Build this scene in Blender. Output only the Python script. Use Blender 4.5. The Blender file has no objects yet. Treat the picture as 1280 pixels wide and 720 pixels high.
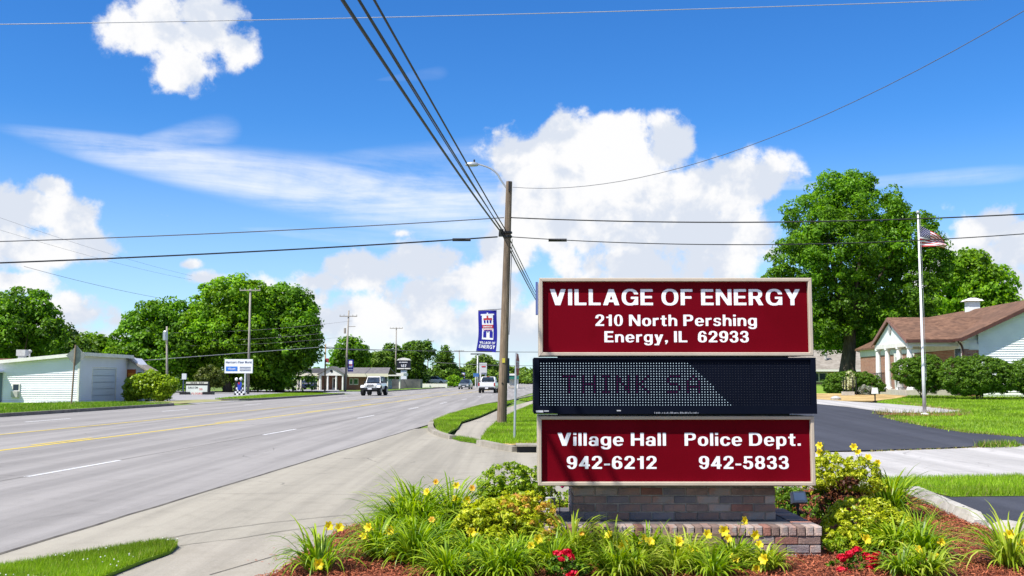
import bpy, math, random
import numpy as np
from mathutils import Vector, Matrix
R = math.radians
rng = np.random.default_rng(7)
random.seed(7)
scn = bpy.context.scene
C = scn.collection
# ------------------------------------------------------------ camera
H = 1.58; FPX = 1244.0; PITCH = R(5.24)
cd = bpy.data.cameras.new('camera'); cam = bpy.data.objects.new('camera', cd); C.objects.link(cam)
cd.sensor_width = 36; cd.lens = 36 * FPX / 1280; cd.clip_start = 0.1; cd.clip_end = 6000
cam.location = (0, 0, H); cam.rotation_euler = (math.pi / 2 + PITCH, 0, 0)
scn.camera = cam
# ------------------------------------------------------------ light
SUN = Vector((-.55, -.44, 1.0)).normalized()          # towards the sun
sd = bpy.data.lights.new('sun', 'SUN'); sd.energy = 4.8; sd.angle = R(.53); sd.color = (1, .955, .88)
so = bpy.data.objects.new('sun', sd); C.objects.link(so); so.rotation_euler = SUN.to_track_quat('Z', 'Y').to_euler()
scn.view_settings.view_transform = 'Standard'; scn.view_settings.look = 'None'
scn.view_settings.exposure = 0.72; scn.view_settings.gamma = 1

def ray(px, py):
    a = (px - 640) / FPX; b = (360 - py) / FPX
    return Vector((a, math.cos(PITCH) - math.sin(PITCH) * b, math.sin(PITCH) + math.cos(PITCH) * b))

# ------------------------------------------------------------ sky
w = bpy.data.worlds.new('World'); scn.world = w; w.use_nodes = True
nt = w.node_tree; nt.nodes.clear()
class NB:
    def __init__(s, nt): s.nt = nt
    def n(s, t, **k):
        o = s.nt.nodes.new(t)
        for a, b in k.items(): setattr(o, a, b)
        return o
    def put(s, sock, v):
        if hasattr(v, 'is_output') or isinstance(v, bpy.types.NodeSocket): s.nt.links.new(v, sock)
        elif v is not None: sock.default_value = v
    def math(s, op, a, b=None, c=None, clamp=False):
        o = s.n('ShaderNodeMath', operation=op); o.use_clamp = clamp
        s.put(o.inputs[0], a)
        if b is not None: s.put(o.inputs[1], b)
        if c is not None: s.put(o.inputs[2], c)
        return o.outputs[0]
    def vm(s, op, a, b=None):
        o = s.n('ShaderNodeVectorMath', operation=op); s.put(o.inputs[0], a)
        if b is not None: s.put(o.inputs[1], b)
        return o.outputs['Value'] if op in ('LENGTH', 'DOT_PRODUCT') else o.outputs[0]
    def noise(s, vec, scale, detail=6, rough=.55, dist=0):
        o = s.n('ShaderNodeTexNoise'); s.put(o.inputs['Vector'], vec)
        o.inputs['Scale'].default_value = scale; o.inputs['Detail'].default_value = detail
        o.inputs['Roughness'].default_value = rough; o.inputs['Distortion'].default_value = dist
        return o.outputs['Fac']
    def ss(s, v, a, b, lo=0., hi=1.):
        o = s.n('ShaderNodeMapRange', interpolation_type='SMOOTHSTEP'); s.put(o.inputs[0], v)
        o.inputs[1].default_value = a; o.inputs[2].default_value = b; o.inputs[3].default_value = lo; o.inputs[4].default_value = hi
        return o.outputs[0]
    def mix(s, f, a, b, mode='MIX'):
        o = s.n('ShaderNodeMix', data_type='RGBA', blend_type=mode); s.put(o.inputs[0], f); s.put(o.inputs[6], a); s.put(o.inputs[7], b)
        return o.outputs[2]
nb = NB(nt)
sky = nb.n('ShaderNodeTexSky', sky_type='NISHITA'); sky.sun_disc = False
sky.sun_elevation = math.asin(SUN.z); sky.sun_rotation = math.atan2(SUN.x, SUN.y)
sky.altitude = 400; sky.air_density = 1.0; sky.dust_density = .0; sky.ozone_density = 4.5
hs = nb.n('ShaderNodeHueSaturation'); hs.inputs['Saturation'].default_value = 1.25; hs.inputs['Value'].default_value = .98; hs.inputs['Hue'].default_value = .506
nt.links.new(sky.outputs[0], hs.inputs['Color'])
tc = nb.n('ShaderNodeTexCoord'); D = tc.outputs['Generated']
sep = nb.n('ShaderNodeSeparateXYZ'); nt.links.new(D, sep.inputs[0])
az = nb.math('ARCTAN2', sep.outputs[0], sep.outputs[1])
el = nb.math('ARCSINE', sep.outputs[2])
cb = nb.n('ShaderNodeCombineXYZ'); nt.links.new(az, cb.inputs[0]); nt.links.new(el, cb.inputs[1]); P = cb.outputs[0]
def azel(px, py):
    d = ray(px, py).normalized(); return math.atan2(d.x, d.y), math.asin(d.z)
def field(blobs):
    out = None
    for (px, py, rx, ry, wt) in blobs:
        a, e = azel(px, py)
        v = nb.vm('MULTIPLY', nb.vm('SUBTRACT', P, (a, e, 0)), (FPX / rx, FPX / ry, 0))
        r = nb.math('MULTIPLY_ADD', nb.vm('LENGTH', v), -wt, wt)
        out = r if out is None else nb.math('SMOOTH_MAX', out, r, .15)
    return out
cum = [(165,40,46,38,1.1),(205,30,64,52,1.1),(255,35,64,54,1.1),(300,58,44,34,1.1),(222,85,50,38,1.1),(262,12,66,38,1.1),(225,108,26,16,.8),
       (25,262,60,48,1.1),(62,232,32,22,1),(88,268,46,34,1.1),(100,304,64,36,1.1),(20,310,90,44,1.1),
       (640,190,56,50,1),(655,200,66,56,1.2),(700,170,66,48,1.3),(720,200,90,70,1.6),(762,185,80,58,1.4),(838,185,56,50,1.2),(690,262,104,90,1.4),(790,262,130,92,1.5),(900,235,84,58,1.3),
       (955,228,62,42,1.1),(885,292,120,66,1.2),(640,310,70,60,1.2),(820,335,220,60,1.1),(620,360,80,50,1),
       (398,352,70,26,1),(455,338,92,42,1.1),(528,330,92,46,1.1),(592,350,90,44,1),(500,292,26,8,.6),(258,348,48,16,.9),(235,331,24,10,.8),
       (92,392,90,38,1),(20,352,72,24,.9),(150,402,56,24,.8),
       (1238,285,62,48,1.2),(1275,305,80,64,1.2),(1195,330,64,54,1.1),(1250,360,140,60,1.1),
       (450,405,230,56,1.05),(620,410,190,70,1.1),(360,375,110,44,.95),(540,365,130,44,1.0),(110,420,150,40,.9),(760,420,190,50,.9),(200,268,20,5,.35)]
M1 = field(cum)
lo = nb.noise(D, 3.1, 3, .5)
az_abs = nb.math('ABSOLUTE', az)
out_f = nb.math('MAXIMUM', nb.ss(az_abs, .54, .72), nb.ss(el, .38, .5))
gen = nb.math('MULTIPLY', nb.ss(lo, .48, .68), out_f)
gen = nb.math('SUBTRACT', gen, nb.math('SUBTRACT', 1.0, out_f))
Mall = nb.math('MAXIMUM', M1, gen)
n1 = nb.noise(D, 12, 9, .62, .15)
n1s = nb.noise(nb.vm('ADD', D, (-.010, -.004, .018)), 11, 5, .6, .15)
n2 = nb.noise(D, 40, 6, .65)
vor = nb.n('ShaderNodeTexVoronoi'); vor.feature = 'SMOOTH_F1'; vor.inputs['Scale'].default_value = 21; vor.inputs['Smoothness'].default_value = .6
nt.links.new(D, vor.inputs['Vector'])
puff = nb.math('SUBTRACT', .42, vor.outputs['Distance'])
dens = nb.math('ADD', Mall, nb.math('MULTIPLY_ADD', n1, 2.2, -1.2))
vor2 = nb.n('ShaderNodeTexVoronoi'); vor2.feature = 'SMOOTH_F1'; vor2.inputs['Scale'].default_value = 55; vor2.inputs['Smoothness'].default_value = .5
nt.links.new(D, vor2.inputs['Vector'])
puff2 = nb.math('SUBTRACT', .42, vor2.outputs['Distance'])
dens = nb.math('ADD', dens, nb.math('MULTIPLY', puff, .36))
dens = nb.math('ADD', dens, nb.math('MULTIPLY', puff2, .30))
dens = nb.math('ADD', dens, nb.math('MULTIPLY_ADD', n2, .7, -.35))
alpha = nb.ss(dens, .06, .46)
gate = nb.ss(Mall, -.12, .16)
alpha = nb.math('MULTIPLY', alpha, gate)
alpha = nb.math('MULTIPLY', alpha, nb.ss(el, .0, .06, .45, 1))
rel = nb.math('MULTIPLY', nb.math('SUBTRACT', n1, n1s), 3.2)
thick = nb.ss(dens, .35, 1.15)
shade = nb.math('SUBTRACT', 1.0, nb.math('MULTIPLY', thick, .20))
shade = nb.math('ADD', shade, rel)
shade = nb.math('ADD', shade, nb.math('MULTIPLY', puff, .30))
shade = nb.math('ADD', shade, nb.math('MULTIPLY', puff2, .16))
shade = nb.math('MULTIPLY', shade, nb.ss(el, .02, .22, .82, 1.0))
ccol = nb.mix(nb.ss(shade, .62, 1.08), (4.45, 4.8, 5.45, 1), (6.05, 6.05, 6.1, 1))
# thin high streaks
def streak(x0, y0, x1, y1, wid, amp):
    a0, e0 = azel(x0, y0); a1, e1 = azel(x1, y1)
    ax = Vector((a1 - a0, e1 - e0)); L = ax.length; ax /= L
    v = nb.vm('SUBTRACT', P, ((a0 + a1) / 2, (e0 + e1) / 2, 0))
    t = nb.math('DIVIDE', nb.vm('DOT_PRODUCT', v, (ax.x, ax.y, 0)), L / 2)
    s = nb.math('DIVIDE', nb.vm('DOT_PRODUCT', v, (-ax.y, ax.x, 0)), wid / FPX)
    # widens along its length
    s = nb.math('DIVIDE', s, nb.math('MULTIPLY_ADD', t, .42, .62))
    r = nb.math('ADD', nb.math('MULTIPLY', s, s), nb.math('POWER', nb.math('ABSOLUTE', t), 5))
    return nb.math('MULTIPLY', nb.ss(r, 1.3, .0), amp)
ci = streak(0, 160, 700, 275, 62, .95)
for a in [(120, 190, 300, 158, 24, .45), (380, 205, 700, 235, 70, .55), (920, 236, 1300, 214, 13, .42), (300, 285, 560, 305, 16, .35), (470, 100, 560, 90, 10, .1)]:
    ci = nb.math('MAXIMUM', ci, streak(*a))
mp = nb.n('ShaderNodeMapping'); mp.inputs['Rotation'].default_value = (0, 0, R(9)); mp.inputs['Scale'].default_value = (4, 34, 1)
nt.links.new(P, mp.inputs[0])
cn = nb.noise(mp.outputs[0], 1.0, 8, .62, .5)
cn2 = nb.noise(D, 10, 7, .65, .2)
wis = nb.math('MULTIPLY', nb.ss(cn2, .45, .75), nb.math('MULTIPLY', out_f, .35))
ci = nb.math('MAXIMUM', ci, wis)
cir = nb.math('MULTIPLY', ci, nb.ss(nb.math('ADD', nb.math('MULTIPLY', cn, .72), nb.math('MULTIPLY', cn2, .28)), .30, .70))
tint = nb.mix(1.0, hs.outputs[0], (.66, .95, 1.10, 1), 'MULTIPLY')
skyc = nb.mix(cir, tint, (5.9, 6.1, 6.6, 1))
haze = nb.math('MULTIPLY', nb.ss(el, .0, .26, 1, 0), .48)
skyc = nb.mix(haze, skyc, (4.6, 5.4, 6.6, 1))
skyc = nb.mix(alpha, skyc, ccol)
bg = nb.n('ShaderNodeBackground'); bg.inputs['Strength'].default_value = .1
nt.links.new(skyc, bg.inputs['Color'])
wo = nb.n('ShaderNodeOutputWorld'); nt.links.new(bg.outputs[0], wo.inputs[0])

# ------------------------------------------------------------ terrain and pixel helpers
SL = .0659
def sm(x, a, b):
    t = np.clip((x - a) / (b - a), 0, 1); return t * t * (3 - 2 * t)
def T(x, y):
    return .028 * np.clip(y - 22, 0, 40) * sm(x - SL * np.maximum(y - 40, 0), 2.5, 9)
def G(px, py, z=0.):
    d = ray(px, py); t = (z - H) / d.z
    return Vector((d.x * t, d.y * t, z))
def GT(px, py):
    z = 0.
    for i in range(60):
        d = ray(px, py)
        t = (z - H) / d.z
        z = .5 * z + .5 * float(T(d.x * t, d.y * t))
    return Vector((d.x * t, d.y * t, z))
def Q(px, py, y):
    d = ray(px, py); t = y / d.y
    return Vector((d.x * t, y, H + d.z * t))
def XQ(px, y): return Q(px, 474, y).x
def ux(u, y): return u + SL * y

# ------------------------------------------------------------ materials
def newmat(name):
    m = bpy.data.materials.new(name); m.use_nodes = True; m.node_tree.nodes.clear(); return m, NB(m.node_tree)
def mat(name, c1, c2=None, scale=4, rough=.75, bump=0, bscale=None, detail=6, metal=0, stretch=(1, 1, 1), spec=.35, c3=None, scale3=.6, lo=.35, hi=.65, coat=0, objvar=0):
    m, b = newmat(name)
    p = b.n('ShaderNodeBsdfPrincipled'); o = b.n('ShaderNodeOutputMaterial'); b.put(o.inputs[0], p.outputs[0])
    p.inputs['Roughness'].default_value = rough; p.inputs['Metallic'].default_value = metal
    p.inputs['Specular IOR Level'].default_value = spec; p.inputs['Coat Weight'].default_value = coat
    col = (*c1, 1)
    if c2 or bump:
        t = b.n('ShaderNodeTexCoord'); mp = b.n('ShaderNodeMapping'); mp.inputs['Scale'].default_value = stretch
        b.put(mp.inputs[0], t.outputs['Object'])
    if c2:
        f = b.ss(b.noise(mp.outputs[0], scale, detail, .6), lo, hi); col = b.mix(f, (*c1, 1), (*c2, 1))
    if c3:
        f = b.ss(b.noise(mp.outputs[0], scale3, 4, .55), .42, .62); col = b.mix(f, col, (*c3, 1))
    if objvar:
        oi = b.n('ShaderNodeObjectInfo'); h = b.n('ShaderNodeHueSaturation')
        b.put(h.inputs['Value'], b.math('MULTIPLY_ADD', oi.outputs['Random'], objvar * 2, 1 - objvar)); b.put(h.inputs['Color'], col); col = h.outputs[0]
    b.put(p.inputs['Base Color'], col)
    if bump:
        bm = b.n('ShaderNodeBump'); bm.inputs['Strength'].default_value = bump; bm.inputs['Distance'].default_value = .02
        b.put(bm.inputs['Height'], b.noise(mp.outputs[0], bscale or scale * 4, 5, .6)); b.put(p.inputs['Normal'], bm.outputs[0])
    return m
def leafmat(name, dark, mid, light, trans=.35, rough=.45, big=0):
    m, b = newmat(name)
    g = b.n('ShaderNodeNewGeometry'); r = b.n('ShaderNodeValToRGB')
    e = r.color_ramp.elements; e[0].color = (*dark, 1); e[1].color = (*light, 1); e[0].position = .05; e[1].position = .95
    k = r.color_ramp.elements.new(.5); k.color = (*mid, 1)
    b.put(r.inputs[0], g.outputs['Random Per Island'])
    col = r.outputs[0]
    if big:
        t = b.n('ShaderNodeTexCoord')
        f = b.ss(b.noise(t.outputs['Object'], big, 3, .5), .35, .65, .72, 1.25)
        h = b.n('ShaderNodeHueSaturation'); b.put(h.inputs['Value'], f); b.put(h.inputs['Color'], col); col = h.outputs[0]
    p = b.n('ShaderNodeBsdfPrincipled'); p.inputs['Roughness'].default_value = rough; p.inputs['Specular IOR Level'].default_value = .3
    tr = b.n('ShaderNodeBsdfTranslucent'); ms = b.n('ShaderNodeMixShader'); ms.inputs[0].default_value = trans
    h2 = b.n('ShaderNodeHueSaturation'); h2.inputs['Saturation'].default_value = 1.1; h2.inputs['Value'].default_value = 1.25; b.put(h2.inputs['Color'], col)
    b.put(p.inputs['Base Color'], col); b.put(tr.inputs[0], h2.outputs[0])
    b.put(ms.inputs[1], p.outputs[0]); b.put(ms.inputs[2], tr.outputs[0])
    o = b.n('ShaderNodeOutputMaterial'); b.put(o.inputs[0], ms.outputs[0]); return m
def emit(name, c, s):
    m, b = newmat(name); e = b.n('ShaderNodeEmission'); e.inputs[0].default_value = (*c, 1); e.inputs[1].default_value = s
    o = b.n('ShaderNodeOutputMaterial'); b.put(o.inputs[0], e.outputs[0]); return m

def road_mat(name, ca, cb, cc, track=True):
    m, b = newmat(name)
    p = b.n('ShaderNodeBsdfPrincipled'); o = b.n('ShaderNodeOutputMaterial'); b.put(o.inputs[0], p.outputs[0]); p.inputs['Roughness'].default_value = .85; p.inputs['Specular IOR Level'].default_value = .25
    t = b.n('ShaderNodeTexCoord')
    fine = b.noise(t.outputs['Object'], 55, 3, .7)
    mid = b.noise(t.outputs['Object'], 3.2, 6, .6)
    big = b.noise(t.outputs['Object'], .35, 4, .55)
    col = b.mix(b.ss(fine, .3, .7), (*ca, 1), (*cb, 1))
    col = b.mix(b.math('MULTIPLY', b.ss(mid, .45, .75), .55), col, (*cc, 1))
    col = b.mix(b.math('MULTIPLY', b.ss(big, .4, .7), .4), col, (*cb, 1))
    st1 = b.noise(t.outputs['Object'], 1.1, 7, .7, .6); col = b.mix(b.math('MULTIPLY', b.ss(st1, .56, .72), .38), col, tuple(x * .62 for x in ca) + (1,))
    sp1 = b.noise(t.outputs['Object'], 17, 2, .5); col = b.mix(b.math('MULTIPLY', b.ss(sp1, .70, .76), .45), col, tuple(x * .45 for x in ca) + (1,))
    mp = b.n('ShaderNodeMapping'); mp.inputs['Rotation'].default_value = (0, 0, math.atan(SL) if track else R(88)); mp.inputs['Scale'].default_value = (1.5, .035, 1)
    b.put(mp.inputs[0], t.outputs['Object'])
    tr = b.noise(mp.outputs[0], 1.0, 4, .6)
    hs = b.n('ShaderNodeHueSaturation'); b.put(hs.inputs['Value'], b.ss(tr, .35, .65, .82, 1.10)); b.put(hs.inputs['Color'], col)
    # fine dark cracks
    v = b.n('ShaderNodeTexVoronoi'); v.feature = 'DISTANCE_TO_EDGE'; v.inputs['Scale'].default_value = .22
    nn = b.n('ShaderNodeTexNoise'); nn.inputs['Scale'].default_value = 1.2; nn.inputs['Detail'].default_value = 8; b.put(nn.inputs['Vector'], t.outputs['Object'])
    va = b.vm('ADD', t.outputs['Object'], b.vm('MULTIPLY', nn.outputs['Color'], (1.3, 1.3, 0))); b.put(v.inputs['Vector'], va)
    crack = b.math('MULTIPLY', b.ss(v.outputs['Distance'], .0012, .004, 1, 0), b.ss(b.noise(t.outputs['Object'], .5, 2), .5, .6))
    col = b.mix(b.math('MULTIPLY', crack, .5), hs.outputs[0], (.05, .045, .04, 1))
    b.put(p.inputs['Base Color'], col)
    bm = b.n('ShaderNodeBump'); bm.inputs['Strength'].default_value = .25; bm.inputs['Distance'].default_value = .01
    b.put(bm.inputs['Height'], fine); b.put(p.inputs['Normal'], bm.outputs[0])
    return m
def shingle_mat(name, c1, c2, c3, sc):
    m, b = newmat(name)
    p = b.n('ShaderNodeBsdfPrincipled'); o = b.n('ShaderNodeOutputMaterial'); b.put(o.inputs[0], p.outputs[0]); p.inputs['Roughness'].default_value = .9
    t = b.n('ShaderNodeTexCoord'); mp = b.n('ShaderNodeMapping'); mp.inputs['Scale'].default_value = sc; b.put(mp.inputs[0], t.outputs['Object'])
    v = b.n('ShaderNodeTexVoronoi'); v.inputs['Scale'].default_value = 1; b.put(v.inputs['Vector'], mp.outputs[0])
    s = b.n('ShaderNodeSeparateColor'); b.put(s.inputs[0], v.outputs['Color'])
    col = b.mix(s.outputs[0], (*c1, 1), (*c2, 1)); col = b.mix(b.ss(b.noise(t.outputs['Object'], .8, 4), .4, .7, 0, .5), col, (*c3, 1))
    b.put(p.inputs['Base Color'], col); return m
def brickwall_mat(name, c1, c2, mortar, scale=1.0):
    m, b = newmat(name)
    p = b.n('ShaderNodeBsdfPrincipled'); o = b.n('ShaderNodeOutputMaterial'); b.put(o.inputs[0], p.outputs[0]); p.inputs['Roughness'].default_value = .9
    t = b.n('ShaderNodeTexCoord'); sp = b.n('ShaderNodeSeparateXYZ'); b.put(sp.inputs[0], t.outputs['Object'])
    cb_ = b.n('ShaderNodeCombineXYZ'); b.put(cb_.inputs[0], b.math('ADD', sp.outputs[0], sp.outputs[1])); b.put(cb_.inputs[1], sp.outputs[2])
    br = b.n('ShaderNodeTexBrick'); b.put(br.inputs['Vector'], cb_.outputs[0]); br.inputs['Scale'].default_value = scale
    br.inputs['Brick Width'].default_value = .21; br.inputs['Row Height'].default_value = .075; br.inputs['Mortar Size'].default_value = .008
    br.inputs['Color1'].default_value = (*c1, 1); br.inputs['Color2'].default_value = (*c2, 1); br.inputs['Mortar'].default_value = (*mortar, 1)
    b.put(p.inputs['Base Color'], br.outputs['Color']); return m

m_road = road_mat('road_concrete_grey', (.225, .211, .198), (.28, .265, .252), (.208, .196, .184))
m_conc = road_mat('apron_concrete', (.27, .247, .20), (.325, .30, .245), (.225, .205, .165), False)
m_conc2 = road_mat('side_street_concrete', (.35, .335, .32), (.43, .415, .40), (.30, .285, .27), False)
m_walk = road_mat('sidewalk_concrete', (.28, .255, .205), (.34, .31, .26), (.24, .215, .17), False)
m_asph = road_mat('black_asphalt', (.040, .042, .054), (.058, .061, .076), (.035, .037, .047), False)
m_lot = road_mat('faded_asphalt', (.25, .245, .25), (.32, .31, .31), (.22, .22, .22), False)
m_joint = mat('joint_dark', (.055, .048, .042), (.12, .11, .09), 3, .95)
m_kerb = mat('kerb_concrete', (.25, .225, .18), (.33, .30, .25), 5, .9, .3, 30, c3=(.2, .18, .14))
m_kerbd = mat('kerb_dark', (.14, .125, .11), (.22, .2, .17), 3, .95)  # darker concrete for the kerbs across the road
m_ground = mat('ground_grass', (.10, .18, .015), (.16, .25, .025), .5, .95, c3=(.10, .12, .04), scale3=.04)
m_lawn = mat('lawn_soil_green', (.12, .23, .010), (.18, .30, .016), 2.5, .95, .5, 40, c3=(.15, .25, .02), scale3=.25)
m_grass = leafmat('grass_blades', (.07, .16, .006), (.15, .28, .012), (.25, .38, .025), .35, .5, .5)
m_grass2 = leafmat('grass_blades_bright', (.13, .24, .008), (.23, .38, .014), (.34, .48, .035), .4, .5, .5)  # yellower, brighter green than the plain blades
m_dry = leafmat('dry_grass', (.22, .17, .06), (.33, .26, .1), (.42, .34, .16), .3, .7)
m_yel = mat('yellow_road_paint', (.66, .48, .02), (.55, .40, .04), 9, .7, lo=.3, hi=.8)
m_wht = mat('white_road_paint', (.74, .74, .74), (.5, .5, .5), 9, .7, lo=.45, hi=.85)
m_mulch = mat('mulch_bed', (.13, .034, .016), (.21, .06, .028), 40, .95, .8, 60, c3=(.17, .045, .024), scale3=3)
m_chip = leafmat('mulch_chips', (.11, .026, .012), (.26, .065, .028), (.42, .135, .065), .0, .8)
m_straw = mat('straw_mulch', (.42, .29, .11), (.52, .38, .17), 6, .95, c3=(.30, .20, .08), scale3=1)

# ------------------------------------------------------------ mesh helpers
class MB:
    def __init__(s): s.v = []; s.f = []; s.m = []; s.mi = 0; s.smooth = False
    def add(s, vs, fs):
        k = len(s.v); s.v += [tuple(v) for v in vs]
        for f in fs: s.f.append(tuple(i + k for i in f)); s.m.append(s.mi)
        return s
    def box(s, c, d, rz=0, ry=0, rx=0, taper=1):
        a = []
        M_ = Matrix.Rotation(rz, 3, 'Z') @ Matrix.Rotation(ry, 3, 'Y') @ Matrix.Rotation(rx, 3, 'X')
        for z in (-.5, .5):
            k = taper if z > 0 else 1
            for x, y in ((-.5, -.5), (.5, -.5), (.5, .5), (-.5, .5)):
                a.append(Vector(c) + M_ @ Vector((x * d[0] * k, y * d[1] * k, z * d[2])))
        return s.add(a, [(3, 2, 1, 0), (4, 5, 6, 7), (0, 1, 5, 4), (1, 2, 6, 5), (2, 3, 7, 6), (3, 0, 4, 7)])
    def b2(s, x0, x1, y0, y1, z0, z1):
        return s.box(((x0 + x1) / 2, (y0 + y1) / 2, (z0 + z1) / 2), (abs(x1 - x0), abs(y1 - y0), abs(z1 - z0)))
    def tube(s, pts, r, n=8, caps=True):
        pts = [Vector(p) for p in pts]
        rs = r if isinstance(r, (list, tuple)) else [r] * len(pts)
        vs = []; fs = []
        up = None
        for i, p in enumerate(pts):
            t = (pts[min(i + 1, len(pts) - 1)] - pts[max(i - 1, 0)]).normalized()
            if up is None: up = Vector((0, 0, 1)) if abs(t.z) < .9 else Vector((0, 1, 0))
            a = t.cross(up).normalized(); b = a.cross(t).normalized(); up = b
            for k in range(n):
                an = 2 * math.pi * k / n; vs.append(p + (a * math.cos(an) + b * math.sin(an)) * rs[i])
        for i in range(len(pts) - 1):
            for k in range(n): fs.append((i * n + k, i * n + (k + 1) % n, (i + 1) * n + (k + 1) % n, (i + 1) * n + k))
        if caps: fs.append(tuple(range(n - 1, -1, -1))); fs.append(tuple((len(pts) - 1) * n + k for k in range(n)))
        return s.add(vs, fs)
    def prism(s, pts, off):
        """flat outline (3D points) thickened by vector off"""
        n = len(pts); off = Vector(off)
        vs = [Vector(p) for p in pts] + [Vector(p) + off for p in pts]
        fs = [tuple(range(n - 1, -1, -1)), tuple(range(n, 2 * n))] + [(i, (i + 1) % n, n + (i + 1) % n, n + i) for i in range(n)]
        return s.add(vs, fs)
    def quad(s, a, b, c, d): return s.add([a, b, c, d], [(0, 1, 2, 3)])
    def lathe(s, prof, c, n=12, sx=1, sy=1):
        vs = []; fs = []
        for (r, z) in prof:
            for k in range(n):
                an = 2 * math.pi * k / n; vs.append((c[0] + r * math.cos(an) * sx, c[1] + r * math.sin(an) * sy, c[2] + z))
        for i in range(len(prof) - 1):
            for k in range(n): fs.append((i * n + k, i * n + (k + 1) % n, (i + 1) * n + (k + 1) % n, (i + 1) * n + k))
        fs.append(tuple(range(n - 1, -1, -1))); fs.append(tuple((len(prof) - 1) * n + k for k in range(n)))
        return s.add(vs, fs)
WL = {}
def base_of(o): return WL.get(o.name, Vector((0, 0, 0)))
def thing(name, label, cat, loc=(0, 0, 0), group=None):
    o = bpy.data.objects.new(name, None); C.objects.link(o); o.empty_display_size = .2
    o.location = loc; WL[o.name] = Vector(loc); o['label'] = label; o['category'] = cat
    if group: o['group'] = group
    return o
def tag(o, label=None, cat=None, group=None, kind=None):
    if label: o['label'] = label
    if cat: o['category'] = cat
    if group: o['group'] = group
    if kind: o['kind'] = kind
    return o
def obj(name, mb, mats, parent=None, loc=None, smooth=False, label=None, kind=None):
    """mb: MB with world coordinates, or a ready mesh"""
    if isinstance(mb, bpy.types.Mesh): me = mb
    else:
        me = bpy.data.meshes.new(name); me.from_pydata(mb.v, [], mb.f)
        if mb.v and any(mb.m): me.polygons.foreach_set('material_index', mb.m)
        if smooth: me.polygons.foreach_set('use_smooth', [True] * len(me.polygons))
        me.update()
    if not isinstance(mats, (list, tuple)): mats = [mats]
    if not len(me.materials):
        for m in mats: me.materials.append(m)
    o = bpy.data.objects.new(name, me); C.objects.link(o)
    sh = Vector((0, 0, 0))
    if parent:
        o.parent = parent; sh = base_of(parent)
    elif loc is not None:
        o.location = loc; sh = Vector(loc)
    WL[o.name] = sh
    if sh.length > 0 and not isinstance(mb, bpy.types.Mesh): me.transform(Matrix.Translation(-sh))
    if label: o['label'] = label
    if kind: o['kind'] = kind
    return o
def npmesh(name, V, Fq, mats, mi=None, smooth=False):
    """V (n,3), Fq (m,k) all faces the same size"""
    me = bpy.data.meshes.new(name); V = np.asarray(V, dtype=np.float32); Fq = np.asarray(Fq, dtype=np.int32)
    m, k = Fq.shape
    me.vertices.add(len(V)); me.vertices.foreach_set('co', V.ravel())
    me.loops.add(m * k); me.loops.foreach_set('vertex_index', Fq.ravel())
    me.polygons.add(m); me.polygons.foreach_set('loop_start', np.arange(0, m * k, k, dtype=np.int32))
    if mi is not None: me.polygons.foreach_set('material_index', np.asarray(mi, dtype=np.int32))
    me.update(calc_edges=True)
    if smooth: me.polygons.foreach_set('use_smooth', [True] * m)
    for x in (mats if isinstance(mats, (list, tuple)) else [mats]): me.materials.append(x)
    return me
def copy_tree(o, parent=None, loc=None, rz=None, label=None):
    c = o.copy(); C.objects.link(c)
    if parent: c.parent = parent
    if loc is not None: c.location = loc
    if rz is not None: c.rotation_euler = (0, 0, rz)
    if label: c['label'] = label
    for ch in list(o.children):
        if ch.name in WL or True: copy_tree(ch, c)
    return c
def struct(name, mb, m, **k):
    o = obj(name, mb, m, **k); o['kind'] = 'structure'; return o
import bmesh
def sheet(name, poly, dz, m, step=0, kind='structure', thick=0):
    """flat or terrain-following sheet from an outline of (x, y)"""
    bm = bmesh.new(); vs = [bm.verts.new((p[0], p[1], 0)) for p in poly]
    f = bm.faces.new(vs); f.normal_update()
    if f.normal.z < 0: f.normal_flip()
    if step:
        xs = [p[0] for p in poly]; ys = [p[1] for p in poly]
        for ax, lo_, hi_ in ((0, min(xs), max(xs)), (1, min(ys), max(ys))):
            k = lo_ + step
            while k < hi_:
                co = [0, 0, 0]; no = [0, 0, 0]; co[ax] = k; no[ax] = 1
                bmesh.ops.bisect_plane(bm, geom=bm.verts[:] + bm.edges[:] + bm.faces[:], plane_co=co, plane_no=no); k += step
    bmesh.ops.triangulate(bm, faces=bm.faces[:])
    if thick:
        r = bmesh.ops.extrude_face_region(bm, geom=bm.faces[:])
        # the extruded copy is the top
        top = [v for v in r['geom'] if isinstance(v, bmesh.types.BMVert)]
        for v in top: v.co.z += thick
    for v in bm.verts: v.co.z += float(T(v.co.x, v.co.y)) + dz
    me = bpy.data.meshes.new(name); bm.to_mesh(me); bm.free(); me.materials.append(m)
    o = bpy.data.objects.new(name, me); C.objects.link(o)
    if kind: o['kind'] = kind
    return o
def pip(poly, X, Y):
    ins = np.zeros(len(X), bool); n = len(poly)
    for i in range(n):
        x0, y0 = poly[i][0], poly[i][1]; x1, y1 = poly[(i + 1) % n][0], poly[(i + 1) % n][1]
        if y0 == y1: continue
        c = ((y0 > Y) != (y1 > Y)) & (X < (x1 - x0) * (Y - y0) / (y1 - y0) + x0); ins ^= c
    return ins
def scatter(poly, n):
    xs = [p[0] for p in poly]; ys = [p[1] for p in poly]
    X = rng.uniform(min(xs), max(xs), n); Y = rng.uniform(min(ys), max(ys), n); k = pip(poly, X, Y); return X[k], Y[k]
def parea(poly):
    return abs(sum(poly[i][0] * poly[(i + 1) % len(poly)][1] - poly[(i + 1) % len(poly)][0] * poly[i][1] for i in range(len(poly)))) / 2
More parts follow.
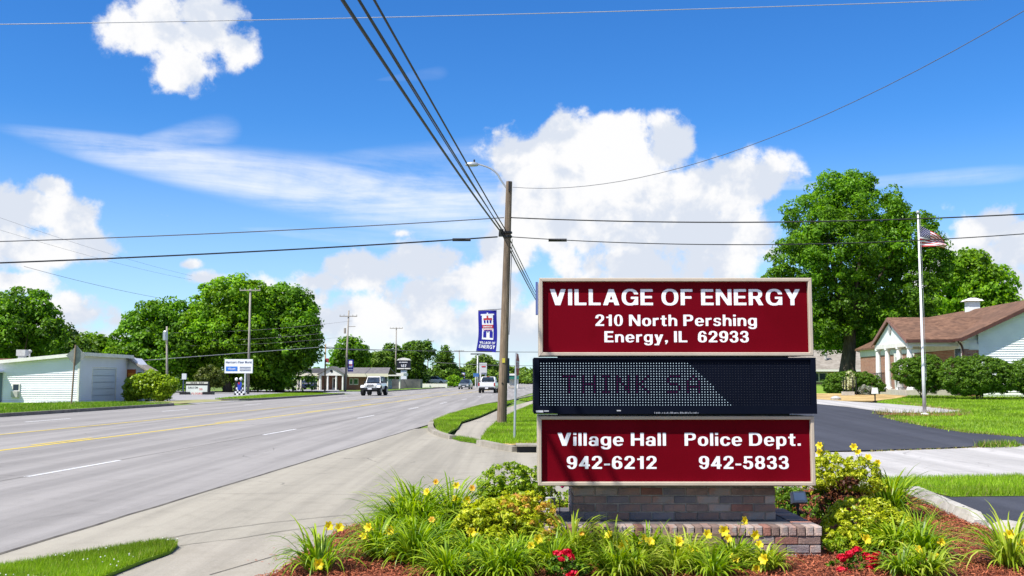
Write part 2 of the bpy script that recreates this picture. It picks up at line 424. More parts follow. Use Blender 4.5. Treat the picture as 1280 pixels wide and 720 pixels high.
def grass_mesh(name, poly, dens, h, wd, mats, dz=0, edge=0, cap=400000, split=None):
    xs = [p[0] for p in poly]; ys = [p[1] for p in poly]
    n = int(min(cap, dens * (max(xs) - min(xs)) * (max(ys) - min(ys))))
    X, Y = scatter(poly, n)
    n = len(X); hh = h * rng.uniform(.55, 1.25, n); a = rng.uniform(0, 2 * math.pi, n); ln = rng.uniform(.1, .75, n) * hh; b = rng.uniform(0, 2 * math.pi, n)
    Z = T(X, Y) + dz
    p0 = np.stack([X - np.cos(a) * wd / 2, Y - np.sin(a) * wd / 2, Z - .004], 1); p1 = np.stack([X + np.cos(a) * wd / 2, Y + np.sin(a) * wd / 2, Z - .004], 1)
    p2 = np.stack([X + np.cos(b) * ln, Y + np.sin(b) * ln, Z + hh], 1)
    V = np.stack([p0, p1, p2], 1).reshape(-1, 3); Fc = np.arange(3 * n).reshape(n, 3)
    mi = (rng.random(n) < .04).astype(int) if len(mats) > 1 else None
    o = bpy.data.objects.new(name, npmesh(name, V, Fc, mats, mi)); C.objects.link(o); o['kind'] = 'stuff'; return o
def resample(pts, step=.5):
    out = []
    for i in range(len(pts) - 1):
        a = Vector(pts[i]); b = Vector(pts[i + 1]); n = max(1, int((b - a).length / step))
        for k in range(n): out.append(a.lerp(b, k / n))
    out.append(Vector(pts[-1])); return out
def smooth_line(pts, it=2):
    pts = [Vector(p) for p in pts]
    for _ in range(it):
        q = [pts[0]]
        for i in range(len(pts) - 1): q += [pts[i].lerp(pts[i + 1], .25), pts[i].lerp(pts[i + 1], .75)]
        q.append(pts[-1]); pts = q
    return pts
def strip(name, pts, wd, z, m, top=0):
    """ribbon lying on the ground along pts; top>0 makes it a kerb of that height"""
    pts = [Vector((p[0], p[1], 0)) for p in pts]; mb = MB(); L = []; Rr = []
    for i, p in enumerate(pts):
        t = (pts[min(i + 1, len(pts) - 1)] - pts[max(i - 1, 0)]).normalized(); nrm = Vector((-t.y, t.x, 0))
        zz = float(T(p.x, p.y)) + z
        L.append(p + nrm * wd / 2 + Vector((0, 0, zz))); Rr.append(p - nrm * wd / 2 + Vector((0, 0, zz)))
    n = len(pts)
    if not top:
        mb.add(L + Rr, [(i, n + i, n + i + 1, i + 1) for i in range(n - 1)])
    else:
        up = Vector((0, 0, top)); ins = .012
        Lt = [l.lerp(r, .06) + up for l, r in zip(L, Rr)]; Rt = [r.lerp(l, .06) + up for l, r in zip(L, Rr)]
        dn = Vector((0, 0, -.05))
        vs = [l + dn for l in L] + [r + dn for r in Rr] + Lt + Rt; fs = []
        for i in range(n - 1):
            fs += [(2 * n + i, 3 * n + i, 3 * n + i + 1, 2 * n + i + 1), (i, 2 * n + i, 2 * n + i + 1, i + 1), (3 * n + i, n + i, n + i + 1, 3 * n + i + 1)]
        fs += [(0, n, 3 * n, 2 * n), (n - 1, 3 * n - 1, 4 * n - 1, 2 * n - 1)]
        mb.add(vs, fs)
    return struct(name, mb, m)
# ---- lettering: bold grotesque glyphs as distance fields, traced on a grid. cap height 1
def _B(x0, x1, y0, y1): return lambda x, y: np.minimum(np.minimum(x - x0, x1 - x), np.minimum(y - y0, y1 - y))
def _E(cx, cy, rx, ry, n=2.35): return lambda x, y: (1 - ((np.abs(x - cx) / rx) ** n + (np.abs(y - cy) / ry) ** n) ** (1 / n)) * min(rx, ry)
def _S(xa, ya, xb, yb, w): return lambda x, y: np.minimum(np.minimum(x - (xa + (xb - xa) * (y - ya) / (yb - ya)), (xa + (xb - xa) * (y - ya) / (yb - ya)) + w - x), np.minimum(y - min(ya, yb), max(ya, yb) - y))
def _U(*f): return lambda x, y: np.maximum.reduce([g(x, y) for g in f])
def _D(f, *gs): return lambda x, y: np.minimum.reduce([f(x, y)] + [-g(x, y) for g in gs])
def _O(cx, cy, rx, ry, ix, iy): return _D(_E(cx, cy, rx, ry), _E(cx, cy, ix, iy))
_rt = lambda f: (lambda x, y: np.minimum(f(x, y), x - .3))
_bowl = _D(_U(_B(0, .38, .40, 1), _rt(_E(.36, .70, .32, .30))), _U(_B(.22, .38, .57, .83), _rt(_E(.36, .70, .11, .13))))
_six = _U(_O(.3, .32, .31, .335, .095, .17), _D(_O(.31, .5, .31, .515, .1, .35), _B(.3, 1, -.1, .72)))
GLY = {
 'V': (.80, _U(_S(.27, 0, 0, 1, .26), _S(.27, 0, .54, 1, .26))), 'I': (.22, _B(0, .22, 0, 1)), 'L': (.60, _U(_B(0, .22, 0, 1), _B(0, .60, 0, .18))),
 'A': (.82, _U(_S(0, 0, .28, 1, .25), _S(.57, 0, .29, 1, .25), _B(.14, .66, .19, .36))), 'E': (.63, _U(_B(0, .22, 0, 1), _B(0, .63, 0, .18), _B(0, .58, .42, .59), _B(0, .62, .82, 1))),
 'F': (.60, _U(_B(0, .22, 0, 1), _B(0, .55, .40, .57), _B(0, .60, .82, 1))), 'N': (.78, _U(_B(0, .21, 0, 1), _B(.57, .78, 0, 1), _S(.55, 0, 0, 1, .23))),
 'Y': (.78, _U(_B(.28, .50, 0, .45), _S(.27, .38, 0, 1, .25), _S(.26, .38, .53, 1, .25))), 'O': (.84, _O(.42, .5, .42, .52, .2, .345)),
 'G': (.82, _U(_D(_O(.42, .5, .42, .52, .2, .345), _B(.45, 1, .34, .66)), _B(.44, .82, .38, .54), _B(.63, .82, .02, .54))), 'P': (.68, _U(_B(0, .22, 0, 1), _bowl)),
 'R': (.74, _U(_B(0, .22, 0, 1), _bowl, _S(.49, 0, .28, .46, .25))), 'D': (.77, lambda x, y: np.minimum(_U(_B(0, .36, 0, 1), lambda x, y: np.minimum(_E(.34, .5, .43, .5)(x, y), x - .3))(x, y), -_U(_B(.22, .36, .17, .83), lambda x, y: np.minimum(_E(.34, .5, .2, .33)(x, y), x - .3))(x, y))),
 'H': (.75, _U(_B(0, .22, 0, 1), _B(.53, .75, 0, 1), _B(.1, .6, .41, .59))), 'T': (.66, _U(_B(.22, .44, 0, 1), _B(0, .66, .82, 1))), 'K': (.76, _U(_B(0, .22, 0, 1), _S(.2, .35, .5, 1, .26), _S(.5, 0, .22, .6, .26))),
 'M': (.92, _U(_B(0, .2, 0, 1), _B(.72, .92, 0, 1), _S(.36, 0, .0, 1, .22), _S(.34, 0, .7, 1, .22))), 'W': (1.1, _U(_S(.2, 0, 0, 1, .22), _S(.2, 0, .44, 1, .22), _S(.68, 0, .44, 1, .22), _S(.68, 0, .88, 1, .22))),
 'S': (.62, _U(_D(_O(.32, .73, .31, .285, .1, .12), _B(.32, 1, .3, .70)), _D(_O(.31, .285, .31, .295, .1, .13), _B(-.1, .3, .32, .75)))), 'C': (.74, _D(_O(.42, .5, .42, .52, .2, .345), _B(.5, 1, .36, .64))),
 '0': (.6, _O(.3, .5, .3, .52, .1, .36)), '1': (.46, _U(_B(.2, .42, 0, 1), _B(.03, .42, .68, .83))),
 '2': (.6, _U(_D(_O(.3, .71, .3, .31, .09, .15), _B(-.1, .29, .3, .66), _B(-.1, .5, .2, .53)), _S(-.02, .1, .32, .58, .26), _B(0, .6, 0, .17))),
 '3': (.6, _U(_D(_O(.29, .735, .28, .285, .09, .12), _B(-.1, .24, .3, .70)), _D(_O(.3, .28, .3, .3, .09, .135), _B(-.1, .24, .31, .7)), _B(.18, .4, .44, .585))),
 '4': (.64, _U(_B(.34, .55, 0, 1), _B(0, .64, .2, .37), _D(_S(0, .3, .34, 1, .22), _B(.5, 1, 0, 1)))),
 '5': (.6, _U(_B(.06, .56, .83, 1), _B(.06, .24, .42, 1), _D(_O(.29, .32, .31, .335, .1, .17), _B(-.1, .2, .28, .46)))),
 '6': (.62, _six), '9': (.62, lambda x, y: _six(.62 - x, 1 - y)), '8': (.6, _U(_O(.3, .735, .28, .285, .085, .13), _O(.3, .28, .3, .3, .095, .135))),
 '7': (.58, _U(_B(0, .58, .82, 1), _S(.1, 0, .34, .9, .24))),
 'o': (.62, _O(.31, .355, .31, .375, .1, .21)), 'r': (.42, _U(_B(0, .2, 0, .71), lambda x, y: np.minimum(_O(.36, .34, .34, .39, .16, .2)(x, y), np.minimum(y - .5, .42 - x)))),
 't': (.44, _U(_B(.1, .31, .08, .92), _B(0, .43, .56, .71), _B(.17, .43, -.01, .14))), 'i': (.2, _U(_B(0, .2, 0, .71), _B(0, .2, .82, 1))), 'l': (.2, _B(0, .2, 0, 1)),
 'h': (.6, _U(_B(0, .2, 0, 1), lambda x, y: np.minimum(_O(.31, .40, .29, .33, .09, .17)(x, y), y - .38), _B(.4, .6, 0, .42))), 'n': (.6, _U(_B(0, .2, 0, .71), lambda x, y: np.minimum(_O(.31, .40, .29, .33, .09, .17)(x, y), y - .38), _B(.4, .6, 0, .42))),
 'e': (.62, _U(_D(_O(.31, .355, .31, .375, .105, .22), _B(.35, 1, .17, .3)), _B(.1, .58, .295, .42))), 's': (.54, _U(_D(_O(.28, .52, .26, .21, .085, .075), _B(.28, 1, .3, .50)), _D(_O(.26, .205, .27, .215, .085, .08), _B(-.1, .26, .22, .5)))),
 'g': (.61, _U(_O(.3, .37, .3, .36, .1, .19), _B(.41, .61, 0, .71), lambda x, y: np.minimum(_O(.31, .0, .30, .27, .1, .12)(x, y), np.maximum(-y - .03, x - .41)))), 'p': (.61, _U(_O(.31, .355, .3, .375, .1, .21), _B(0, .2, -.26, .71))),
 'a': (.58, _U(_B(.37, .57, 0, .48), lambda x, y: np.minimum(_O(.3, .46, .27, .27, .085, .13)(x, y), y - .46), _O(.25, .21, .25, .225, .085, .09))), 'c': (.58, _D(_O(.31, .355, .31, .375, .1, .21), _B(.36, 1, .27, .46))),
 'y': (.62, _U(_S(.2, .02, 0, .71, .22), _S(.1, -.26, .40, .71, .22), _B(.0, .2, -.26, -.12))), 'z': (.5, _U(_B(0, .5, 0, .15), _B(0, .5, .56, .71), _S(0, .1, .26, .62, .24))),
 'd': (.61, _U(_O(.3, .355, .3, .375, .1, .21), _B(.41, .61, 0, 1))), 'v': (.64, _U(_S(.2, 0, 0, .71, .22), _S(.22, 0, .42, .71, .22))),
 '.': (.21, _B(0, .21, 0, .2)), ',': (.21, _U(_B(0, .21, 0, .2), _S(.0, -.17, .09, .05, .11))), '-': (.36, _B(0, .36, .27, .43)), "'": (.18, _B(0, .18, .66, 1)), ':': (.2, _U(_B(0, .2, 0, .2), _B(0, .2, .5, .7)))}
GC = {}
def glyph(ch, res=30):
    """2D triangulation of a glyph: points and polygons"""
    if (ch, res) in GC: return GC[ch, res]
    wd, f = GLY[ch]; h = 1 / res
    xs = np.arange(-.06, wd + .09, h); ys = np.arange(-.31, 1.07, h)
    X, Y = np.meshgrid(xs, ys, indexing='ij'); F = f(X, Y) - .011
    P_ = []; Fs = []
    for j in range(len(ys) - 1):
        run = None
        for i in range(len(xs)):
            full = i < len(xs) - 1 and F[i, j] > 0 and F[i + 1, j] > 0 and F[i, j + 1] > 0 and F[i + 1, j + 1] > 0
            if full:
                if run is None: run = i
                continue
            if run is not None:
                k = len(P_); P_ += [(xs[run], ys[j]), (xs[i], ys[j]), (xs[i], ys[j + 1]), (xs[run], ys[j + 1])]; Fs.append((k, k + 1, k + 2, k + 3)); run = None
            if i == len(xs) - 1: continue
            cs = [(i, j), (i + 1, j), (i + 1, j + 1), (i, j + 1)]; vals = [F[c] for c in cs]
            if max(vals) <= 0: continue
            poly = []
            for q in range(4):
                a, b = cs[q], cs[(q + 1) % 4]; va, vb = vals[q], vals[(q + 1) % 4]
                if va > 0: poly.append((xs[a[0]], ys[a[1]]))
                if (va > 0) != (vb > 0):
                    t = va / (va - vb); poly.append((xs[a[0]] + (xs[b[0]] - xs[a[0]]) * t, ys[a[1]] + (ys[b[1]] - ys[a[1]]) * t))
            if len(poly) >= 3:
                k = len(P_); P_ += poly; Fs.append(tuple(range(k, k + len(poly))))
    GC[ch, res] = (wd, P_, Fs); return GC[ch, res]
def text_layout(body, track=.09, sp=.30):
    x = 0; out = []
    for ch in body:
        if ch == ' ': x += sp; continue
        out.append((ch, x)); x += GLY[ch][0] + track
    return out, x - track
def letters(body, x0, x1, zb, cap, y, m, parent, ax=None, one=False, res=30, name='letter', track=.09, sp=.30):
    """flat vinyl letters facing -Y: left and right ends, baseline and cap height; ax/org bend them onto another plane"""
    lay, W = text_layout(body, track, sp); k = (x1 - x0) / W
    allmb = MB()
    for ch, x in lay:
        wd, P_, Fs = glyph(ch, res); mb = allmb if one else MB()
        pts = [(x0 + (x + p[0]) * k, y, zb + p[1] * cap) for p in P_]
        if ax: pts = [ax(p) for p in pts]
        mb.add(pts, Fs)
        if not one: obj(name, mb, m, parent)
    if one: return obj("lettering", allmb, m, parent, kind="stuff")

# ============================================================ THE SETTING
def gp(l, **k): return [tuple(G(*p)[:2]) for p in l]
def gt(l): return [tuple(GT(*p)[:2]) for p in l]
# base ground to the horizon
def axis(a): return np.array(a, float)
gx = axis([-3000, -1500, -700, -350, -200, -120, -80, -60, -45, -35, -28, -22, -16, -10, -5] + list(np.arange(-2, 60, 1.0)) + [64, 70, 80, 100, 140, 200, 350, 700, 1500, 3000])
gy = axis([-60, -20, -8, 0, 4, 8, 12, 16, 19] + list(np.arange(21, 66, 1.0)) + [70, 76, 84, 94, 110, 130, 160, 200, 250, 320, 400, 520, 700, 1000, 1500, 2500, 4500])
XX, YY = np.meshgrid(gx, gy, indexing='ij'); ZZ = T(XX, YY) - .03
V = np.stack([XX, YY, ZZ], 2).reshape(-1, 3); ny = len(gy)
F4 = [(i * ny + j, (i + 1) * ny + j, (i + 1) * ny + j + 1, i * ny + j + 1) for i in range(len(gx) - 1) for j in range(ny - 1)]
go = bpy.data.objects.new('ground', npmesh('ground', V, F4, m_ground, smooth=True)); C.objects.link(go); go['kind'] = 'structure'

UR, ULF = -5.25, -24.3
def road_quad(name, u0, u1, y0, y1, z, m):
    mb = MB(); mb.quad((ux(u0, y0), y0, z), (ux(u1, y0), y0, z), (ux(u1, y1), y1, z), (ux(u0, y1), y1, z)); return struct(name, mb, m)
road_quad('road', ULF, UR, -30, 420, 0, m_road)
road_quad('crossroad_paving', -70, ULF, 205, 222, .0, m_lot)
def dashes(name, u, m, w, y0, period, ln, y1):
    mb = MB(); y = y0
    while y < y1:
        for dd in (0,):
            mb.quad((ux(u - w / 2, y), y, .004), (ux(u + w / 2, y), y, .004), (ux(u + w / 2, y + ln), y + ln, .004), (ux(u - w / 2, y + ln), y + ln, .004))
        y += period
    return struct(name, mb, m)
dashes('white_lane_dashes', -8.98, m_wht, .11, 16.4 - 24.38, 12.19, 3.3, 260)
dashes('white_lane_dashes', -20.5, m_wht, .11, 37.2 - 48.76, 12.19, 3.3, 260)
road_quad('yellow_line', -12.93, -12.80, -30, 260, .004, m_yel)
road_quad('yellow_line', -16.62, -16.50, -30, 260, .004, m_yel)
dashes('yellow_lane_dashes', -13.16, m_yel, .11, 12, 12.19, 3.0, 200)
def seam(name, u, w, y0, y1):
    pts = [(ux(u, y) + random.uniform(-.012, .012), y) for y in np.arange(y0, y1, .8)]
    return strip(name, pts, w, .006, m_joint)
seam('road_edge_seam', UR, .055, -5, 34)
seam('lane_seam', -9.0, .018, 2, 120); seam('lane_seam', -16.4, .012, 2, 90)
# concrete apron and side street
apron = [(ux(UR, -8), -8), (8, -8), (60, -8), (60, 20), tuple(G(1280, 557)[:2]), tuple(G(1090, 565)[:2]), tuple(G(672, 566)[:2]), tuple(G(600, 556)[:2]), tuple(G(560, 547)[:2]), tuple(G(537, 535)[:2]), (ux(UR, 32), 32)]
sheet('concrete_apron', apron, .003, m_conc, 1.5)
st = gp([(1012, 566), (1090, 565), (1280, 557.5)]) + [(40, 26), (40, 17)] + gp([(1280, 596.5), (1105, 600), (1005, 606)])
sheet('side_street', st, .009, m_conc2, 1.5)
for pts in ([(0, 713), (143, 684.5), (267, 663.5), (330, 655), (400, 647.5), (480, 641)], [(225, 683), (300, 673.5), (350, 665), (420, 656), (480, 651)],):
    strip('gutter_joint', [G(*p)[:2] for p in resample([Vector((*p, 0)) for p in pts], 14) for p in [(p[0] + random.uniform(-.6, .6), p[1] + random.uniform(-.25, .25))]], .014, .0085, m_joint)
strip('slab_joint', [G(*p)[:2] for p in [(260, 618), (360, 617), (520, 621)]], .008, .0085, m_joint)
# footway slab in front of the bed, far footway
fw = gp([(150, 722), (222, 690), (236, 681), (300, 674.5), (350, 666.5), (420, 657.5), (480, 652.5), (470, 662), (440, 668), (410, 690), (372, 722)]) + [(-2.0, 5), (-4.4, 5)]
sheet('near_sidewalk', fw, .007, m_walk)
strip('slab_joint', [G(262, 720)[:2], G(365, 690)[:2]], .012, .011, m_joint)
far_walk = gp([(566, 548), (577, 531), (600, 523.5), (622, 513.5), (640, 508), (668, 500.5), (690, 494), (704, 490), (700, 494), (668, 505), (640, 517), (618, 530), (607, 541), (600, 553)])
sheet('far_sidewalk', far_walk, .02, m_walk)
for a, b in (((573, 537), (612, 537)), ((586, 527.5), (622, 527.5)), ((607, 520), (632, 520)), ((622, 514), (640, 514))):
    strip('slab_joint', [G(*a)[:2], G(*b)[:2]], .02, .025, m_joint)
# kerbs
kc = smooth_line([(*G(*p)[:2], 0) for p in [(720, 485.5), (690, 489), (640, 501.5), (600, 506.5), (560, 520), (541, 528), (537, 535), (542, 542), (558, 547.5), (566, 549)]], 3)
strip('kerb', kc, .2, 0, m_kerb, .10)
strip('kerb', smooth_line([(*G(*p)[:2], 0) for p in [(600, 556), (622, 561), (645, 565)]], 2), .2, 0, m_kerb, .12)
strip('kerb', [G(672, 566)[:2], G(760, 568)[:2], G(830, 568)[:2]], .2, 0, m_kerb, .12)
def lk(y0, y1, turn0=0, turn1=0):
    pts = [(ux(ULF, y), y, 0) for y in np.arange(y0, y1, 2.0)]
    if turn0: pts = [(pts[0][0] - 2.2, pts[0][1] - 2.0, 0), (pts[0][0] - .6, pts[0][1] - 1.4, 0)] + pts
    if turn1: pts = pts + [(pts[-1][0] - .6, pts[-1][1] + 1.6, 0), (pts[-1][0] - 2.4, pts[-1][1] + 2.4, 0)]
    strip('kerb', smooth_line(pts, 1), .24, 0, m_kerbd, .15)
lk(-10, 62, 0, 1); lk(76, 106, 1, 1); lk(127, 185, 1, 1); lk(226, 380, 1, 0)
# lawns by the utility pole
verge = gp([(542, 530), (560, 522), (600, 509.5), (640, 503.5), (645, 502), (622, 512.5), (600, 522.5), (577, 530), (572, 538), (560, 545), (547, 542)])
verge2 = gp([(648, 500.5), (690, 490.5), (712, 487), (704, 490), (690, 493.5), (660, 502)])
tuft = gp([(562, 548), (575, 547), (592, 550), (604, 554), (596, 555), (575, 552)])
lawn2 = gp([(604, 554), (600, 553), (608, 541), (619, 530), (641, 517), (669, 505), (700, 495), (712, 490)]) + [(5.2, 122), (5.2, 70), (4.6, 40)] + gp([(800, 556), (672, 556), (640, 558), (612, 557)])
sheet('verge_grass', verge, .05, m_lawn, thick=.05); sheet('verge_grass', verge2, .03, m_lawn); sheet('verge_grass', tuft, .015, m_lawn)
sheet('corner_lawn', lawn2, .04, m_lawn, 2.0)
strip('bare_soil_edge', [G(*p)[:2] for p in [(628, 558.5), (650, 557), (672, 555.5), (760, 556)]], .5, .055, m_dry if False else m_straw)
# right side: strip, lots, drive, lawn
rstrip = gp([(1098, 601), (1280, 597)]) + [(22, 16.3), (22, 13.4)] + gp([(1280, 621.5), (1190, 622.5), (1140, 611), (1112, 613), (1090, 612)])
sheet('grass_strip', rstrip, .02, m_lawn)
lot2 = gp([(1190, 622.5), (1280, 621.5)]) + [(22, 13.3), (22, 7), (6.3, 7)] + gp([(1280, 676), (1236, 654), (1150, 618)])
sheet('parking_lot', lot2, .013, m_asph)
strip('lot_stripe', [(6.6, 12.2), (12, 12.0)], .1, .018, m_wht)
drive = gt([(800, 568), (1032, 566), (1172, 562), (1280, 557)]) + [(24, 24)] + gt([(1280, 547.5), (1210, 542), (1172, 536), (1135, 529), (1109, 523), (1100, 516), (1060, 510), (1018, 506), (800, 500)])
sheet('driveway', drive, .035, m_asph, 1.0)
path = gt([(900, 497), (1018, 500), (1060, 503), (1110, 506), (1160, 510), (1203, 514), (1203, 516), (1180, 518.5), (1130, 518.5), (1100, 516), (1060, 510), (1018, 506), (900, 504)])
sheet('front_path', path, .045, m_conc2, 1.0)
straw = gt([(1000, 493), (1050, 493), (1075, 494.5), (1105, 494), (1135, 496), (1125, 499), (1090, 503), (1060, 503), (1018, 500), (1000, 499)])
sheet('straw_ground', straw, .05, m_straw, 1.0)
hlawn = gt([(1095, 503.5), (1125, 499), (1135, 496), (1180, 491), (1280, 486)]) + [(40, 62), (40, 24)] + gt([(1280, 547.5), (1210, 542), (1172, 536), (1135, 529), (1109, 522), (1130, 518), (1180, 518), (1203, 515), (1203, 514), (1160, 510), (1110, 506)])
sheet('house_lawn', hlawn, .04, m_lawn, 1.0)
blawn = gt([(1000, 481), (1060, 481), (1060, 493), (1000, 493)])
sheet('back_lawn', blawn, .03, m_lawn, 2.0)
# left side surfaces
plot = [(ux(ULF, 64), 64), (ux(ULF, 74), 74)] + gp([(283, 501), (300, 497), (400, 491.5), (425, 489), (420, 485.6), (300, 488.3), (215, 491), (165, 497), (190, 502)])
sheet('forecourt_paving', plot, .012, m_lot)
sheet('bank_drive', [(ux(ULF, 108), 108), (ux(ULF, 125), 125), (-28, 132), (-55, 138), (-55, 130), (-30, 120)], .012, m_lot)
m_dirt = mat('dry_verge', (.32, .28, .15), (.2, .22, .07), 1.5, .95)
lverge = [(ux(ULF, y), y) for y in (30, 45, 60)] + [(ux(ULF, 61), 61.5), (-24, 66), (-40, 66), (-60, 40), (-60, 30)]
sheet('building_verge', lverge, .06, m_lawn, 0)
lv2 = [(ux(ULF, 77), 77), (ux(ULF, 105), 105), (-21.5, 108), (-24.5, 108), (-23.2, 78)]
sheet('roadside_verge', lv2, .05, m_lawn); sheet('roadside_verge', [(ux(ULF, 128), 128), (ux(ULF, 184), 184), (-18, 186), (-20, 132)], .05, m_lawn)
sheet('dirt_patch', [(-26.5, 66), (-21.4, 64.5), (-20.6, 76), (-24, 78)], .022, m_dirt)
# grass blades
fstrip = gp([(-30, 722), (0, 714), (60, 704), (130, 692.5), (195, 682), (218, 681.5), (222, 685), (212, 694), (185, 703), (150, 717), (120, 730)]) + [(-4.4, 7.2), (-5.2, 7.2)]
sheet('foreground_verge', fstrip, .01, m_lawn, thick=.025)
grass_mesh('foreground_verge_blades', fstrip, 16000, .055, .0062, [m_grass2, m_dry], .03)
m_clover = mat('clover_white', (.75, .75, .68))
X, Y = scatter(fstrip, 240); mb = MB()
for x, y in zip(X, Y):
    if math.sin(x * 3 + y * 5) > .1 and x > -4.5: mb.lathe([(.003, -.005), (.007, 0), (.004, .006)], (x, y, .075 + random.uniform(-.01, .015)), 5)
obj('clover_blossoms', mb, m_clover, kind='stuff')
grass_mesh('strip_blades', rstrip, 2400, .075, .011, [m_grass2, m_dry], .02)
grass_mesh('verge_blades', verge, 1100, .10, .017, [m_grass2, m_dry], .09); grass_mesh('verge_blades', verge2, 120, .09, .03, [m_grass2], .03)
grass_mesh('kerb_tuft_blades', tuft, 1500, .07, .012, [m_grass, m_dry], .015)
near_l2 = [p for p in gp([(604, 554), (600, 553), (608, 541), (619, 530), (641, 517), (669, 505)])] + [(2.2, 62), (3.5, 50)] + gp([(800, 556), (672, 557), (640, 558), (612, 557)])
grass_mesh('corner_lawn_blades', near_l2, 700, .085, .018, [m_grass2, m_dry], .04)
grass_mesh('house_lawn_blades', hlawn, 260, .07, .024, [m_grass2], .04, cap=260000)
grass_mesh('building_verge_blades', [(ux(ULF, 41) - .05, 41), (ux(ULF, 60), 60), (-22, 64), (-26, 65.5), (-29, 65), (-31, 56), (-29, 41)], 130, .13, .035, [m_grass, m_dry], .06)
grass_mesh('roadside_verge_blades', lv2, 90, .12, .05, [m_grass2, m_dry], .05)
def edge_grass(name, pts, n, wd, h, bw, mats, dz):
    pts = resample([Vector((*p, 0)) for p in pts], .25); V = []
    for _ in range(n):
        p = random.choice(pts); x = p.x + random.gauss(0, wd); y = p.y + random.gauss(0, wd); a = random.uniform(0, 6.28); hh = h * random.uniform(.4, 1.3); b = random.uniform(0, 6.28); l = hh * random.uniform(.2, .9)
        z = float(T(x, y)) + dz
        V += [(x - math.cos(a) * bw / 2, y - math.sin(a) * bw / 2, z), (x + math.cos(a) * bw / 2, y + math.sin(a) * bw / 2, z), (x + math.cos(b) * l, y + math.sin(b) * l, z + hh)]
    F3 = np.arange(len(V)).reshape(-1, 3)
    o = bpy.data.objects.new(name, npmesh(name, V, F3, mats, (rng.random(len(F3)) < .25).astype(int))); C.objects.link(o); o['kind'] = 'stuff'
edge_grass('lawn_edge_blades', gt([(1109, 523), (1135, 529.5), (1172, 536.5), (1210, 542.5), (1280, 548)]), 2600, .08, .07, .02, [m_grass2, m_dry], .04)
edge_grass('drive_edge_weeds', gt([(1232, 559.5), (1248, 559), (1262, 558.5)]), 700, .10, .14, .02, [m_grass, m_dry], .02)
edge_grass('drive_edge_weeds', gt([(1090, 565), (1172, 562), (1280, 557.5)]), 700, .04, .04, .015, [m_dry, m_grass], .01)
edge_grass('path_edge_blades', gt([(1203, 515), (1160, 510), (1125, 505)]), 500, .10, .08, .03, [m_dry, m_grass2], .04)

# ============================================================ BED, PLINTH AND SIGN
bed = gp([(420, 672), (400, 686), (375, 702), (345, 724)]) + [(-2.6, 6.2), (7.0, 6.2)] + [(6.4, 9.2)] + gp([(1290, 690), (1232, 667), (1180, 641), (1140, 622), (1110, 615)]) + [(4.6, 14.2), (2.5, 13.6), (.2, 12.6)] + gp([(500, 646), (480, 652), (455, 659)])
def bedz(x, y): return .05
sheet('mulch_bed', bed, -.01, m_mulch, 0, thick=.06)
n = 190000
X, Y = scatter(bed, n); n = len(X)
k = rng.random(n) < np.where((X > -.3) & (X < 2.9) & (Y > 8.9), .15, 1.0); X, Y = X[k], Y[k]; n = len(X)
a = rng.uniform(0, 6.28, n); L_ = rng.uniform(.007, .026, n); W_ = rng.uniform(.002, .0055, n); tl = rng.normal(0, .35, n)
dx = np.stack([np.cos(a) * np.cos(tl), np.sin(a) * np.cos(tl), np.sin(tl)], 1) * L_[:, None]; dy = np.stack([-np.sin(a), np.cos(a), rng.normal(0, .3, n)], 1) * W_[:, None]
Cc = np.stack([X, Y, .055 + rng.uniform(0, .025, n) + .012 * np.sin(X * 5) * np.cos(Y * 4)], 1)
V = np.stack([Cc - dx - dy, Cc + dx - dy, Cc + dx * .8 + dy, Cc - dx + dy], 1).reshape(-1, 3)
o = bpy.data.objects.new('mulch_chips', npmesh('mulch_chips', V, np.arange(4 * n).reshape(n, 4), m_chip)); C.objects.link(o); o['kind'] = 'stuff'
stray = gp([(300, 700), (440, 652), (520, 640), (470, 662), (372, 705), (330, 722)])
X, Y = scatter(stray, 900); mbc = MB()
for x, y in zip(X[:170], Y[:170]):
    a_ = random.uniform(0, 6.28); l_ = random.uniform(.006, .016); c_ = Vector((x, y, .013)); d_ = Vector((math.cos(a_), math.sin(a_), 0)); e_ = Vector((-d_.y, d_.x, .3)) * .003
    mbc.quad(c_ - d_ * l_ - e_, c_ + d_ * l_ - e_, c_ + d_ * l_ + e_, c_ - d_ * l_ + e_)
obj('stray_chips', mbc, m_chip, kind='stuff')
